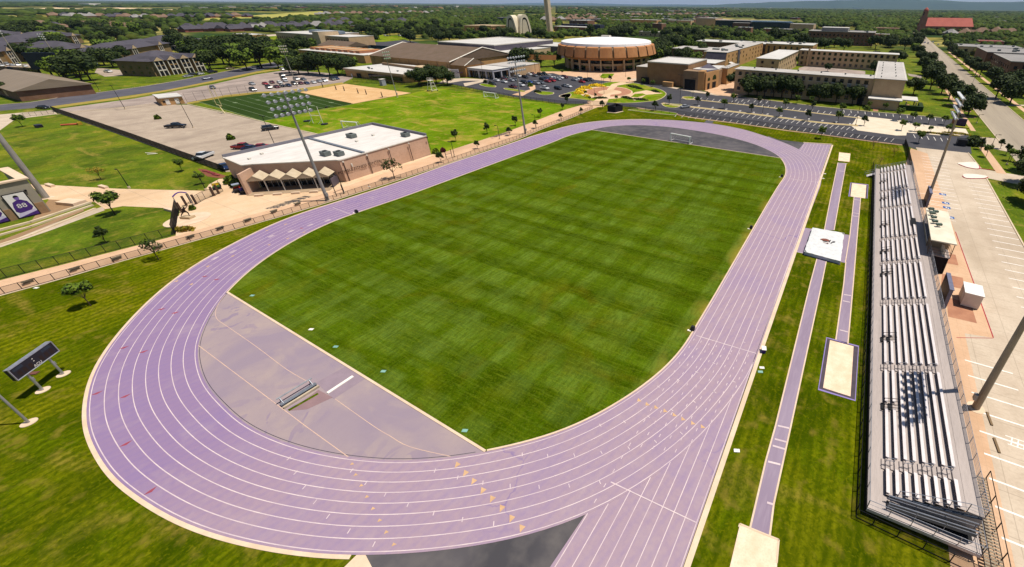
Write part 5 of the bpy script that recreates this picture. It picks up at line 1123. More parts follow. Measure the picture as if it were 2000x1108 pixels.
block(t, -15.5, 244, -1.2, 312, 0, 11, m_tan2, m_wroof2, .25, over=.4); windows(t, -15.5, 244, -1.2, 244, [1.4, 5.0, 8.2], 2, 1.6, 1.6, m_glass, inset=.05); windows(t, -1.2, 244, -1.2, 311, [1.4, 5.0, 8.2], 9, 1.4, 1.6, m_glass, inset=.05); MB().box(6, 317, 0, 1.4, 1.4, 12.6).build('chimney', m_tan2, t)
q = (74, 176); t = thing('clipped_hedge', 'dark square clipped hedge in front of the dormitory corner', 'hedge', (q[0], q[1], 0)); MB().box(72, 178.5, 0, 9, 1.6, 2.1).build('front_face', M('hedge_green', '24380c', '1c2e08', 1.5, .95, bump=.6), t); MB().box(75.7, 184, 0, 1.6, 9.3, 2.12).build('side_face', MATS['hedge_green'], t)
# right side residence hall
t = simple('residence_hall', 'brown brick residence hall with grey flat roof right of the main road', 'building', 126, 296, 190, 352, 12.0, m_brown, m_grayr, nx=12, ny=0, rows=(1.4, 4.6, 8.0), wv=1.6, hv=1.8, u=8)
windows(t, 126, 352, 126, 296, [1.4, 4.6, 8.0], 9, 1.8, 1.8, m_glass); MB().box(137, 295.6, .4, 9, .6, 10.6).build('balcony_stack', m_dk, t)
for z in (3.6, 7.0): MB().box(137, 295.1, z, 9.4, 1.4, .3).build('balcony', m_tan2, t)
simple('north_residence_hall', 'second brown residence hall farther up behind the roadside trees', 'building', 124, 362, 170, 410, 12, m_brown, m_grayr, nx=7, ny=0, rows=(1.4, 4.6, 8.0), wv=1.6, hv=1.8, u=6)
simple('shop_row', 'low flat roofed shop row with pale fascia beside the road before the church', 'building', 121, 520, 180, 560, 5.5, m_tan2, m_grayr, nx=8, rows=(1.2,), wv=3, hv=2.2, u=5)
simple('corner_store', 'small red roofed store beside the far end of the road', 'building', 160, 640, 185, 662, 5, m_redb, M('red_roof_small', '8c4038', '7c3830', .5), nx=3, u=0)
# church
cx, cy = 109, 962
t = thing('church', 'red roofed brick church with tall bell tower at the top right', 'church', (cx, cy, 0)); m_chr = M('church_roof', 'a8584a', '9c4e42', .1, .8); m_chb = M('church_brick', '9c7058', '90644c', .2, .85)
ca_, cb_ = Vector((116, 968, 0)), Vector((195, 1000, 0)); dv = (cb_-ca_).normalized(); nv = Vector((-dv.y, dv.x, 0)); ang = math.atan2(dv.y, dv.x)
def cw(s, o, z): q = ca_+dv*s+nv*o; return (q.x, q.y, z)
LC = 88
MB().prism([cw(0, 0, 0)[:2], cw(LC, 0, 0)[:2], cw(LC, 24, 0)[:2], cw(0, 24, 0)[:2]], 0, 10).build('nave', m_chb, t)
b = MB(); b.v = [cw(-1, -1.5, 10), cw(LC+1, -1.5, 10), cw(LC+1, 25.5, 10), cw(-1, 25.5, 10), cw(-1, 12, 24), cw(LC+1, 12, 24)]; b.f = [(0, 1, 5, 4), (2, 3, 4, 5)]; b.build('roof', m_chr, t)
for e_ in (0, LC): MB().poly([cw(e_, 0, 10), cw(e_, 24, 10), cw(e_, 12, 23.2)]).build('gable_wall', m_chb, t)
c = cw(-2, 3, 0); MB().box(c[0], c[1], 0, 9, 9, 26, ang).build('tower', m_chb, t); MB().box(c[0], c[1], 26, 6.5, 6.5, 9, ang).build('belfry', m_chb, t); MB().ring(c[0], c[1], [(4, 35), (3.6, 37.5), (1.5, 40), (.01, 41)], 12).build('tower_cap', m_chr, t)
MB().box(c[0]-2, c[1]-2.6, 28, 1.6, 2.6, 5, ang).build('belfry_opening', m_dk, t)
a_, b_ = cw(4, 0, 0), cw(LC, 0, 0); windows(t, a_[0], a_[1], b_[0], b_[1], [2.5], 10, 2, 5, m_glass); simple('parish_hall', 'low tan parish hall left of the church tower', 'building', 30, 900, 75, 920, 7, m_tan, M('tile_tan', 'b08068', 'a07458', .2), nx=6, u=0)
# chapel with the twin parabolic arches
t = thing('chapel', 'white twin arched chapel with dark ribs rising over the trees', 'chapel', (-420, 490, 0))
def arch(b, c, u, w_, h_, n=20): return [(c[0]+u[0]*w_*math.cos(a), c[1]+u[1]*w_*math.cos(a), h_*(1-(1-math.sin(a))**1.0) if True else 0) for a in np.linspace(math.pi, 0, n)]
m_shell = M('chapel_white', 'd8ccb4', 'ccc0a8', .2, .7)
def para(c, u, w_, h_, z0=0, n=24):
    out = []
    for k in range(n+1):
        s = -1+2*k/n; hh = h_*(1-abs(s)**3.2); out.append((c[0]+u[0]*w_*s, c[1]+u[1]*w_*s, z0+hh))
    return out
c0 = G(1014, 70); cA = Vector((c0.x, c0.y, 0))
vd = Vector((CAM.x-cA.x, CAM.y-cA.y, 0)).normalized(); rt = Vector((-vd.y, vd.x, 0))
for k, (off, yaw, w_, h_) in enumerate(((-8.5, R(-38), 9.5, 26), (9.5, R(32), 10, 27))):
    f = Matrix.Rotation(yaw, 3, 'Z') @ vd; u = Vector((-f.y, f.x, 0)); c = cA+rt*off
    o_, i_ = para(c, u, w_, h_), para(c, u, w_*.72, h_*.86)
    b = MB(); fr = [Vector(q)+f*1.5 for q in o_]; bk = [Vector(q)-f*9 for q in o_]
    n_ = len(fr); b.v = [tuple(q) for q in fr]+[tuple(q) for q in bk]; b.f = [(i, i+1, n_+i+1, n_+i) for i in range(n_-1)]; b.build('shell', m_shell, t, smooth=True)
    b = MB(); fi = [Vector(q)+f*1.5 for q in i_]; b.v = [tuple(q) for q in fr]+[tuple(q) for q in fi]; b.f = [(i, n_+i, n_+i+1, i+1) for i in range(n_-1)]; b.build('face_ring', m_shell, t)
    b = MB(); r1_ = [Vector(q)+f*1.0 for q in i_]; r2_ = [Vector(q)+f*1.0 for q in para(c, u, w_*.6, h_*.79)]; b.v = [tuple(q) for q in r1_]+[tuple(q) for q in r2_]; b.f = [(i, n_+i, n_+i+1, i+1) for i in range(n_-1)]; b.build('dark_rib', m_dk, t)
    b = MB(); b.poly([tuple(Vector(q)+f*.8) for q in para(c, u, w_*.6, h_*.79)]); b.build('infill_wall', M('chapel_infill', 'c8bca4', 'bcb098', .3), t)
q0 = G(948, 66); t = thing('bible_building', 'tan arcaded building left of the twin arched chapel', 'building', (q0.x, q0.y, 0)); a = AR([(944, 52), (985, 55), (1020, 52), (990, 49)], 10)
dirx = Vector((.55, .83, 0)); ax = Vector((q0.x-6, q0.y, 0))
pts = [tuple((ax+rt*s+vd*d)[:2]) for s, d in ((-24, 0), (14, 8), (34, -8), (0, -26))]
MB().prism(pts, 0, 10).build('wall', m_tan, t); MB().prism([lerp(tuple((ax+rt*4-vd*6)[:2]), p_, 1.04) for p_ in pts], 10.01, 11.2).build('roof', m_cream, t)
for (pa, pb, n) in ((pts[0], pts[1], 9), (pts[1], pts[2], 6)): windows(t, pb[0], pb[1], pa[0], pa[1], [1.5], n, 2.2, 6.5, m_brown) if False else windows(t, pa[0], pa[1], pb[0], pb[1], [1.5], n, 2.2, 6.5, m_brown, inset=.1); 
# bell tower
q = G(1075, 68); t = thing('bell_tower', 'tall slender pale concrete tower cut off by the top edge', 'tower', (q.x, q.y, 0)); m_tw = M('tower_concrete', 'd0bda0', 'c4b094', .3, .8)
for dx in (-1.9, 1.9): MB().box(q.x+dx, q.y, 0, 3.0, 6, 62).build('shaft', m_tw, t)
MB().box(q.x, q.y, 0, .9, 4.2, 60).build('web', m_dtan, t); MB().box(q.x, q.y, 0, 8, 8, .6).build('plinth', m_cream, t)
q = G(1110, 62); t = thing('long_hall', 'long pale roofed brown hall behind the tower foot', 'building', (q.x, q.y, 0)); block(t, q.x-30, q.y, q.x+35, q.y+22, 0, 7, m_brown, m_wroof2, .5); MB().box(q.x+6, q.y+34, 0, 80, 14, 10).build('rear_block', M('navy_panel', '2c3040', '242838', .2), t); windows(t, q.x-30, q.y, q.x+35, q.y, [2.5], 14, 2, 2, m_glass)
# tan teaching building at upper left with the curved skylight
q = G(600, 84); t = thing('arcade_building', 'tan arcaded building with flat white roof and steel skylight at upper left', 'building', (q.x, q.y, 0))
a = (-640, 268, -500, 316); cxy = G(600, 86); a = (cxy.x-52, cxy.y-2, cxy.x+44, cxy.y+42)
block(t, a[0], a[1], a[2]-16, a[3], 0, 9.5, m_tan2, m_wroof2, .6); block(t, a[2]-15.8, a[1]-4, a[2]-5, a[1]+16, 0, 13.0, m_cream, m_wroof2, .3); block(t, a[2]-4.8, a[1]+2, a[2]+34, a[1]+28, 0, 9, m_tan2, m_wroof2, .5); MB().prism(rect(a[0]+32, a[1]+18, a[2]-12, a[1]+27), 9.8, 12.5).build('skylight', M('steel_skylight', '84909c', '788490', .3, .4), t)
windows(t, a[2]-4.8, a[1]+2, a[2]+34, a[1]+2, [1.2], 8, 2.6, 5.6, m_brown); windows(t, a[0], a[1], a[2]-40, a[1], [1.2], 12, 2.0, 5.2, m_brown)
# handball court building with orange pipes
t = thing('court_block', 'low building with stepped orange roofs among trees above the parked cars', 'building', tuple(G(640, 124)[:2])); q = G(712, 124)
bx0, by0, bx1, by1 = q.x-84, q.y+0, q.x+2, q.y+26
block(t, bx0, by0, bx1, by1, 0, 5.4, m_tan, m_wroof2, .3)
for k in range(9): block(t, bx0+6+k*7.6, by0+6, bx0+11+k*7.6, by1-3, 5.7, 7.2, M('terracotta', 'a06c50', '946248', .4), m_cream if k % 2 else m_orange, 0, 'monitor_roof', 'roof_monitor')
q = G(655, 102); t = thing('brown_pavilion', 'brown pavilion with a dark gable roof beside the tennis courts', 'pavilion', (q.x, q.y, 0)); MB().prism(rect(q.x-22, q.y, q.x+18, q.y+20), 0, 4.6).build('wall', m_brown, t); MB().gable(q.x-22, q.y, q.x+18, q.y+20, 4.61, 8.6, 'x', 1.5).build('roof', m_groof, t); windows(t, q.x-22, q.y, q.x+18, q.y, [1], 8, 2, 2.4, m_dk)
for k, (a_, b_) in enumerate(((692, 101), (735, 112))):
    q = G(a_, b_); t = thing('tennis_court', ['farther green tennis court with dark windscreens, half hidden', 'nearer green tennis court with dark windscreens beside the gymnasium'][k], 'tennis court', (q.x, q.y, 0), 0, 'tennis courts'); MB().box(q.x, q.y+14, .02, 38, 30, .04).build('playing_surface', M('court_green', '5c7a64', '50705a', .2), t)
    MB().wallstrip([(q.x-19, q.y), (q.x+19, q.y), (q.x+19, q.y+29), (q.x-19, q.y+29), (q.x-19, q.y)], .1, .06, 3).build('windscreen', M('screen_navy', '1c2c34', '18262e', .4), t)
    if k == 0: MB().wallstrip([(q.x-10, q.y-14), (q.x+24, q.y-14)], .15, .1, 2.6).build('banner', M('banner_purple', '3c3c80', '34346c', .3), t)
# arts buildings at the top right
q = G(1385, 56); t = thing('glass_building', 'building with blue glass front and pale roof among trees at the top', 'building', (q.x, q.y, 0)); m_bg = M('blue_glass', '24343c', '1c2a34', .2, .1, spec=.6)
block(t, q.x-30, q.y, q.x+12, q.y+40, 0, 18, m_tan2, m_grayr, .5); block(t, q.x+12.2, q.y, q.x+105, q.y+40, 0, 15, m_bg, m_grayr, .5); MB().box(q.x+102, q.y-.5, 0, 7, 3, 14).build('end_panel', m_tan, t)
q = G(1498, 62); t = thing('curved_glass_building', 'dark curved glass building beside a tan wing at the top', 'building', (q.x, q.y, 0)); MB().ring(q.x, q.y+28, [(30, 0), (30, 15), (26, 16.5), (.01, 17)], 24, math.pi, 2*math.pi, 1.3).build('glass_drum', m_bg, t); block(t, q.x+38, q.y+6, q.x+78, q.y+36, 0, 13, m_tan2, m_wroof, .5); block(t, q.x-70, q.y+16, q.x-38, q.y+36, 0, 12, m_brown, m_grayr, .5)
q = G(1632, 88); t = simple('science_block', 'brown brick block with rooftop plant in the trees at upper right', 'building', q.x-34, q.y, q.x+40, q.y+42, 14, m_brown, m_grayr, nx=16, rows=(1.5, 5.5, 9.5), wv=1.6, hv=2.0, u=9); block(t, q.x-20, q.y+8, q.x+10, q.y+30, 14.3, 18, m_grayr, m_wroof2, .3, 'plant_roof', 'plant_room')
for k, (px_, py_, w_, d_, h_, wl_, rf_, lab) in enumerate([(1130, 52, 46, 26, 11, m_brown, m_wroof2, 'brown flat roofed building just right of the tower'), (1215, 48, 60, 22, 9, M('yellow_brick', 'b09a5c', 'a48e52', .2), m_grayr, 'yellowish low building left of centre at the top'), (1255, 50, 70, 24, 11, m_tan, m_wroof2, 'tan flat roofed building above the round arena roof'), (1283, 68, 16, 16, 15, m_brown, m_tan, 'dark crenellated brick tower block behind the arena'), (1325, 50, 60, 20, 10, m_tan2, m_wroof, 'pale long building right of the brick tower block'), (1275, 72, 46, 14, 6, m_tan2, m_wroof2, 'low white roofed hall hidden behind the arena roof'), (1453, 66, 22, 14, 9, m_brown, m_wroof2, 'small brown building in trees above the library wing'), (1520, 68, 50, 14, 8, m_brown, m_wroof2, 'long low brown building in trees above the library'), (1710, 76, 34, 12, 6, m_redb, m_wroof2, 'low building with white roof trim hidden behind trees at upper right'), (1560, 16, 160, 40, 14, m_white, m_wroof2, 'far white warehouse strip near the hills'), (1675, 18, 230, 40, 14, m_white, m_wroof2, 'long white far warehouse under the hills'), (1240, 28, 90, 40, 10, m_cream, m_wroof2, 'pale far commercial block left of the far town'), (1320, 24, 110, 40, 11, m_white, m_wroof2, 'bright far commercial block below the hills'), (1430, 20, 120, 50, 12, m_white, m_wroof2, 'far bright sheds left of the hills'), (165, 11, 220, 60, 14, m_white, m_wroof2, 'big white shed on bare ground at the far left'), (1500, 16, 130, 60, 12, m_white, m_wroof, 'small white far shed in the town beyond the trees'), (890, 38, 50, 24, 8, m_tan2, m_grayr, 'grey roofed building among far trees left of the chapel'), (985, 45, 44, 22, 11, m_slate, m_grayr, 'blue grey roofed building just left of the chapel arches'), (700, 105-47, 40, 14, 5, m_redb, m_shing, 'dark roofed building above the lawn left of the trees'), (475, 77, 40, 16, 5, m_tan, m_wroof2, 'flat white roofed annex left of the arcaded building')]):
    q = G(px_, py_); simple('campus_building', lab, 'building', q.x-w_/2, q.y, q.x+w_/2, q.y+d_, h_, wl_, rf_, nx=max(3, int(w_/7)) if h_ > 5 and py_ > 40 else 0, rows=(1.5, 5.0) if h_ > 8 else (1.5,), wv=1.8, hv=1.8, u=3 if py_ > 30 else 0)
# --- apartment houses on the left: hipped and gabled, dark roofs
def apartment(label, pL, pR, dep, h, rh, gabs=3):
    A_, B_2 = G(*pL), G(*pR); az = math.atan2(B_2.y-A_.y, B_2.x-A_.x); x0, y0 = A_.x, A_.y; x1 = x0+(B_2-A_).length; y1 = y0+dep
    t = thing('apartment_house', label, 'apartment building', (x0, y0, 0), 0, 'dark roofed apartment houses'); MB().prism(rect(x0, y0, x1, y1), 0, h).build('wall', M('apt_wall', '86704e', '786446', .3), t); MB().hip(x0, y0, x1, y1, h+.01, h+rh, 1.2).build('roof', m_shing, t)
    n = gabs
    for k in range(n):
        c = x0+(x1-x0)*(k+.5)/n; hw = min(3.0, (x1-x0)/n*.36)
        b = MB(); b.prism(rect(c-hw, y0-1.6, c+hw, y0+.2), 0, h); b.build('bay_wall', M('apt_gold', 'a88450', '9a7846', .3) if k % 2 else MATS['apt_wall'], t)
        MB().gable(c-hw, y0-1.9, c+hw, y0+dep*.4, h+.02, h+hw*.95, 'y', .4).build('bay_roof', m_shing, t); MB().poly([(c-hw, y0-2.35, h+.05), (c+hw, y0-2.35, h+.05), (c, y0-2.35, h+hw*.85)]).build('gable_face', m_cream, t)
        for z in ([.3, 3.4, 6.3][:2 if h < 8 else 3]): MB().box(c, y0-1.7, z, hw*1.5, .1, 2.1).build('balcony_opening', m_dk, t)
        for dx in (-hw*.9, 0, hw*.9): MB().box(c+dx, y0-1.85, 0, .45, .3, h).build('balcony_post', m_trim, t)
        MB().box(c, y0-1.85, 3.0, hw*1.9, .32, .5).build('balcony_band', m_trim, t)
    windows(t, x1, y0, x1, y1, [1.2, 4.2], 5, 1.4, 1.4, m_glass); windows(t, x0, y1, x0, y0, [1.2, 4.2], 4, 1.4, 1.4, m_glass)
    t.rotation_euler = (0, 0, az); return t
for a in [('nearest apartment house with tall white framed balconies above the road', (306, 150), (402, 138), 24, 8.4, 4.6, 4), ('apartment house with two small dormer gables behind the nearest one', (238, 121), (338, 103), 22, 7.5, 4.5, 2), ('apartment house with a wide porch gable left of centre among trees', (146, 119), (190, 113), 30, 8, 5, 1),
          ('long dark roofed apartment house behind two big trees at the left', (60, 103), (140, 94), 26, 8, 5, 2), ('apartment house at the left edge with orange bays', (-20, 131), (86, 113), 24, 8, 5, 4), ('farther apartment house with brown chimney stack among trees', (90, 92), (165, 84), 24, 7.5, 5, 2),
          ('apartment house with pale hipped gables right of the oaks', (318, 99), (398, 92), 24, 7, 4.5, 2), ('dark hipped apartment house deep in the trees at far left', (-10, 92), (66, 83), 26, 8, 5, 2)]: apartment(*a)
# --- field house at the left edge
q = G(127, 190); t = thing('field_house', 'long brown field house with low tan metal roof at the left edge', 'building', (q.x, q.y, 0))
a = AR([(119, 167), (0, 173)], 4.6); fx1, fy0 = -283, 4.0
MB().prism(rect(-350, fy0, fx1, fy0+22), 0, 4.4).build('wall', m_brown, t); MB().gable(-350, fy0, fx1, fy0+22, 4.41, 8.2, 'x', .8).build('roof', M('tan_metal', '857664', '796b5a', .3, .6, stretch=(3, .2, 1)), t); MB().box(-303, fy0-.05, .8, 3.6, .15, 2.3).build('shutter', m_tan2, t)
# utility building by the turf
a = AR([(306, 194), (350, 190)], 3); q = G(308, 207); t = thing('utility_building', 'small tan utility building with flat pale roof at the end of the turf field', 'building', (q.x, q.y, 0))
MB().prism([tuple(G(*s)[:2]) for s in ((318, 207), (362, 202.5), (352, 196.5), (307, 200))], 0, 3.0).build('wall', m_tan, t); MB().prism([lerp(tuple(G(335, 201)[:2]), tuple(G(*s)[:2]), 1.06) for s in ((318, 207), (362, 202.5), (352, 196.5), (307, 200))], 3.01, 3.35).build('roof', m_wroof2, t)
u0, u1 = G(318, 207), G(362, 202.5); windows(t, u0.x, u0.y, u1.x, u1.y, [.3], 2, 1.3, 2.1, m_white); windows(t, u0.x, u0.y, u0.x+(u1.x-u0.x)*.3, u0.y+(u1.y-u0.y)*.3, [1.2], 1, .9, .7, m_dk)
# dark video board seen from behind
q = G(104, 150); t = thing('video_board', 'big dark blue video board on posts beside the tree clump at the left', 'scoreboard', (q.x, q.y, 0)); bw = M('board_navy', '181c34', '14182c', .4, .5)
uu = Vector((.85, .52, 0)); p0, p1 = Vector((q.x, q.y, 0))-uu*8, Vector((q.x, q.y, 0))+uu*8; MB().wallstrip([tuple(p0[:2]), tuple(p1[:2])], 1.2, 4, 13).build('cabinet', bw, t)
for k in (.15, .5, .85): c = p0+(p1-p0)*k; MB().box(c.x, c.y, 0, .7, .7, 4.2).build('post', m_dk, t)
# --- hipped houses of the far suburbs: one kind, copied
def house_proto(mr, mw, seed):
    q = random.Random(seed); t = thing('house', 'x', 'house', (0, 0, 0)); MB().prism(rect(-9, -6, 9, 6), 0, 3).build('wall', mw, t); r_ = MB().hip(-9, -6, 9, 6, 3.01, 8.4, .8).build('roof', mr, t)
    MB().prism(rect(2, -10, 9, -5.9), 0, 2.9).build('garage', mw, t); MB().gable(2, -10, 9, -4, 2.91, 6.4, 'y', .5).build('garage_roof', mr, t); MB().box(-4, 2, 4.5, 1, 1, 3).build('chimney', mw, r_); return t
HP = [house_proto(m_shing, m_redb, 1), house_proto(m_shing2, m_tan, 2), house_proto(m_grayr, m_tan2, 3)]
HN = ['dark roofed', 'brown roofed', 'grey roofed']; used_h = set()
def houses(row, loc, seed):
    q = random.Random(seed); row = sorted(row)
    for i, (px_, py_, kd) in enumerate(row):
        g = G(px_, py_); lab = '%s brick house %s, %s' % (HN[kd], loc, posn(i, len(row)))
        if kd in used_h: o = dup(HP[kd], None)
        else: o = HP[kd]; used_h.add(kd)
        o.location = (g.x, g.y, 0); o.rotation_euler = (0, 0, q.choice((-.3, .2, .5, 1.2, -1.0))); s = q.uniform(1.15, 1.5); o.scale = (s, s, s); tag(o, lab, 'house', 'suburban houses')
def rowof(x0, x1, y0, y1, n, seed, kinds=(0, 0, 1, 2), jit=3):
    q = random.Random(seed); return [(x0+(x1-x0)*(i+.5)/n+q.uniform(-jit, jit), y0+(y1-y0)*(i+.5)/n+q.uniform(-.8, .8), q.choice(kinds)) for i in range(n)]
houses(rowof(365, 530, 62, 60, 8, 1, (0, 0, 2)), 'in the near row behind the long meadow', 1)
houses(rowof(500, 700, 59, 53, 9, 2, (0, 0, 2)), 'in the row behind the arcaded building', 2)
houses(rowof(100, 330, 33, 38, 13, 3, (0, 1, 1, 2)), 'in the far estate at upper left', 3)
houses(rowof(330, 490, 36, 33, 9, 4, (0, 0, 1)), 'in the far estate above the pond', 4)
houses(rowof(620, 860, 30, 26, 22, 5, (1, 2, 2)), 'in the distant estate at upper centre left', 5)
houses(rowof(640, 800, 47, 46, 7, 6, (0,)), 'half hidden in trees at upper centre left', 6)
houses(rowof(1060, 1190, 43, 38, 9, 7, (1, 1, 2)), 'beyond the bell tower', 7)
houses(rowof(1110, 1420, 34, 29, 26, 8, (1, 1, 2)), 'in the distant town at the top centre', 8)
houses(rowof(70, 270, 56, 60, 7, 9, (1, 0)), 'among the dark trees at left', 9)
houses(rowof(1840, 1990, 70, 66, 5, 10, (2, 1)), 'behind the shop row at upper right', 10)

def far_roofs(name, loc, rows, seed, grp):
    q = random.Random(seed); items = []
    for (x0, x1, y0, y1, n) in rows:
        for i in range(n): items.append((x0+(x1-x0)*(i+q.uniform(.1, .9))/n, q.uniform(y0, y1)))
    items.sort(); pr = []
    for w_, d_, h_, wl_, rf_ in ((26, 16, 5, m_cream, m_wroof2), (40, 20, 7, m_tan, m_wroof), (30, 22, 6, m_redb, m_grayr), (22, 14, 6, m_white, m_wroof2)):
        t = thing(name, 'x', 'building', (0, 0, 0)); MB().prism(rect(-w_/2, -d_/2, w_/2, d_/2), 0, h_).build('wall', wl_, t); MB().prism(rect(-w_/2-.4, -d_/2-.4, w_/2+.4, d_/2+.4), h_+.01, h_+.7).build('roof', rf_, t); MB().box(w_*.2, 0, h_+.71, w_*.2, d_*.3, 1.6).build('roof_unit', m_unit, t); pr.append([t, False])
    for i, (px_, py_) in enumerate(items):
        p_ = q.choice(pr); g = G(px_, py_); lab = 'small pale flat roofed building %s, %s' % (loc, posn(i, len(items)))
        if p_[1]: o = dup(p_[0], None)
        else: o = p_[0]; p_[1] = True
        o.location = (g.x, g.y, 0); o.rotation_euler = (0, 0, q.uniform(-.3, .3)); s_ = q.uniform(.8, 1.3)*(1+max(0, 30-py_)*.06); o.scale = (s_, s_, s_*.9); tag(o, lab, 'building', grp)
    for p_ in pr:
        if not p_[1]: p_[0].location = (0, 3000, 0); tag(p_[0], 'small pale flat roofed building %s, hidden one' % loc, 'building', grp)
far_roofs('town_building', 'in the town beyond the campus', [(1130, 1420, 34, 46, 26), (1180, 1500, 22, 32, 30)], 31, 'town buildings beyond the campus')
far_roofs('distant_building', 'on the plain under the horizon', [(360, 700, 14, 19, 12), (700, 1150, 13, 18, 22), (1150, 1700, 15, 21, 26)], 32, 'distant buildings on the plain')
far_roofs('estate_building', 'among the woods right of the town', [(1500, 1780, 24, 40, 14), (1870, 2000, 30, 60, 8)], 33, 'buildings in the woods')
# ================= things on the ground =================
def P3(px_, py_): q = G(px_, py_); return (q.x, q.y)
# --- small timing scoreboard at the near bend
A1, A2 = Vector((-24.8, -43.5, 0)), Vector((-26.4, -41.6, 0)); du = (A2-A1).normalized(); dn = Vector((-du.y, du.x, 0))
if dn.dot(Vector((1, 1, 0))) < 0: dn = -dn
t = thing('scoreboard', 'black scoreboard with silver rim on two steel legs at the near left bend', 'scoreboard', tuple((A1+A2)/2))
cm = (A1+A2)/2; HW, ZB, ZT2 = 2.35, 2.75, 4.25
def sq(s, o, z): q = cm+du*s+dn*o; return (q.x, q.y, z)
MB().prism([sq(-HW, -.2, 0)[:2], sq(HW, -.2, 0)[:2], sq(HW, .2, 0)[:2], sq(-HW, .2, 0)[:2]], ZB, ZT2, True).build('cabinet', mblk, t)
fr = MB()
for a, b_ in (((-HW, ZB), (HW, ZB)), ((-HW, ZT2), (HW, ZT2)), ((-HW, ZB), (-HW, ZT2)), ((HW, ZB), (HW, ZT2))): fr.tube(sq(a[0], .2, a[1]), sq(b_[0], .2, b_[1]), .06, 4)
fr.build('rim', m_rail, t)
MB().prism([sq(-HW, -.22, 0)[:2], sq(HW, -.22, 0)[:2], sq(HW, .24, 0)[:2], sq(-HW, .24, 0)[:2]], ZT2+.01, ZT2+.08, True).build('cap', m_rail, t)
b = MB()
for s0, s1 in ((-2.1, -1.1), (1.0, 2.0)): b.poly([sq(s0, .215, 3.75), sq(s1, .215, 3.75), sq(s1, .215, 4.1), sq(s0, .215, 4.1)])
b.build('display_panel', M('lcd_panel', '2a3440', '222c36', 3, .3), t)
b = MB()
for s0 in (-1.9, -1.35, -.75, .45, 1.05, 1.6): b.poly([sq(s0, .216, 3.0), sq(s0+.36, .216, 3.0), sq(s0+.36, .216, 3.6), sq(s0, .216, 3.6)])
b.build('digit_window', M('digit_brown', '2c1c14', '24180f', 3, .5), t)
tx = Vector((0, 0, 1)).cross(dn); mtx = Matrix(((tx.x, 0, dn.x, 0), (tx.y, 0, dn.y, 0), (0, 1, 0, 0), (0, 0, 0, 1)))
mtx.translation = sq(0, .225, 2.87); sgn = 1
text('ACU', .42, m_white, 'lettering', t, mtx, .005)
b = MB()
for z in (3.5, 3.8): q = sq(-.1, .225, z); b.poly([sq(-.16, .225, z), sq(-.04, .225, z), sq(-.04, .225, z+.1), sq(-.16, .225, z+.1)])
b.build('colon', m_white, t)
for q in (A1, A2):
    l_ = MB().tube((q.x, q.y, 0), (q.x, q.y, ZB+.3), .11, 8).build('leg', m_rail, t); MB().ring(q.x, q.y, [(.58, 0), (.58, .06), (.01, .06)], 20).build('footing', m_curbt, t); MB().box(q.x-.1, q.y+.12, 1.6, .2, .12, .35).build('junction_box', m_rail, l_)
q = P3(66, 730); tag(MB().box(q[0], q[1], .01, .9, .5, .12, .6).build('irrigation_box', M('cover_red', '6c4438', '5c3a30', 3)), 'brownish lid box in the grass behind the small scoreboard', 'cover')
# --- poster wall of the stadium end at the left edge
t = thing('stadium_wall', 'concrete end wall of the stadium with purple player posters at the left edge', 'wall', (-99, -28, 0)); m_cw = slab_mat('cast_wall', 'a09888', '928a7a', '80786a', joint=2.6)
MB().prism([(-99.2, -70), (-98.4, -70), (-98.4, -27.2), (-112, -27.2), (-112, -28), (-99.2, -28)], 0, 7.4).build('wall', m_cw, t); MB().prism([(-99.5, -70), (-98.1, -70), (-98.1, -26.9), (-112.2, -26.9), (-112.2, -28.3), (-99.5, -28.3)], 7.41, 7.7).build('coping', m_curbt, t)
MB().prism([(-98.38, -70), (-98.2, -70), (-98.2, -27.4), (-98.38, -27.4)], 0, 2.4).build('gravel_base', M('gravel_tan', '927456', '846a4e', 1.5, .95, sc2=8), t)
m_pp = M('poster_purple', '4a2a78', '3c2068', 2, .6); m_ppl = M('poster_light', 'c8c0d8', 'b4a8cc', .8, .6); m_pwh = M('poster_white', 'dcd8d4', 'd0ccc8', 1, .6)
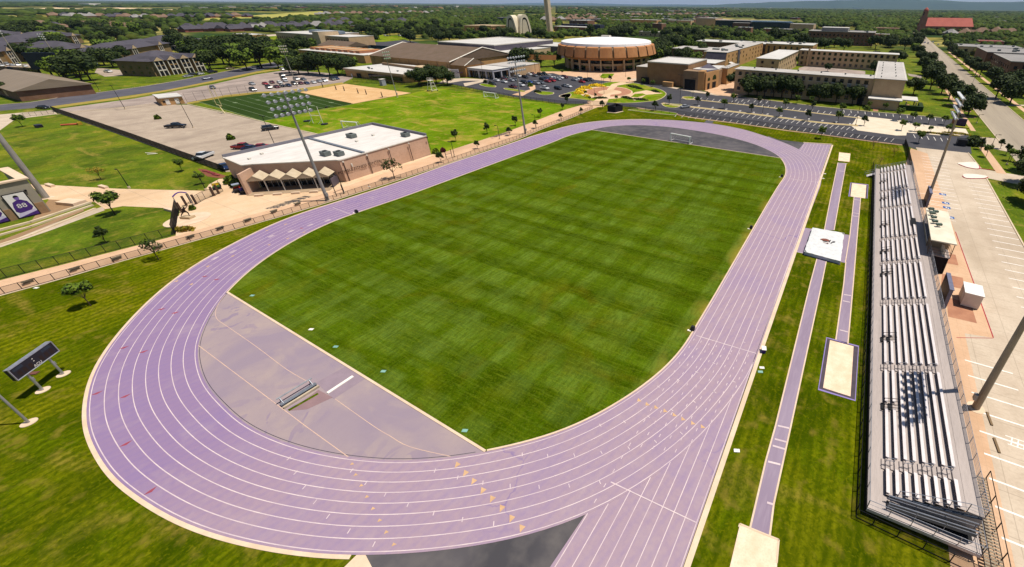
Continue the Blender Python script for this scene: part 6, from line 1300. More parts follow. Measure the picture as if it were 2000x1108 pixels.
for k, yb in enumerate((-31.3, -35.2, -39.1)):
    f = MB(); f.box(-98.1, yb+1.3, .15, .08, 2.9, 5.2); pf = f.build('poster_frame', m_dk, t)
    MB().poly([(-98.04, yb, .3), (-98.04, yb+2.6, .3), (-98.04, yb+2.6, 5.2), (-98.04, yb, 5.2)]).build('poster_sheet', m_pwh, pf)
    b = MB()   # a plain figure in a numbered shirt
    b.poly([(-98.03, yb+.15, 1.6), (-98.03, yb+.5, 1.2), (-98.03, yb+2.0, 1.3), (-98.03, yb+2.5, 2.0), (-98.03, yb+2.25, 3.3), (-98.03, yb+1.75, 3.75), (-98.03, yb+1.5, 3.9), (-98.03, yb+1.15, 3.85), (-98.03, yb+.5, 3.5), (-98.03, yb+.25, 2.6)]); b.build('printed_shirt', m_pp, pf)
    b = MB(); b.poly([(-98.025, yb+1.33+.32*math.cos(a), 4.28+.46*math.sin(a)) for a in np.linspace(0, 2*math.pi, 14)[:-1]]); b.build('printed_head', M('poster_mid', '7c64a8', '6c5498', 2, .6), pf)
    b = MB(); b.poly([(-98.02, yb+1.33+.34*math.cos(a), 4.42+.42*math.sin(a)) for a in np.linspace(0, math.pi, 10)]); b.build('printed_hair', m_dk, pf)
    MB().poly([(-98.028, yb+.05, .35), (-98.028, yb+2.55, .35), (-98.028, yb+2.5, 1.5), (-98.028, yb+.3, 1.1)]).build('printed_trousers', m_ppl, pf); MB().poly([(-98.02, yb, .3), (-98.02, yb+2.6, .3), (-98.02, yb+2.6, 1.05)]).build('printed_band', m_pp, pf)
    if k == 0: text('88', 1.25, m_pwh, 'number', pf, Matrix.Translation((-98.0, yb+1.3, 2.2)) @ Matrix.Rotation(R(90), 4, 'Z') @ Matrix.Rotation(R(90), 4, 'X'), .003)
MB().box(-98.3, -28.3, 5.1, .3, .3, .35).build('wall_light', m_dk, t)
sheet('gravel_bed', [(70, 420), (96, 390), (150, 393), (178, 396), (60, 434)], MATS['gravel_tan'], .034)
sheet('gravel_bed', [(-20, 478), (60, 448), (160, 408), (165, 412), (60, 455), (-20, 488)], MATS['gravel_tan'], .036)
for k, q in enumerate(([(-40, 462), (60, 436), (178, 397)], [(-40, 472), (60, 444), (182, 402)], [(-40, 492), (60, 460), (186, 408)])): kerb('terrace_kerb', q, .5, .4-.1*k)
q = G(92, 392); tag(MB().box(-100.5+.0, -23.8, 0, 5.0, 2.2, .7, .3).build('sign_plinth', m_curbt), 'pale stepped plinth at the foot of the thick leaning mast', 'plinth')
t = thing('ramp_tower', 'grey concrete ramp pier cut off by the left edge', 'pier', (-124, -29, 0)); MB().box(-124, -29.5, 0, 2.4, 2.2, 8).build('pier', M('pier_concrete', '8a8074', '7c7268', .4), t); MB().box(-124, -31, 8.01, 6, 6, 2.2).build('beam', m_cw, t)
# --- gate with purple arch, statue
ga, gb = G(352, 410), G(383, 400); t = thing('entry_arch', 'open gate with a thin curved purple arch over it', 'gate', (ga.x, ga.y, 0))
a, b_ = G(353, 411), G(379, 403); dv_ = Vector((b_.x-a.x, b_.y-a.y, 0)); ang_ = math.atan2(dv_.y, dv_.x)
for q in (a, b_): MB().tube((q.x, q.y, 0), (q.x, q.y, 3.2), .07, 6).build('post', m_rail, t)
b = MB(); L_ = dv_.length; prv = None
for k in range(9):
    s = k/8; z = 3.2+.55*math.sin(math.pi*s); q = (a.x+dv_.x*s, a.y+dv_.y*s, z)
    if prv: b.tube(prv, q, .13, 5)
    prv = q
b.build('arch', M('arch_purple', '54388c', '482e7c', 2), t)
for k, q in enumerate((G(356, 415), G(365, 402), G(375, 397), G(384, 399), G(419, 383), G(428, 379))): tag(MB().box(q.x, q.y, 0, .35, .35, 2.3).build('gate_pier', M('pier_brown', '4c382c', '402e26', 2)), 'brown square gate pier near the arch, '+posn(k, 6), 'pier', 'gate piers')
q = G(368, 427); t = thing('statue', 'dark bronze statue of a lunging figure on a tan block', 'statue', (q.x, q.y, 0)); 
MB().box(q.x, q.y, .03, 2.2, 1.2, .55, .4).build('plinth', m_cream, t)
def skinfig(segs, mat, parent, name, base, sc=1.0):
    me = bpy.data.meshes.new(name); vs = []; es = []; rs = []
    idx = {}
    for a, b2, ra, rb in segs:
        for p_, r_ in ((a, ra), (b2, rb)):
            if p_ not in idx: idx[p_] = len(vs); vs.append((p_[0]*sc, p_[1]*sc, p_[2]*sc)); rs.append(r_*sc)
        es.append((idx[a], idx[b2]))
    me.from_pydata(vs, es, []); ob = bpy.data.objects.new(name, me); COL.objects.link(ob); ob.parent = parent; ob.location = wm(parent).inverted() @ Vector(base)
    ob.modifiers.new('s', 'SKIN'); lay = me.skin_vertices[0].data
    for i, r_ in enumerate(rs): lay[i].radius = (r_, r_)
    lay[0].use_root = True; ob.modifiers.new('d', 'SUBSURF').levels = 1; me.materials.append(mat); KIDS.setdefault(parent.name, []).append(ob); return ob
pel, che, nec, hd = (0, 0, 1.0), (.1, .12, 1.45), (.14, .18, 1.65), (.18, .24, 1.84)
skinfig([(pel, che, .17, .2), (che, nec, .2, .07), (nec, hd, .07, .13), (che, (.32, .3, 1.5), .2, .07), ((.32, .3, 1.5), (.5, .5, 1.75), .07, .05), ((.5, .5, 1.75), (.55, .6, 2.0), .05, .05), (che, (-.1, -.1, 1.35), .2, .07), ((-.1, -.1, 1.35), (-.3, .0, 1.15), .07, .05),
         (pel, (.25, .3, .65), .17, .1), ((.25, .3, .65), (.3, .25, .1), .1, .06), ((.3, .25, .1), (.42, .35, .05), .06, .05), (pel, (-.2, -.35, .6), .17, .1), ((-.2, -.35, .6), (-.45, -.6, .15), .1, .06), ((-.45, -.6, .15), (-.36, -.5, .05), .06, .05)], M('bronze', '3a2c24', '302420', 6, .45, .5), t, 'figure', (q.x, q.y, .58), 1.15)
q = G(388, 428); struct(MB().ring(q.x-1.5, q.y-1.2, [(3.6, 0), (3.6, .12), (.01, .12)], 24).build('statue_kerb', m_curbt))
for px_, py_, lab in [(361, 446, 'low yellow green shrub bed beside the statue'), (376, 409, 'round green bush near the statue')]: pass
# --- walk benches
BN = [(57, 553), (148, 528), (230, 507), (311, 485), (373, 465), (431, 448), (485, 432), (536, 415), (582, 400)]
bench0 = None
for k, (px_, py_) in enumerate(BN):
    q = G(px_, py_); lab = 'speckled stone bench along the paved walk, '+posn(k, len(BN))
    a = G(px_+40, py_-13); az = math.atan2(a.y-q.y, a.x-q.x)
    if bench0 is None:
        bench0 = thing('walk_bench', lab, 'bench', (0, 0, 0), 0, 'stone benches along the paved walk'); MB().box(0, 0, .34, 1.25, .5, .14).build('seat', M('speckled_stone', '6c6250', '584e40', 6, .8, sc2=30, c3='8c8068'), bench0); MB().box(0, .0, 0, 1.0, .4, .34).build('base', MATS['speckled_stone'], bench0); MB().box(-.35, -.45, 0, .8, .3, .05).build('plaque', m_brown, bench0); o = bench0
    else: o = dup(bench0, None, label=lab)
    o.location = (q.x, q.y, .03); o.rotation_euler = (0, 0, az)
for k, (px_, py_) in enumerate([(99, 364), (203, 367), (333, 412)]): 
    q = G(px_, py_); tag(MB().box(q.x, q.y, .03, 3.0, .7, .5, .1).build('stone_bench', m_curbt), 'long pale stone slab bench at the plaza edge, '+posn(k, 3), 'bench', 'stone slabs on the left plaza')
# --- goals and posts
m_gw = M('goal_white', 'f0eeea', 'e8e6e2', 2, .4)
def goal(p0, p1, w_, h_, d_, label, mat=m_gw, grp='soccer goals'):
    a = Vector((*p0, 0)); c = Vector((*p1, 0)); u = (c-a).normalized(); n_ = Vector((-u.y, u.x, 0)); c = a+u*w_; t = thing('soccer_goal', label, 'goal', tuple(a), 0, grp)
    for q in (a, c): MB().tube((q.x, q.y, 0), (q.x, q.y, h_), .17, 6).build('post', mat, t)
    MB().tube((a.x, a.y, h_), (c.x, c.y, h_), .17, 6).build('crossbar', mat, t)
    b = MB()
    for q in (a, c):
        e = q+n_*d_; b.tube((q.x, q.y, .1), (e.x, e.y, .1), .06, 5); b.tube((q.x, q.y, h_), (q.x+n_.x*.8, q.y+n_.y*.8, h_), .05, 5); b.tube((q.x+n_.x*.8, q.y+n_.y*.8, h_), (e.x, e.y, .1), .05, 5)
    e0, e1 = a+n_*d_, c+n_*d_; b.tube((e0.x, e0.y, .1), (e1.x, e1.y, .1), .06, 5); b.build('frame', mat, t)
    f0, f1 = a+n_*.8, c+n_*.8
    b = MB(); b.poly([(f0.x, f0.y, h_), (f1.x, f1.y, h_), (e1.x, e1.y, .1), (e0.x, e0.y, .1)]); b.build('net', mesh_mat('net_white' if 'net_white' not in MATS else 'net_w2', 'c8c8c8', .3), t)
goal(P3(1310, 275), P3(1351, 283), 7.3, 2.5, 2.0, 'white soccer goal on the edge of the far asphalt apron')
goal(P3(946, 190), P3(970, 193), 7.3, 2.44, 2.2, 'white soccer goal at the far side of the bright practice field'); goal(P3(670, 250), P3(697, 252), 6.5, 2.4, 2.0, 'small white goal on the dry grass above the hall roof')
a, c = Vector((*P3(612, 241), 0)), Vector((*P3(631, 242), 0)); t = thing('goal_frame', 'white H shaped rugby style goal posts on the practice field', 'goal', tuple(a)); 
for q in (a, c):
    MB().tube((q.x, q.y, 0), (q.x, q.y, 6.3), .09, 6).build('upright', m_white, t); b = MB(); b.tube((q.x-1, q.y-1, .05), (q.x, q.y, 1.6), .05, 5); b.build('brace', m_white, t)
MB().tube((a.x, a.y, 3.0), (c.x, c.y, 3.0), .08, 6).build('crossbar', m_white, t)
q = P3(440, 222); t = thing('football_goalpost', 'pale yellow football goalpost at the end of the turf field', 'goal', (*q, 0)); my = M('goal_yellow', 'cfc08a', 'c0b07c', 2, .5)
b = MB(); prv = None
for k in range(7): x = k/6; p_ = (q[0]-2.0*math.sin(x*1.5), q[1]+0, 3.05*min(1, x*1.0)) if k else (q[0], q[1], 0); b.tube(prv, p_, .16, 6) if prv else None; prv = p_
b.build('gooseneck', my, t); gx = prv[0]; gv = Vector((D[0]-A[0], D[1]-A[1], 0)).normalized(); b = MB(); b.tube((gx-gv.x*2.8, q[1]-gv.y*2.8, 3.05), (gx+gv.x*2.8, q[1]+gv.y*2.8, 3.05), .12, 6); b.build('crossbar', my, t)
for s in (-2.8, 2.8): MB().tube((gx+gv.x*s, q[1]+gv.y*s, 3.05), (gx+gv.x*s, q[1]+gv.y*s, 10.5), .1, 5).build('upright', my, t)
for k, (px_, py_) in enumerate([(631, 171), (657, 176), (673, 178), (700, 183), (716, 185), (747, 190)]): 
    q = P3(px_, py_); t = thing('volleyball_post', 'brown padded volleyball post on the sand court, '+posn(k, 6), 'post', (*q, 0), 0, 'volleyball posts'); MB().tube((q[0], q[1], 0), (q[0], q[1], 2.5), .16, 6).build('post', M('pad_brown', '5c4630', '4e3c2a', 2), t); MB().tube((q[0], q[1], .02), (q[0], q[1], 1.6), .22, 6).build('pad', M('pad_dark', '44342a', '3a2c24', 2), t)
for k, (px_, py_) in enumerate([(600, 237.5), (634, 243.5), (555, 218.5), (567, 220), (594, 217.5), (638, 210.5)]):
    q = P3(px_, py_); t = thing('tractor_tyre', ['big black tyre ring lying left of the H posts', 'big black tyre ring lying right of the H posts', 'black flat disc on the turf field, farthest left', 'small black disc on the turf behind the mast', 'black flat disc on the turf right of the mast', 'small black disc at the far right corner of the turf'][k], 'tyre', (*q, 0), 0, 'black tyres on the fields')
    r0 = 1.15 if k < 2 else .85 if k in (2, 4) else .6; MB().ring(q[0], q[1], [(r0, .03), (r0, .35), (r0*.5, .42), (r0*.35, .2), (r0*.35, .03)], 18).build('ring', mblk, t)
# --- coach tower
q = P3(845, 178); t = thing('coach_tower', 'white wheeled filming tower at the far edge of the practice field', 'tower', (*q, 0))
for sx, sy in ((-1, -1), (1, -1), (1, 1), (-1, 1)): MB().tube((q[0]+sx*1.7, q[1]+sy*1.7, 0), (q[0]+sx*.8, q[1]+sy*.8, 5.2), .09, 5).build('leg', m_white, t); MB().tube((q[0]+sx*1.7-.15, q[1]+sy*1.7, .25), (q[0]+sx*1.7+.15, q[1]+sy*1.7, .25), .25, 8).build('wheel', mblk, t)
b = MB()
for z, w_ in ((.5, 1.62), (2.4, 1.28), (4.0, 1.0)):
    for a, c in (((-1, -1), (1, -1)), ((1, -1), (1, 1)), ((1, 1), (-1, 1)), ((-1, 1), (-1, -1))): b.tube((q[0]+a[0]*w_, q[1]+a[1]*w_, z), (q[0]+c[0]*w_, q[1]+c[1]*w_, z), .05, 4)
b.build('brace', m_white, t); MB().box(q[0], q[1], 5.2, 2.2, 2.2, .12).build('platform', m_white, t)
b = MB()
for sx, sy in ((-1, -1), (1, -1), (1, 1), (-1, 1)): b.tube((q[0]+sx*1.05, q[1]+sy*1.05, 5.2), (q[0]+sx*1.05, q[1]+sy*1.05, 6.4), .05, 4)
for z in (5.8, 6.4): b.wallstrip([(q[0]-1.05, q[1]-1.05), (q[0]+1.05, q[1]-1.05), (q[0]+1.05, q[1]+1.05), (q[0]-1.05, q[1]+1.05), (q[0]-1.05, q[1]-1.05)], .06, z-.05, z)
b.build('guard_rail', m_white, t)
# --- screened enclosure and bins
q0, q1, q2 = G(1187, 219), G(1203, 220.5), G(1216, 218); t = thing('screened_enclosure', 'black screened equipment enclosure on the lawn beyond the far bend', 'enclosure', tuple(q0))
MB().wallstrip([tuple(G(*s)[:2]) for s in ((1187, 219), (1202, 220.5), (1216, 217.5), (1204, 213.5), (1187, 219))], .12, .1, 2.5).build('screen', m_skirt, t); c = G(1202, 217); MB().box(c.x, c.y, .1, 2.4, 2, 1.5).build('equipment', m_unit, t); MB().prism([tuple(G(*s)[:2]) for s in ((1185, 220), (1203, 221.5), (1218, 218), (1204, 213))], 0, .1).build('slab', m_curbt, t)
q = P3(1876, 284); t = thing('waste_bin_shed', 'black box shelter on the dark entrance lane near the magnolia bush', 'enclosure', (*q, 0)); MB().box(q[0], q[1], 0, 2.6, 2.6, 2.0).build('body', mblk, t); MB().box(q[0], q[1], 2.01, 2.8, 2.8, .12).build('lid', m_dk, t)
q = P3(1872, 247); t = thing('monument_sign', 'dark purple monument sign in a flower bed at the campus entrance', 'sign', (*q, 0)); MB().box(q[0], q[1], 0, 4.2, .9, 3.0, -.2).build('panel', M('sign_panel', '3a2c48', '302440', 2), t); MB().box(q[0]-2.2, q[1], 0, .9, 1.0, 3.3, -.2).build('pier', m_brown, t); MB().box(q[0]-.2, q[1]-1.2, 0, 7, 2.0, .35, -.1).build('flower_bed', M('flower_yellow', '9c8c20', '6c7a18', 3, .9), t)
# --- left lawn things
q = P3(77, 249); t = thing('black_crate', 'small black crate standing on the left lawn', 'crate', (*q, 0)); MB().box(q[0], q[1], .05, 2.2, 1.4, .8, .1).build('body', mblk, t); MB().box(q[0], q[1], .86, 2.3, 1.5, .1, .1).build('lid', M('crate_lid', '2c2c44', '24243a', 2), t)
q = P3(135, 245); t = thing('rolled_mat', 'long red and orange barrier roll lying by the screened fence', 'mat', (*q, 0)); a, c = P3(120, 246), P3(152, 244); MB().tube((*a, .3), (*c, .3), .3, 8).build('roll', M('mat_red', 'a8483c', 'b85c3c', 1, .8), t); MB().box(P3(157, 244)[0], P3(157, 244)[1], 0, 1, 1, 1).build('end_box', M('box_yellow', 'b08c28', 'a08020', 2), t)
q = P3(295, 299); t = thing('agility_ladder', 'pale flat ladder frame lying on the grass near the screened fence', 'ladder', (*q, 0)); b = MB(); a, c = P3(284, 299), P3(305, 300); b.tube((*a, .08), (*c, .08), .08, 4); a, c = P3(288, 302), P3(308, 300.5); b.tube((*a, .08), (*c, .08), .08, 4); b.build('side_bar', m_white, t)
for k, (px_, py_) in enumerate([(403, 336), (413, 339), (422, 343)]): q = P3(px_, py_); tag(MB().tube((q[0]-1.3, q[1]-.2, .18), (q[0]+1.3, q[1]+.2, .18), .18, 6).build('stacked_hurdle', M('hurdle_red', '8c3840', '7c3038', 2)), 'red and purple hurdle stack on the mulch below the fence, '+posn(k, 3), 'hurdle', 'hurdles by the fence')
struct(MB().poly([(x, y, .03) for x, y in gp([(385, 330), (402, 331), (445, 345), (432, 349), (405, 345)])]).build('mulch_bed', M('mulch', '7c4a34', '6c402c', 1, .95)))
# --- utility carts
def cart(px_, py_, label, body, seat, roof=None, az=0.):
    q = G(px_, py_); t = thing('utility_cart', label, 'cart', (q.x, q.y, .03), az, 'utility carts near the gate'); L0 = Matrix.Translation((q.x, q.y, .03)) @ Matrix.Rotation(az, 4, 'Z')
    def bxx(name, x, y, z, sx, sy, sz, m_): 
        c = L0 @ Vector((x, y, z)); return MB().box(c.x, c.y, c.z, sx, sy, sz, az).build(name, m_, t)
    bxx('chassis', 0, 0, .3, 2.8, 1.3, .3, m_dk); bxx('cargo_bed', -.85, 0, .6, 1.15, 1.35, .35, body); bxx('hood', 1.05, 0, .6, .7, 1.2, .3, body); bxx('seat', .15, 0, .6, .5, 1.2, .25, seat); bxx('backrest', -.12, 0, .85, .12, 1.2, .4, seat)
    for x in (-.9, .95):
        for y in (-.62, .62): c0_, c1_ = L0 @ Vector((x, y-.13, .3)), L0 @ Vector((x, y+.13, .3)); MB().tube(c0_, c1_, .3, 10).build('wheel', mblk, t)
    b = MB()
    for x, y in ((-.15, -.6), (-.15, .6), (.75, -.6), (.75, .6)): b.tube(L0 @ Vector((x, y, .6)), L0 @ Vector((x, y, 1.85)), .03, 4)
    b.build('roll_cage', m_dk, t)
    if roof: bxx('canopy', .3, 0, 1.86, 1.3, 1.35, .07, roof)
cart(425, 368, 'green and yellow utility cart parked at the side path', M('cart_green', '2c6a24', '24601e', 3, .4), M('cart_yellow', 'c8a820', 'b89818', 3, .5), None, R(-20))
cart(466, 374, 'dark utility cart with grey canopy and red seat by the hall wall', M('cart_dark', '2c2c30', '242428', 3, .4), M('cart_red', 'b03a20', 'a0301a', 3, .5), M('canopy_grey', '8c94a4', '7c8494', 2, .5), R(-15)); cart(477, 377, 'darker utility cart parked right behind the canopied one', MATS['cart_dark'], M('cart_purple', '3c2c5c', '34264f', 3, .5), None, R(-15))
# ================= trees =================
def leaf_mat(name, a, b_, c):
    ma, n, l, p = NT(name); b = NB(n, l); oi = n.new('ShaderNodeObjectInfo'); g = n.new('ShaderNodeNewGeometry')
    col = b.mix(b.mapr(b.noise(.55, 3), .4, .6), a, b_); col = b.mix(b.math('MULTIPLY', g.outputs['Random Per Island'], .6), col, c); col = b.mix(b.math('MULTIPLY', oi.outputs['Random'], .4), col, b_)
    l.new(col, p.inputs['Base Color']); p.inputs['Roughness'].default_value = .75; p.inputs['Specular IOR Level'].default_value = .25; return ma
m_leaf = leaf_mat('oak_leaves', '2c3c0a', '182606', '46520f'); m_leaf2 = leaf_mat('bright_leaves', '526a12', '38500c', '74801e'); m_leafy = leaf_mat('yellow_leaves', '8a7a20', '6c7420', 'a8741c'); m_leafr = leaf_mat('bare_red', '6c4028', '7c5434', '8c6a44')
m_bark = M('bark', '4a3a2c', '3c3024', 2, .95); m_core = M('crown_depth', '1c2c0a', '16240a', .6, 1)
def crown(rx, rz, zc, n, ls, seed, blobs=14, core=.72, flat=1.0):
    q = random.Random(seed); bl = []
    for _ in range(blobs):
        a = q.uniform(0, 2*math.pi); e = q.uniform(-.5, 1.0); d = q.uniform(.35, .8); bl.append((math.cos(a)*math.cos(e)*rx*d, math.sin(a)*math.cos(e)*rx*d, zc+math.sin(e)*rz*d*.9, q.uniform(.28, .48)*rx))
    b = MB()
    for _ in range(n):
        cx_, cy_, cz_, r_ = q.choice(bl); d = Vector((q.gauss(0, 1), q.gauss(0, 1), q.gauss(.15, 1)*flat)).normalized(); p_ = Vector((cx_, cy_, cz_))+d*r_*q.uniform(.75, 1.12)
        nn_ = (d+Vector((q.uniform(-.7, .7), q.uniform(-.7, .7), q.uniform(-.4, .8)))).normalized(); u = nn_.orthogonal().normalized(); u = Matrix.Rotation(q.uniform(0, 6.3), 3, nn_) @ u; v = nn_.cross(u); s = ls*q.uniform(.6, 1.3)
        b.poly([tuple(p_+u*s), tuple(p_+v*s*.7), tuple(p_-u*s*.9), tuple(p_-v*s*.8)])
    return b, bl
def tree_proto(name, rx, h, n, ls, seed, mleaf, th=.3, tr=.22, blobs=14, core=True, rz=None):
    t = thing(name, 'x', 'tree', (0, 0, 0)); rz = rz or (h*(1-th))/2; zc = h-rz
    b, bl = crown(rx, rz, zc, n, ls, seed, blobs); cr = b.build('crown', mleaf, t)
    b = MB(); b.tube((0, 0, 0), (0, 0, h*th+.3), tr, 7, tr*.7)
    for (x, y, z, r_) in bl[:7]: b.tube((0, 0, h*th), (x*.8, y*.8, z-.1*r_), tr*.45, 5, tr*.15)
    b.build('trunk', m_bark, t)
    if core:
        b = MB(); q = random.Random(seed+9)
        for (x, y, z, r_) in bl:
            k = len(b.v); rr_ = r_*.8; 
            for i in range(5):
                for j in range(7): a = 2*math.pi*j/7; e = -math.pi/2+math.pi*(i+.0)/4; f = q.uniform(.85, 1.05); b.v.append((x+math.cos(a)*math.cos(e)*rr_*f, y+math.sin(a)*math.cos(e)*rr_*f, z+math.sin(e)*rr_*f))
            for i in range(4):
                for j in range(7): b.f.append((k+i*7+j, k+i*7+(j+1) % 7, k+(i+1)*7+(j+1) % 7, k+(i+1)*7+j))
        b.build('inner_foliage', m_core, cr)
    return t
PR = {}
def proto(kind):
    if kind not in PR:
        s = len(PR)+1
        PR[kind] = {'oakA': lambda: tree_proto('oak_tree', 4.6, 8.6, 1500, .42, 1, m_leaf, .2, .28, 17), 'oakB': lambda: tree_proto('oak_tree', 4.2, 9.4, 1500, .42, 2, m_leaf, .22, .28, 15), 'oakC': lambda: tree_proto('oak_tree', 5.0, 8.0, 1500, .42, 3, m_leaf, .18, .3, 20),
                    'green': lambda: tree_proto('shade_tree', 3.6, 8.2, 1200, .38, 4, m_leaf2, .22, .22, 14), 'young': lambda: tree_proto('young_tree', 1.25, 4.2, 420, .17, 5, m_leaf2, .3, .07, 9), 'youngB': lambda: tree_proto('young_tree', 1.5, 4.0, 460, .18, 6, m_leaf2, .32, .07, 10),
                    'cone': lambda: tree_proto('young_oak', 1.2, 4.6, 520, .17, 7, m_leaf, .16, .08, 12, rz=2.0), 'yellow': lambda: tree_proto('autumn_tree', 1.7, 4.2, 420, .17, 8, m_leafy, .32, .07, 11, core=False), 'bare': lambda: tree_proto('bare_tree', 1.3, 3.8, 130, .11, 9, m_leafr, .25, .06, 9, core=False), 'sparse': lambda: tree_proto('sparse_tree', 1.7, 4.6, 330, .17, 10, m_leaf, .28, .08, 12, core=False)}[kind]()
        return PR[kind], True
    return PR[kind], False
def plant(kind, px_, py_, sc, label, group, q):
    g = G(px_, py_); o, new = proto(kind)
    if not new: o = dup(o, None)
    o.location = (g.x, g.y, 0); o.rotation_euler = (0, 0, q.uniform(0, 6.28)); s = sc*q.uniform(.9, 1.1)*(1.17 if kind in ('oakA', 'oakB', 'oakC', 'green') else 1); o.scale = (s*q.uniform(.9, 1.1), s, s*q.uniform(.9, 1.08)); tag(o, label, 'tree', group); return o
WORD = {'oakA': 'dark round oak', 'oakB': 'dark round oak', 'oakC': 'dark round oak', 'green': 'bright green shade tree', 'young': 'small young tree', 'youngB': 'small leafy young tree', 'cone': 'slim dark young oak', 'yellow': 'small yellowing tree', 'bare': 'small nearly bare reddish tree', 'sparse': 'thin young tree with sparse crown'}
NT_ = [0]
def grove(loc, group, items, seed=1):
    q = random.Random(seed); items = sorted(items, key=lambda a: a[0]); cnt = {}
    for it in items: cnt[WORD[it[3]]] = cnt.get(WORD[it[3]], 0)+1
    seen = {}
    for it in items:
        w_ = WORD[it[3]]; k = seen.get(w_, 0); seen[w_] = k+1; NT_[0] += 1
        plant(it[3], it[0], it[1], it[2], '%s %s%s' % (w_, loc, (', '+posn(k, cnt[w_])) if cnt[w_] > 1 else ''), group, q)
O3 = ['oakA', 'oakB', 'oakC']
def mk(l, kinds=O3, s=1.0, seed=1):
    q = random.Random(seed); return [(a[0], a[1], (a[2] if len(a) > 2 else 1.0)*s, a[3] if len(a) > 3 else q.choice(kinds)) for a in l]
grove('in front of the long dormitory', 'trees in front of the dormitory', mk([(1437, 176, .95), (1461, 188, 1.0), (1478, 189, 1.0), (1492, 190, 1.05), (1510, 191, 1.05), (1526, 192, 1.05), (1545, 194, 1.0), (1555, 194, .8), (1599, 199, 1.0), (1632, 202, .95), (1664, 204, .9)]))
grove('in the dormitory court', 'trees in the dormitory court', mk([(1543, 131, .9), (1560, 126, .8), (1616, 140, .6), (1645, 131, .8), (1678, 131, 1.1), (1706, 148, .95), (1707, 124, .95), (1740, 118, .9), (1755, 122, 1.0), (1592, 130, .5)]))
grove('between dormitory and main road', 'trees between dormitory and road', mk([(1783, 186, 1.0), (1890, 226, .95), (1871, 208, 1.0), (1852, 196, 1.0), (1838, 184, 1.0), (1816, 176, 1.1), (1828, 165, 1.05), (1808, 160, 1.0), (1817, 148, 1.05), (1800, 140, 1.0), (1810, 128, 1.1), (1796, 122, 1.0), (1790, 112, 1.0), (1784, 103, 1.1, 'green'), (1788, 92, 1.0), (1778, 96, 1.1), (1772, 88, 1.2, 'green')]))
grove('along the far side of the main road', 'trees along the far side of the main road', mk([(1850, 98, .9), (1858, 105, .9), (1868, 114, .9), (1880, 126, 1.0), (1893, 138, 1.0), (1913, 150, .95), (1935, 165, 1.0), (1944, 193, 1.2), (1972, 203, 1.1), (1965, 178, 1.0), (1995, 190, 1.0), (1990, 172, 1.0), (1905, 146, .8)]))
grove('at the right edge beside the pale lot', 'trees on the right verge', mk([(2006, 362, .8), (2022, 400, .85), (2014, 336, .8)]))
grove('on the verge beside the sidewalk', 'young trees on the verge', mk([(1953, 291), (1964, 303), (1973, 315), (1914, 292), (1925, 307)], ['cone', 'youngB']))
LT = [(1381, 196), (1363, 205), (1414, 213), (1432, 201), (1467, 221), (1482, 205), (1521, 229), (1533, 213), (1577, 237), (1586, 216), (1636, 240), (1643, 224), (1690, 228), (1687, 246), (1307, 204), (1280, 217)]
grove('in the striped lot medians', 'trees on the lot medians', mk(LT, ['cone', 'young'], 1.15, 3))
grove('around the pale entrance pad', 'trees round the entrance pad', mk([(1755, 236, 1.2), (1760, 255, 1.1), (1781, 238), (1813, 242), (1843, 244), (1786, 257, .8), (1816, 261, .7), (1850, 264), (1793, 280), (1603, 271)], ['youngB', 'young'], 1.1, 4))
grove('in front of the dormitory door', 'small trees by the dormitory door', mk([(1696, 213), (1727, 217), (1556, 203), (1583, 205)], ['young', 'youngB'], 1.0, 6))
grove('on the round plaza island', 'small trees on the plaza', mk([(1275, 170), (1257, 166), (1229, 162, .9), (1192, 160), (1204, 198, .8), (1144, 188, .7), (1163, 192, .7), (1152, 198, .7), (1098, 147, .9), (1177, 213)], ['young', 'youngB', 'cone'], 1.0, 7))
grove('beside the walk along the back straight', 'trees along the back straight walk', mk([(891, 276), (933, 291, .8), (952, 262, 1.1), (996, 265, .8), (1007, 246), (1056, 229, 1.0), (1047, 251, .9), (1096, 235, .8), (1099, 215, .8), (1107, 203, .8), (1135, 223, .7), (862, 318, .8)], ['cone'], 1.0, 8))
grove('beside the long hall wall', 'trees by the hall', mk([(771, 349, 1.25, 'sparse')]))
grove('on the grass left of the track', 'trees on the left lawns', mk([(178, 598, 1.05, 'youngB'), (310, 507, .95, 'sparse'), (208, 475, .95, 'cone'), (225, 419, 1.35, 'youngB'), (198, 351, .95, 'yellow'), (357, 335, .95, 'youngB'), (396, 360, .8, 'youngB'), (45, 248, 1.1, 'youngB')]))
grove('behind the far end of the stand', 'nearly bare trees by the stand', mk([(1745, 307, 1.0, 'bare'), (1718, 322, .7, 'bare'), (1704, 292, .9, 'bare')]))
grove('beside the round arena', 'trees beside the arena', mk([(1022, 133, 1.35), (1010, 130, 1.1), (1057, 131, 1.15), (1083, 130, 1.2, 'green'), (1036, 120, 1.0)]))
grove('in front of the low white roofed wing', 'trees in front of the low wing', mk([(820, 169, .95), (838, 163, .95), (853, 164, 1.05), (866, 163, .95), (875, 167, .8)]))
grove('around the court building', 'trees above the parked cars', mk([(566, 143), (585, 146), (603, 145), (625, 146, 1.1), (645, 148, 1.1), (662, 148, 1.15), (678, 146, 1.1), (690, 140, .9), (573, 133), (610, 136, .9)], O3+['green'], 1.2, 9))
grove('in the grove above the campus road', 'trees above the campus road', mk([(392, 128, 1.1), (410, 136), (420, 122), (438, 126, 1.1), (452, 133, 1.1), (470, 128, 1.2), (484, 138, 1.1), (500, 122, 1.2), (512, 134, 1.2), (530, 128, 1.2), (545, 134, 1.1), (520, 112, 1.2), (490, 110, 1.2), (465, 113, 1.2), (440, 110, 1.2), (415, 108, 1.1), (545, 115, 1.1), (568, 108), (590, 104), (608, 100), (420, 96), (450, 98), (480, 98)], O3+['green'], 1.35, 10))
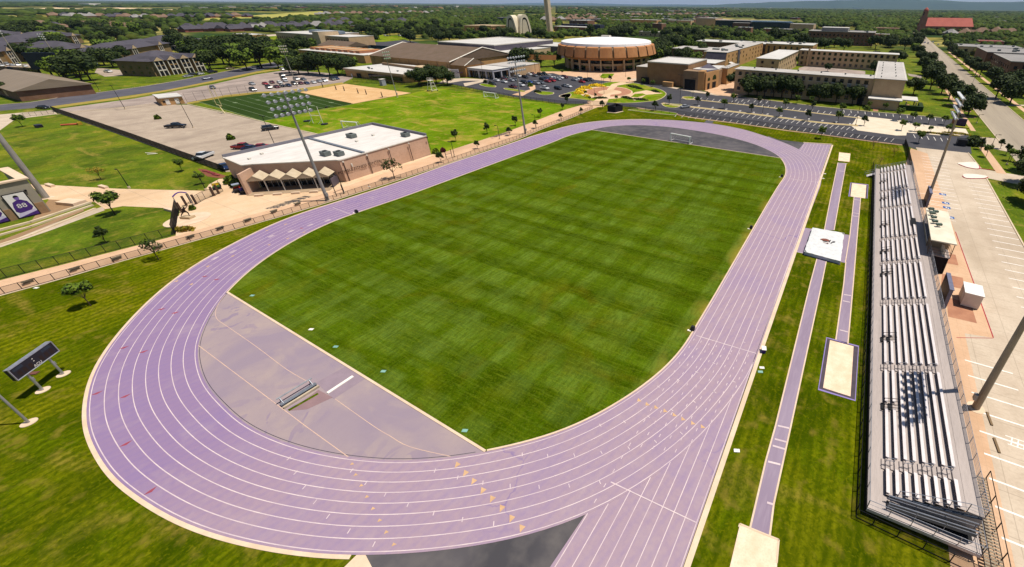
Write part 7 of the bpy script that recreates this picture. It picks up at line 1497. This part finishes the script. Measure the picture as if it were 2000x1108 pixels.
grove('in the clump by the dark video board', 'trees round the video board', mk([(118, 152, 1.1), (135, 160, 1.15), (150, 152, 1.2), (165, 165, 1.1), (178, 158, 1.0), (150, 138, 1.1), (128, 138, 1.1), (168, 146, 1.1), (100, 172, .4), (85, 178, .4), (12, 188, .5), (105, 130, 1.0), (60, 120, 1.0), (80, 122, 1.0)], O3+['green'], 1.25, 11))
grove('among the apartment houses', 'trees among the apartment houses', mk([(217, 116, 1.2), (205, 128), (222, 132, .9), (250, 122, .9), (118, 96, 1.3), (104, 104, 1.1), (130, 104, 1.2), (95, 118, 1.1), (352, 98, 1.1), (368, 104), (390, 108), (20, 100, 1.1), (60, 82, 1.1), (200, 84, 1.0), (230, 80, 1.1), (345, 84), (15, 78, 1.2), (205, 96), (235, 108, .8), (415, 140, .9)], O3+['green'], 1.3, 12))
def scatter(x0, x1, y0, y1, n, seed, s=1.2):
    q = random.Random(seed); return mk([(q.uniform(x0, x1), q.uniform(y0, y1), s*q.uniform(.85, 1.2), q.choice(O3+['green']) if q.random() < .9 else 'green') for _ in range(n)])
grove('in the belt above the apartment roofs', 'tree belt above the apartments', scatter(0, 300, 56, 76, 34, 20, 1.3))
grove('in the park beyond the tennis courts', 'park trees beyond the tennis courts', scatter(700, 950, 62, 84, 26, 21, 1.15))
grove('in the belt left of the chapel', 'tree belt left of the chapel', scatter(820, 1070, 72, 82, 22, 22, 1.15)+scatter(700, 960, 52, 62, 16, 23, 1.3))
grove('in the wood behind the round arena', 'wood behind the arena', scatter(1275, 1370, 78, 128, 40, 24, 1.2)+scatter(1140, 1290, 66, 76, 18, 25, 1.3))
grove('in the trees above the library wing', 'trees above the library wing', scatter(1290, 1640, 70, 84, 34, 26, 1.25))
grove('in the trees above the rear dormitory', 'trees above the rear dormitory', scatter(1560, 1790, 88, 100, 20, 27, 1.2))
# --- shrubs
def shrub(px_, py_, w_, d_, h_, label, mt, grp='shrubs', az=0., name='shrub'):
    g = G(px_, py_); q = random.Random(int(px_*7+py_)); b = MB()
    for _ in range(int(140+w_*30)):
        d = Vector((q.gauss(0, 1), q.gauss(0, 1), abs(q.gauss(.2, 1)))).normalized(); x, y, z = d.x*w_/2*q.uniform(.5, 1.05), d.y*d_/2*q.uniform(.5, 1.05), d.z*h_*q.uniform(.5, 1); c, s_ = math.cos(az), math.sin(az); p_ = Vector((g.x+x*c-y*s_, g.y+x*s_+y*c, z+.1))
        u = Vector((q.uniform(-1, 1), q.uniform(-1, 1), q.uniform(-.5, 1))).normalized(); v = u.orthogonal().normalized(); s = .22*q.uniform(.7, 1.4)*max(1, h_*.8); b.poly([tuple(p_+u*s), tuple(p_+v*s), tuple(p_-u*s), tuple(p_-v*s)])
    tag(b.build(name, mt), label, 'shrub', grp)
m_yel = leaf_mat('yellow_bloom', 'e8c818', 'dcb810', 'f0d830')
for a in [(361, 450, 4.2, 2.0, .7, 'low yellow green bed of shrubs beside the statue', m_leafy, 'shrubs', .4), (377, 410, 1.1, 1.1, 1.0, 'round green bush right of the statue', m_leaf2), (452, 358, 2.6, 2.6, 1.9, 'yellow green bush at the hall corner beside the carts', m_leaf2), (462, 365, 2.4, 2.2, 1.8, 'darker green bush squeezed between cart and hall', m_leaf), (852, 300, 2.6, 2.0, 1.5, 'green bush at the far corner of the hall', m_leaf2), (866, 297, 1.6, 1.6, 1.3, 'dark red bush at the far corner of the hall', M('leaf_red', '5c2024', '48181c', 2, .9)),
          (309, 233, 1.9, 1.9, 1.6, 'small bush in a pale kerb ring in the big lot', m_leaf2), (452, 273, 2.0, 2.0, 1.9, 'small dark bush near the red pickup', m_leaf2), (1135, 179, 9, 3.6, 1.6, 'yellow flowering bed on the left curve of the plaza', m_yel, 'flower beds', -.3, 'flower_bed'), (1131, 184, 6, 4, 1.6, 'yellow flowering bed at the far left of the plaza', m_yel, 'flower beds', .3, 'flower_bed'), (1144, 174, 8, 3, 1.6, 'upper yellow flowering bed of the plaza', m_yel, 'flower beds', .2, 'flower_bed'), (1166, 169.5, 11, 3, 1.6, 'yellow flowering bed behind the plaza circle', m_yel, 'flower beds', .2, 'flower_bed'), (1147, 189, 7, 1.6, 1.0, 'yellow flowering bed at the front left of the plaza', m_yel, 'flower beds', -.5, 'flower_bed'),
          (1172, 193, 8, 2.4, 1.0, 'green bed at the front of the plaza', m_leaf, 'flower beds', .5, 'flower_bed'), (1225, 193, 9, 2.2, 1.1, 'dark shrub row in the lower right of the plaza', m_leaf, 'flower beds', -.3, 'flower_bed'), (1250, 196, 9, 2.2, 1.0, 'dark shrub row at the lower right kerb of the plaza', m_leaf, 'flower beds', .1, 'flower_bed'), (1240, 172, 16, 3.0, 1.2, 'long hedge band behind the plaza circle', m_leaf, 'flower beds', -.45, 'flower_bed'), (1280, 180, 8, 2.4, 1.0, 'hedge band at the right end of the plaza', m_leaf, 'flower beds', -.5, 'flower_bed'),
          (1036, 169, 3, 2.6, 2.2, 'bright bush on the car park island among the cars', m_leaf2), (1050, 181, 5, 2, 1.3, 'dark bush on the lower car park island', m_leaf), (948, 162, 2.4, 2.4, 1.6, 'small bush on the island at the gym entrance', m_leaf), (958, 165, 2.6, 2, 1.6, 'dark bush beside it on the entrance island', m_leaf), (762, 164, 9, 1.8, 1.4, 'dark hedge right of the grey kiosk', m_leaf), (1899, 284, 6.5, 5, 3.2, 'broad magnolia bush at the campus entrance', m_leaf), (1868, 262, 9, 1.4, .6, 'low dry planting strip beside the entrance lane', m_leafy), (1830, 262, 14, 1.0, .5, 'thin dry planting strip along the pale lane', m_leafy)]: shrub(*a)
# ================= cars =================
CC = {'white': 'd0d0d0', 'silver': '9a9ca0', 'grey': '5c6066', 'black': '16161a', 'dark blue': '1c2c50', 'blue': '2850a0', 'red': '9c1418', 'dark red': '541018', 'dark green': '1c3028', 'tan': '8c7c60'}
m_cglass = M('car_glass', '181c22', '20262c', 1, .08, 0, spec=.7); m_tyre = M('tyre_rubber', '141414', '1a1a1a', 3, .8); m_rim = M('wheel_rim', '8c8c90', '7c7c80', 3, .3, .7)
CP = {}
def cpaint(c):
    return M('car_'+c.replace(' ', '_'), CC[c], None, 1, .25, .1, spec=.6, world=False)
def car_proto(kind, c):
    L, W_, prof, cab = {'sedan': (4.7, 1.8, [(-2.35, .35), (-2.35, .82), (-1.7, .95), (1.2, .95), (2.2, .72), (2.35, .5), (2.35, .35)], (-1.5, -.95, .55, 1.25, .94, 1.42)),
                        'suv': (4.8, 1.92, [(-2.4, .4), (-2.4, 1.0), (-2.2, 1.1), (1.1, 1.1), (2.2, .95), (2.4, .7), (2.4, .4)], (-2.25, -2.0, .55, 1.25, 1.09, 1.75)),
                        'pickup': (5.7, 1.98, [(-2.85, .5), (-2.85, 1.08), (1.6, 1.12), (2.7, 1.0), (2.85, .8), (2.85, .5)], (-.75, -.6, .95, 1.6, 1.11, 1.82)),
                        'van': (5.0, 1.95, [(-2.5, .4), (-2.5, 1.1), (1.6, 1.1), (2.4, .85), (2.5, .6), (2.5, .4)], (-2.45, -2.3, .9, 1.8, 1.09, 1.9))}[kind]
    t = thing({'sedan': 'parked_car', 'suv': 'parked_suv', 'pickup': 'pickup_truck', 'van': 'parked_van'}[kind], 'x', 'car', (0, 0, 0)); mt = cpaint(c)
    b = MB(); n = len(prof); hw = W_/2
    rings = [(-hw, .0), (-hw*.94, .06), (hw*.94, .06), (hw, .0)]
    for y, dz in rings:
        for x, z in prof: b.v.append((x*(1 if dz else .985), y, z+(dz if z > .6 else 0)))
    for k in range(3):
        for i in range(n): j = (i+1) % n; b.f.append((k*n+i, k*n+j, (k+1)*n+j, (k+1)*n+i))
    b.f.append(tuple(range(n-1, -1, -1))); b.f.append(tuple(range(3*n, 4*n))); body = b.build('body', mt, t)
    x0, x1, x2, x3, z0, z1 = cab; b = MB(); v = [(x0, -hw*.9, z0), (x3, -hw*.9, z0), (x3, hw*.9, z0), (x0, hw*.9, z0), (x1, -hw*.72, z1), (x2, -hw*.72, z1), (x2, hw*.72, z1), (x1, hw*.72, z1)]; b.v = v; b.f = [(0, 1, 5, 4), (1, 2, 6, 5), (2, 3, 7, 6), (3, 0, 4, 7)]; b.build('windows', m_cglass, t)
    MB().prism(rect(x1-.03, -hw*.74, x2+.03, hw*.74), z1, z1+.05, True).build('roof', mt, t)
    if kind == 'pickup': MB().box(-1.85, 0, 1.13, 1.75, 1.55, .03).build('cargo_bed', mblk, t)
    w0 = None
    for x in (-L*.31, L*.31):
        for y in (-1, 1):
            if w0 is None: w0 = MB().tube((x, y*hw-.12*y, .34), (x, y*hw+.02*y, .34), .34 if kind != 'pickup' else .4, 10).build('wheel', m_tyre, t); MB().tube((x, y*hw+.021*y, .34), (x, y*hw+.03*y, .34), .2, 8).build('rim', m_rim, w0); w0p = (x, y)
            else: c_ = dup(w0, t); c_.location = (x-w0p[0], (y-w0p[1])*hw*(1 if y < 0 else .93), 0)
    for y in (-.62, .62): MB().box(L/2-.03, y, .62, .08, .35, .14).build('headlight', m_lens, t)
    return t
def cars(loc, group, items):
    """items: px, py, kind, colour, heading degrees"""
    items = sorted(items, key=lambda a: a[0]); cnt = {}
    kn = {'sedan': 'car', 'suv': 'SUV', 'pickup': 'pickup truck', 'van': 'van'}
    for a in items: cnt[(a[2], a[3])] = cnt.get((a[2], a[3]), 0)+1
    seen = {}; q = random.Random(len(items))
    for a in items:
        k = (a[2], a[3]); i = seen.get(k, 0); seen[k] = i+1; lab = '%s %s %s%s' % (a[3], kn[a[2]], loc, (', %s such one' % posn(i, cnt[k])) if cnt[k] > 1 else '')
        if k not in CP: CP[k] = car_proto(*k); o = CP[k]
        else: o = dup(CP[k], None)
        g = G(a[0], a[1]); o.location = (g.x, g.y, .03); o.rotation_euler = (0, 0, R((a[4] if len(a) > 4 else 0)+q.uniform(-3, 3))); tag(o, lab, {'sedan': 'car', 'suv': 'car', 'pickup': 'pickup truck', 'van': 'van'}[a[2]], group)
def hd_(a, b_): p_, q_ = G(*a), G(*b_); return math.degrees(math.atan2(q_.y-p_.y, q_.x-p_.x))
cars('standing alone in the big lot', 'cars in the big lot', [(345, 250, 'pickup', 'black', hd_((325, 251), (367, 249))), (529, 254, 'suv', 'black', hd_((520, 255), (540, 252))), (400, 309, 'pickup', 'white', hd_((414, 303), (386, 315))), (476, 291, 'pickup', 'red', hd_((455, 290), (500, 289))), (492, 293, 'sedan', 'dark blue', hd_((480, 294), (504, 292))), (512, 290, 'sedan', 'red', hd_((500, 291), (522, 289))), (440, 330, 'sedan', 'dark blue', hd_((434, 326), (446, 334)))])
cars('on the campus road', 'cars on the campus road', [(86, 213, 'sedan', 'black', hd_((70, 212), (102, 213))), (368, 151, 'sedan', 'silver', hd_((360, 152), (377, 150))), (380, 148, 'suv', 'black', hd_((372, 149), (390, 147))), (392, 146.5, 'sedan', 'white', hd_((384, 148), (400, 145))), (416, 143, 'suv', 'black', hd_((408, 144), (425, 142))), (406, 156, 'sedan', 'dark blue', hd_((396, 157), (416, 155))), (450, 136, 'sedan', 'tan', hd_((440, 137), (460, 135))), (498, 136, 'sedan', 'silver', hd_((490, 137), (508, 134)))])
TL = [(416, 173, 'sedan', 'grey'), (493, 166, 'sedan', 'silver'), (495, 178, 'suv', 'black'), (519, 166, 'sedan', 'red'), (532, 163, 'sedan', 'dark red'), (526, 173, 'suv', 'black'), (541, 172, 'sedan', 'dark red'), (552, 170, 'sedan', 'black'), (564, 169, 'sedan', 'dark blue'), (547, 163, 'sedan', 'white'), (557, 160, 'sedan', 'silver'), (555, 156, 'suv', 'black'), (552, 149.5, 'suv', 'black'), (553, 138, 'pickup', 'white'), (576, 166, 'suv', 'black'), (588, 165, 'sedan', 'dark red'), (580, 157, 'suv', 'silver'), (593, 157, 'sedan', 'grey'), (600, 164.5, 'sedan', 'dark blue'), (613, 163, 'sedan', 'white'), (624, 161, 'sedan', 'silver'), (635, 160, 'suv', 'white'), (650, 157, 'suv', 'dark green'), (658, 155.5, 'sedan', 'dark blue'), (505, 134, 'sedan', 'dark green')]
cars('beside the turf field', 'cars beside the turf field', [a+(-8,) for a in TL])
AL = [(970, 159, 'sedan', 'white'), (985, 157, 'suv', 'dark red'), (987, 153, 'sedan', 'dark green'), (985, 162, 'sedan', 'white'), (999, 159, 'sedan', 'silver'), (1006, 158, 'sedan', 'grey'), (963, 166, 'sedan', 'black'), (1002, 172, 'pickup', 'dark red'), (1018, 169, 'suv', 'white'), (1012, 151, 'pickup', 'white'), (1026, 153, 'suv', 'black'), (1034, 147, 'sedan', 'white'), (1040, 146, 'sedan', 'dark red'), (1045, 150, 'sedan', 'grey'), (1055, 147.5, 'suv', 'black'), (1062, 146.5, 'pickup', 'dark green'), (1024, 163, 'suv', 'black'), (1036, 163, 'sedan', 'blue'), (1048, 165, 'suv', 'silver'), (1057, 164, 'sedan', 'grey'), (1060, 157, 'suv', 'black'), (1066, 156, 'suv', 'dark blue'), (1070, 161, 'sedan', 'red'), (1079, 160, 'suv', 'red'), (1076, 153, 'suv', 'white'), (1084, 155, 'sedan', 'white'), (1090, 157, 'sedan', 'silver'), (1095, 154, 'sedan', 'white'), (1103, 153, 'suv', 'dark red'), (1122, 158, 'sedan', 'silver'), (1127, 156, 'sedan', 'white'), (1137, 162, 'sedan', 'red'), (1134, 156, 'suv', 'grey'), (1146, 159, 'suv', 'black'), (1153, 158, 'suv', 'grey'), (1064, 175, 'pickup', 'white'), (1090, 175, 'suv', 'black'), (1110, 171, 'sedan', 'white'), (1104, 170, 'sedan', 'grey')]
cars('in the arena car park', 'cars in the arena car park', [a+(-12,) for a in AL])
cars('parked alone at the end of the striped lot', 'lone car', [(1338, 211, 'sedan', 'silver', 62)])
cars('by the apartment houses', 'cars by the apartments', [(184, 126, 'sedan', 'blue', 10), (212, 142, 'pickup', 'white', 10), (20, 135, 'sedan', 'blue', 0), (5, 130, 'sedan', 'white', 0), (25, 129, 'sedan', 'silver', 0), (37, 129, 'suv', 'white', 0), (50, 131, 'sedan', 'white', 0), (16, 128, 'van', 'white', 0)])
cars('beyond the gymnasium', 'far cars', [(706, 82, 'sedan', 'white', 10), (711, 82, 'suv', 'silver', 10), (752, 70, 'sedan', 'white', 0), (757, 71, 'sedan', 'silver', 0), (804, 75, 'sedan', 'white', 0), (809, 75, 'suv', 'white', 0), (832, 73, 'sedan', 'silver', 0), (781, 71, 'suv', 'white', 0)])
cars('far up the main road', 'cars on the main road', [(1812, 86, 'pickup', 'white', 90), (1806, 84, 'sedan', 'blue', 90), (1822, 84, 'suv', 'white', 90), (1832, 88, 'sedan', 'silver', 90)])
# ================= far woods and haze =================
boxes = []
for o in list(bpy.data.objects):
    if o.parent is None and o.get('category') in ('building', 'dormitory', 'church', 'chapel', 'house', 'apartment building', 'arena', 'tower', 'pavilion', 'tennis court'):
        xs = []; ys = []
        st = [o]
        while st:
            c = st.pop(); st += KIDS.get(c.name, [])
            if c.type == 'MESH':
                M_ = wm(c)
                for v in c.bound_box: w_ = M_ @ Vector(v); xs.append(w_.x); ys.append(w_.y)
        if xs: dd_ = math.hypot(xs[0], ys[0]); mg = 3+dd_*.012; boxes.append((min(xs)-3, min(ys)-3-mg*1.6, max(xs)+3+mg*.6, max(ys)+3))
BX = np.array(boxes)
def woods(name, seed, d0, d1, label, thr=0):
    rg = np.random.default_rng(seed); cc = []; d = d0
    az0, az1 = R(-93), R(24)
    while d < d1:
        r_ = max(4.2, d*.0068); n = int((az1-az0)*d/(r_*1.55)); a = az0+(az1-az0)*(np.arange(n)+rg.uniform(-.5, .5, n))/n; dd_ = d+rg.uniform(-.5, .5, n)*r_*2.0
        cc.append(np.stack([CAM.x+np.sin(a)*dd_, CAM.y+np.cos(a)*dd_, np.full(n, r_)], 1)); d += r_*1.75
    c = np.concatenate(cc); P_ = np.stack([c[:, 0]-CAM.x, c[:, 1]-CAM.y, np.full(len(c), -CAM.z)], 1); z = P_ @ np.array(FW); x = PX+F*(P_ @ np.array(RT))/z; y = PY-F*(P_ @ np.array(UP))/z
    k = (z > 0) & (x > -150) & (x < 2150)
    dens = np.zeros(len(c))
    def zone(x0, x1, y0, y1, v): 
        m_ = (x >= x0) & (x < x1) & (y >= y0) & (y < y1); dens[m_] = v
    zone(-200, 2200, 0, 14, .75); zone(-200, 900, 14, 21, .2); zone(-200, 560, 21, 29, .95); zone(-200, 560, 29, 41, .04); zone(-200, 130, 40, 56, .7); zone(130, 560, 41, 50, .22); zone(130, 330, 50, 62, .5); zone(300, 560, 50, 56, .5); zone(560, 1100, 20, 27, .8); zone(640, 1000, 28, 34, .35); zone(560, 1100, 34, 58, .92); zone(620, 1060, 58, 70, .4); zone(500, 640, 44, 66, .6); zone(900, 1100, 14, 20, .5); zone(-200, 130, 56, 130, .75); zone(130, 320, 60, 90, .5)
    zone(1100, 1500, 14, 30, .3); zone(1100, 1420, 24, 47, .3); zone(1100, 1300, 40, 72, .8); zone(1420, 1500, 26, 60, .85); zone(1300, 1420, 47, 62, .85); zone(1420, 2200, 10, 30, .85); zone(1420, 2200, 26, 90, .95); zone(1300, 1420, 60, 74, .9); zone(1840, 2200, 90, 112, .55); zone(1440, 1770, 66, 90, .85); zone(820, 1100, 56, 76, .85); zone(300, 560, 86, 100, .5)
    # open ground
    nz = np.sin(c[:, 0]*.011+1.3)*np.sin(c[:, 1]*.009)+.6*np.sin(c[:, 0]*.031+c[:, 1]*.023); far_ = y < 30
    dens = np.where(far_, dens*(.75+.35*nz), dens*(.93+.1*nz))
    k &= rg.random(len(c)) < dens; k &= ~((c[:, 0] > 93) & (c[:, 0] < 118) & (c[:, 1] < 930))
    for b_ in BX: k &= ~((c[:, 0] > b_[0]) & (c[:, 0] < b_[2]) & (c[:, 1] > b_[1]) & (c[:, 1] < b_[3]))
    for (x0, x1, y0, y1) in ((395, 520, 39, 47), (430, 640, 22, 37), (160, 360, 15, 23), (0, 190, 15, 22), (300, 560, 64, 84), (650, 830, 68, 92), (1000, 1030, 20, 72), (1062, 1090, 0, 68), (1784, 1845, 70, 112), (1350, 1478, 34, 51), (1470, 1572, 38, 52), (1592, 1674, 54, 74), (1095, 1170, 40, 56), (1790, 1868, 38, 60)): k &= ~((x > x0) & (x < x1) & (y > y0) & (y < y1))
    c = c[k]; n = len(c)
    # each clump: a lumpy dome of 3 rings
    q = 7; vs = []; a = np.arange(q)*2*math.pi/q
    ph = rg.uniform(0, 6.28, n); hgt = np.clip(c[:, 2]*1.2, 5.5, 9.5)*rg.uniform(.55, 1.35, n); r_ = c[:, 2]*rg.uniform(.5, 1.3, n)
    V = np.zeros((n, 3*q+1, 3))
    for i, (rr_, zz) in enumerate(((.85, .12), (1.0, .5), (.62, .86))):
        aa = a[None, :]+ph[:, None]+i*.4; f = rg.uniform(.72, 1.2, (n, q)); V[:, i*q:(i+1)*q, 0] = c[:, :1]+np.cos(aa)*rr_*f*r_[:, None]; V[:, i*q:(i+1)*q, 1] = c[:, 1:2]+np.sin(aa)*rr_*f*r_[:, None]; V[:, i*q:(i+1)*q, 2] = hgt[:, None]*zz*rg.uniform(.8, 1.15, (n, q))
    V[:, 3*q, :] = np.stack([c[:, 0], c[:, 1], hgt], 1); fl = []
    for i in range(2):
        for j in range(q): fl.append((i*q+j, i*q+(j+1) % q, (i+1)*q+(j+1) % q)); fl.append((i*q+j, (i+1)*q+(j+1) % q, (i+1)*q+j))
    for j in range(q): fl.append((2*q+j, 2*q+(j+1) % q, 3*q))
    Fq = (np.array(fl)[None]+(np.arange(n)*(3*q+1))[:, None, None]).reshape(-1, 3); V = V.reshape(-1, 3)
    me = bpy.data.meshes.new(name); me.vertices.add(len(V)); me.vertices.foreach_set('co', V.ravel()); me.loops.add(len(Fq)*3); me.loops.foreach_set('vertex_index', Fq.ravel()); me.polygons.add(len(Fq)); me.polygons.foreach_set('loop_start', np.arange(len(Fq))*3); me.update(calc_edges=True)
    ma = bpy.data.materials.get('far_leaves')
    if ma is None:
        ma, nn_, l, p = NT('far_leaves'); b = NB(nn_, l); g = nn_.new('ShaderNodeNewGeometry'); rp = g.outputs['Random Per Island']; col = b.mix(b.mapr(rp, .1, .9), '0f1a06', '2a380f'); col = b.mix(b.math('MULTIPLY', b.mapr(b.math('FRACT', b.math('MULTIPLY', rp, 7.31)), .7, .95), .5), col, '56602a'); col = b.mix(b.math('MULTIPLY', b.mapr(b.math('FRACT', b.math('MULTIPLY', rp, 13.7)), .85, .97), .6), col, '4c3c1e'); col = b.mix(b.math('MULTIPLY', b.mapr(b.noise(.25, 4), .4, .65), .6), col, '46581a'); col = b.mix(b.math('MULTIPLY', b.mapr(b.noise(.01, 3), .45, .6), .4), col, '4c5a1c'); l.new(col, p.inputs['Base Color']); p.inputs['Roughness'].default_value = .9; p.inputs['Specular IOR Level'].default_value = .1
    me.materials.append(ma); ob = bpy.data.objects.new(name, me); COL.objects.link(ob); tag(ob, label, 'woodland', None, 'stuff'); return n
nw = woods('far_woodland', 5, 330, 1500, 'dark green woodland of many tree crowns across the middle distance')
nw2 = woods('distant_scrub', 6, 1500, 9000, 'dark scrub and tree belts fading toward the horizon')
print('woods', nw, nw2, 'trees', NT_[0])

hz = bpy.data.materials.new('haze_air'); hz.use_nodes = True; n = hz.node_tree.nodes; n.remove(n['Principled BSDF']); v = n.new('ShaderNodeVolumePrincipled')
v.inputs['Color'].default_value = (.42, .62, 1, 1); v.inputs['Density'].default_value = 2.0e-5; v.inputs['Anisotropy'].default_value = .0
hz.node_tree.links.new(v.outputs[0], n['Material Output'].inputs['Volume'])
tag(MB().box(0, 25000, -1.2, 88000, 68000, 760).build('haze', hz), 'thin bluish air over the whole plain', 'haze', None, 'stuff')
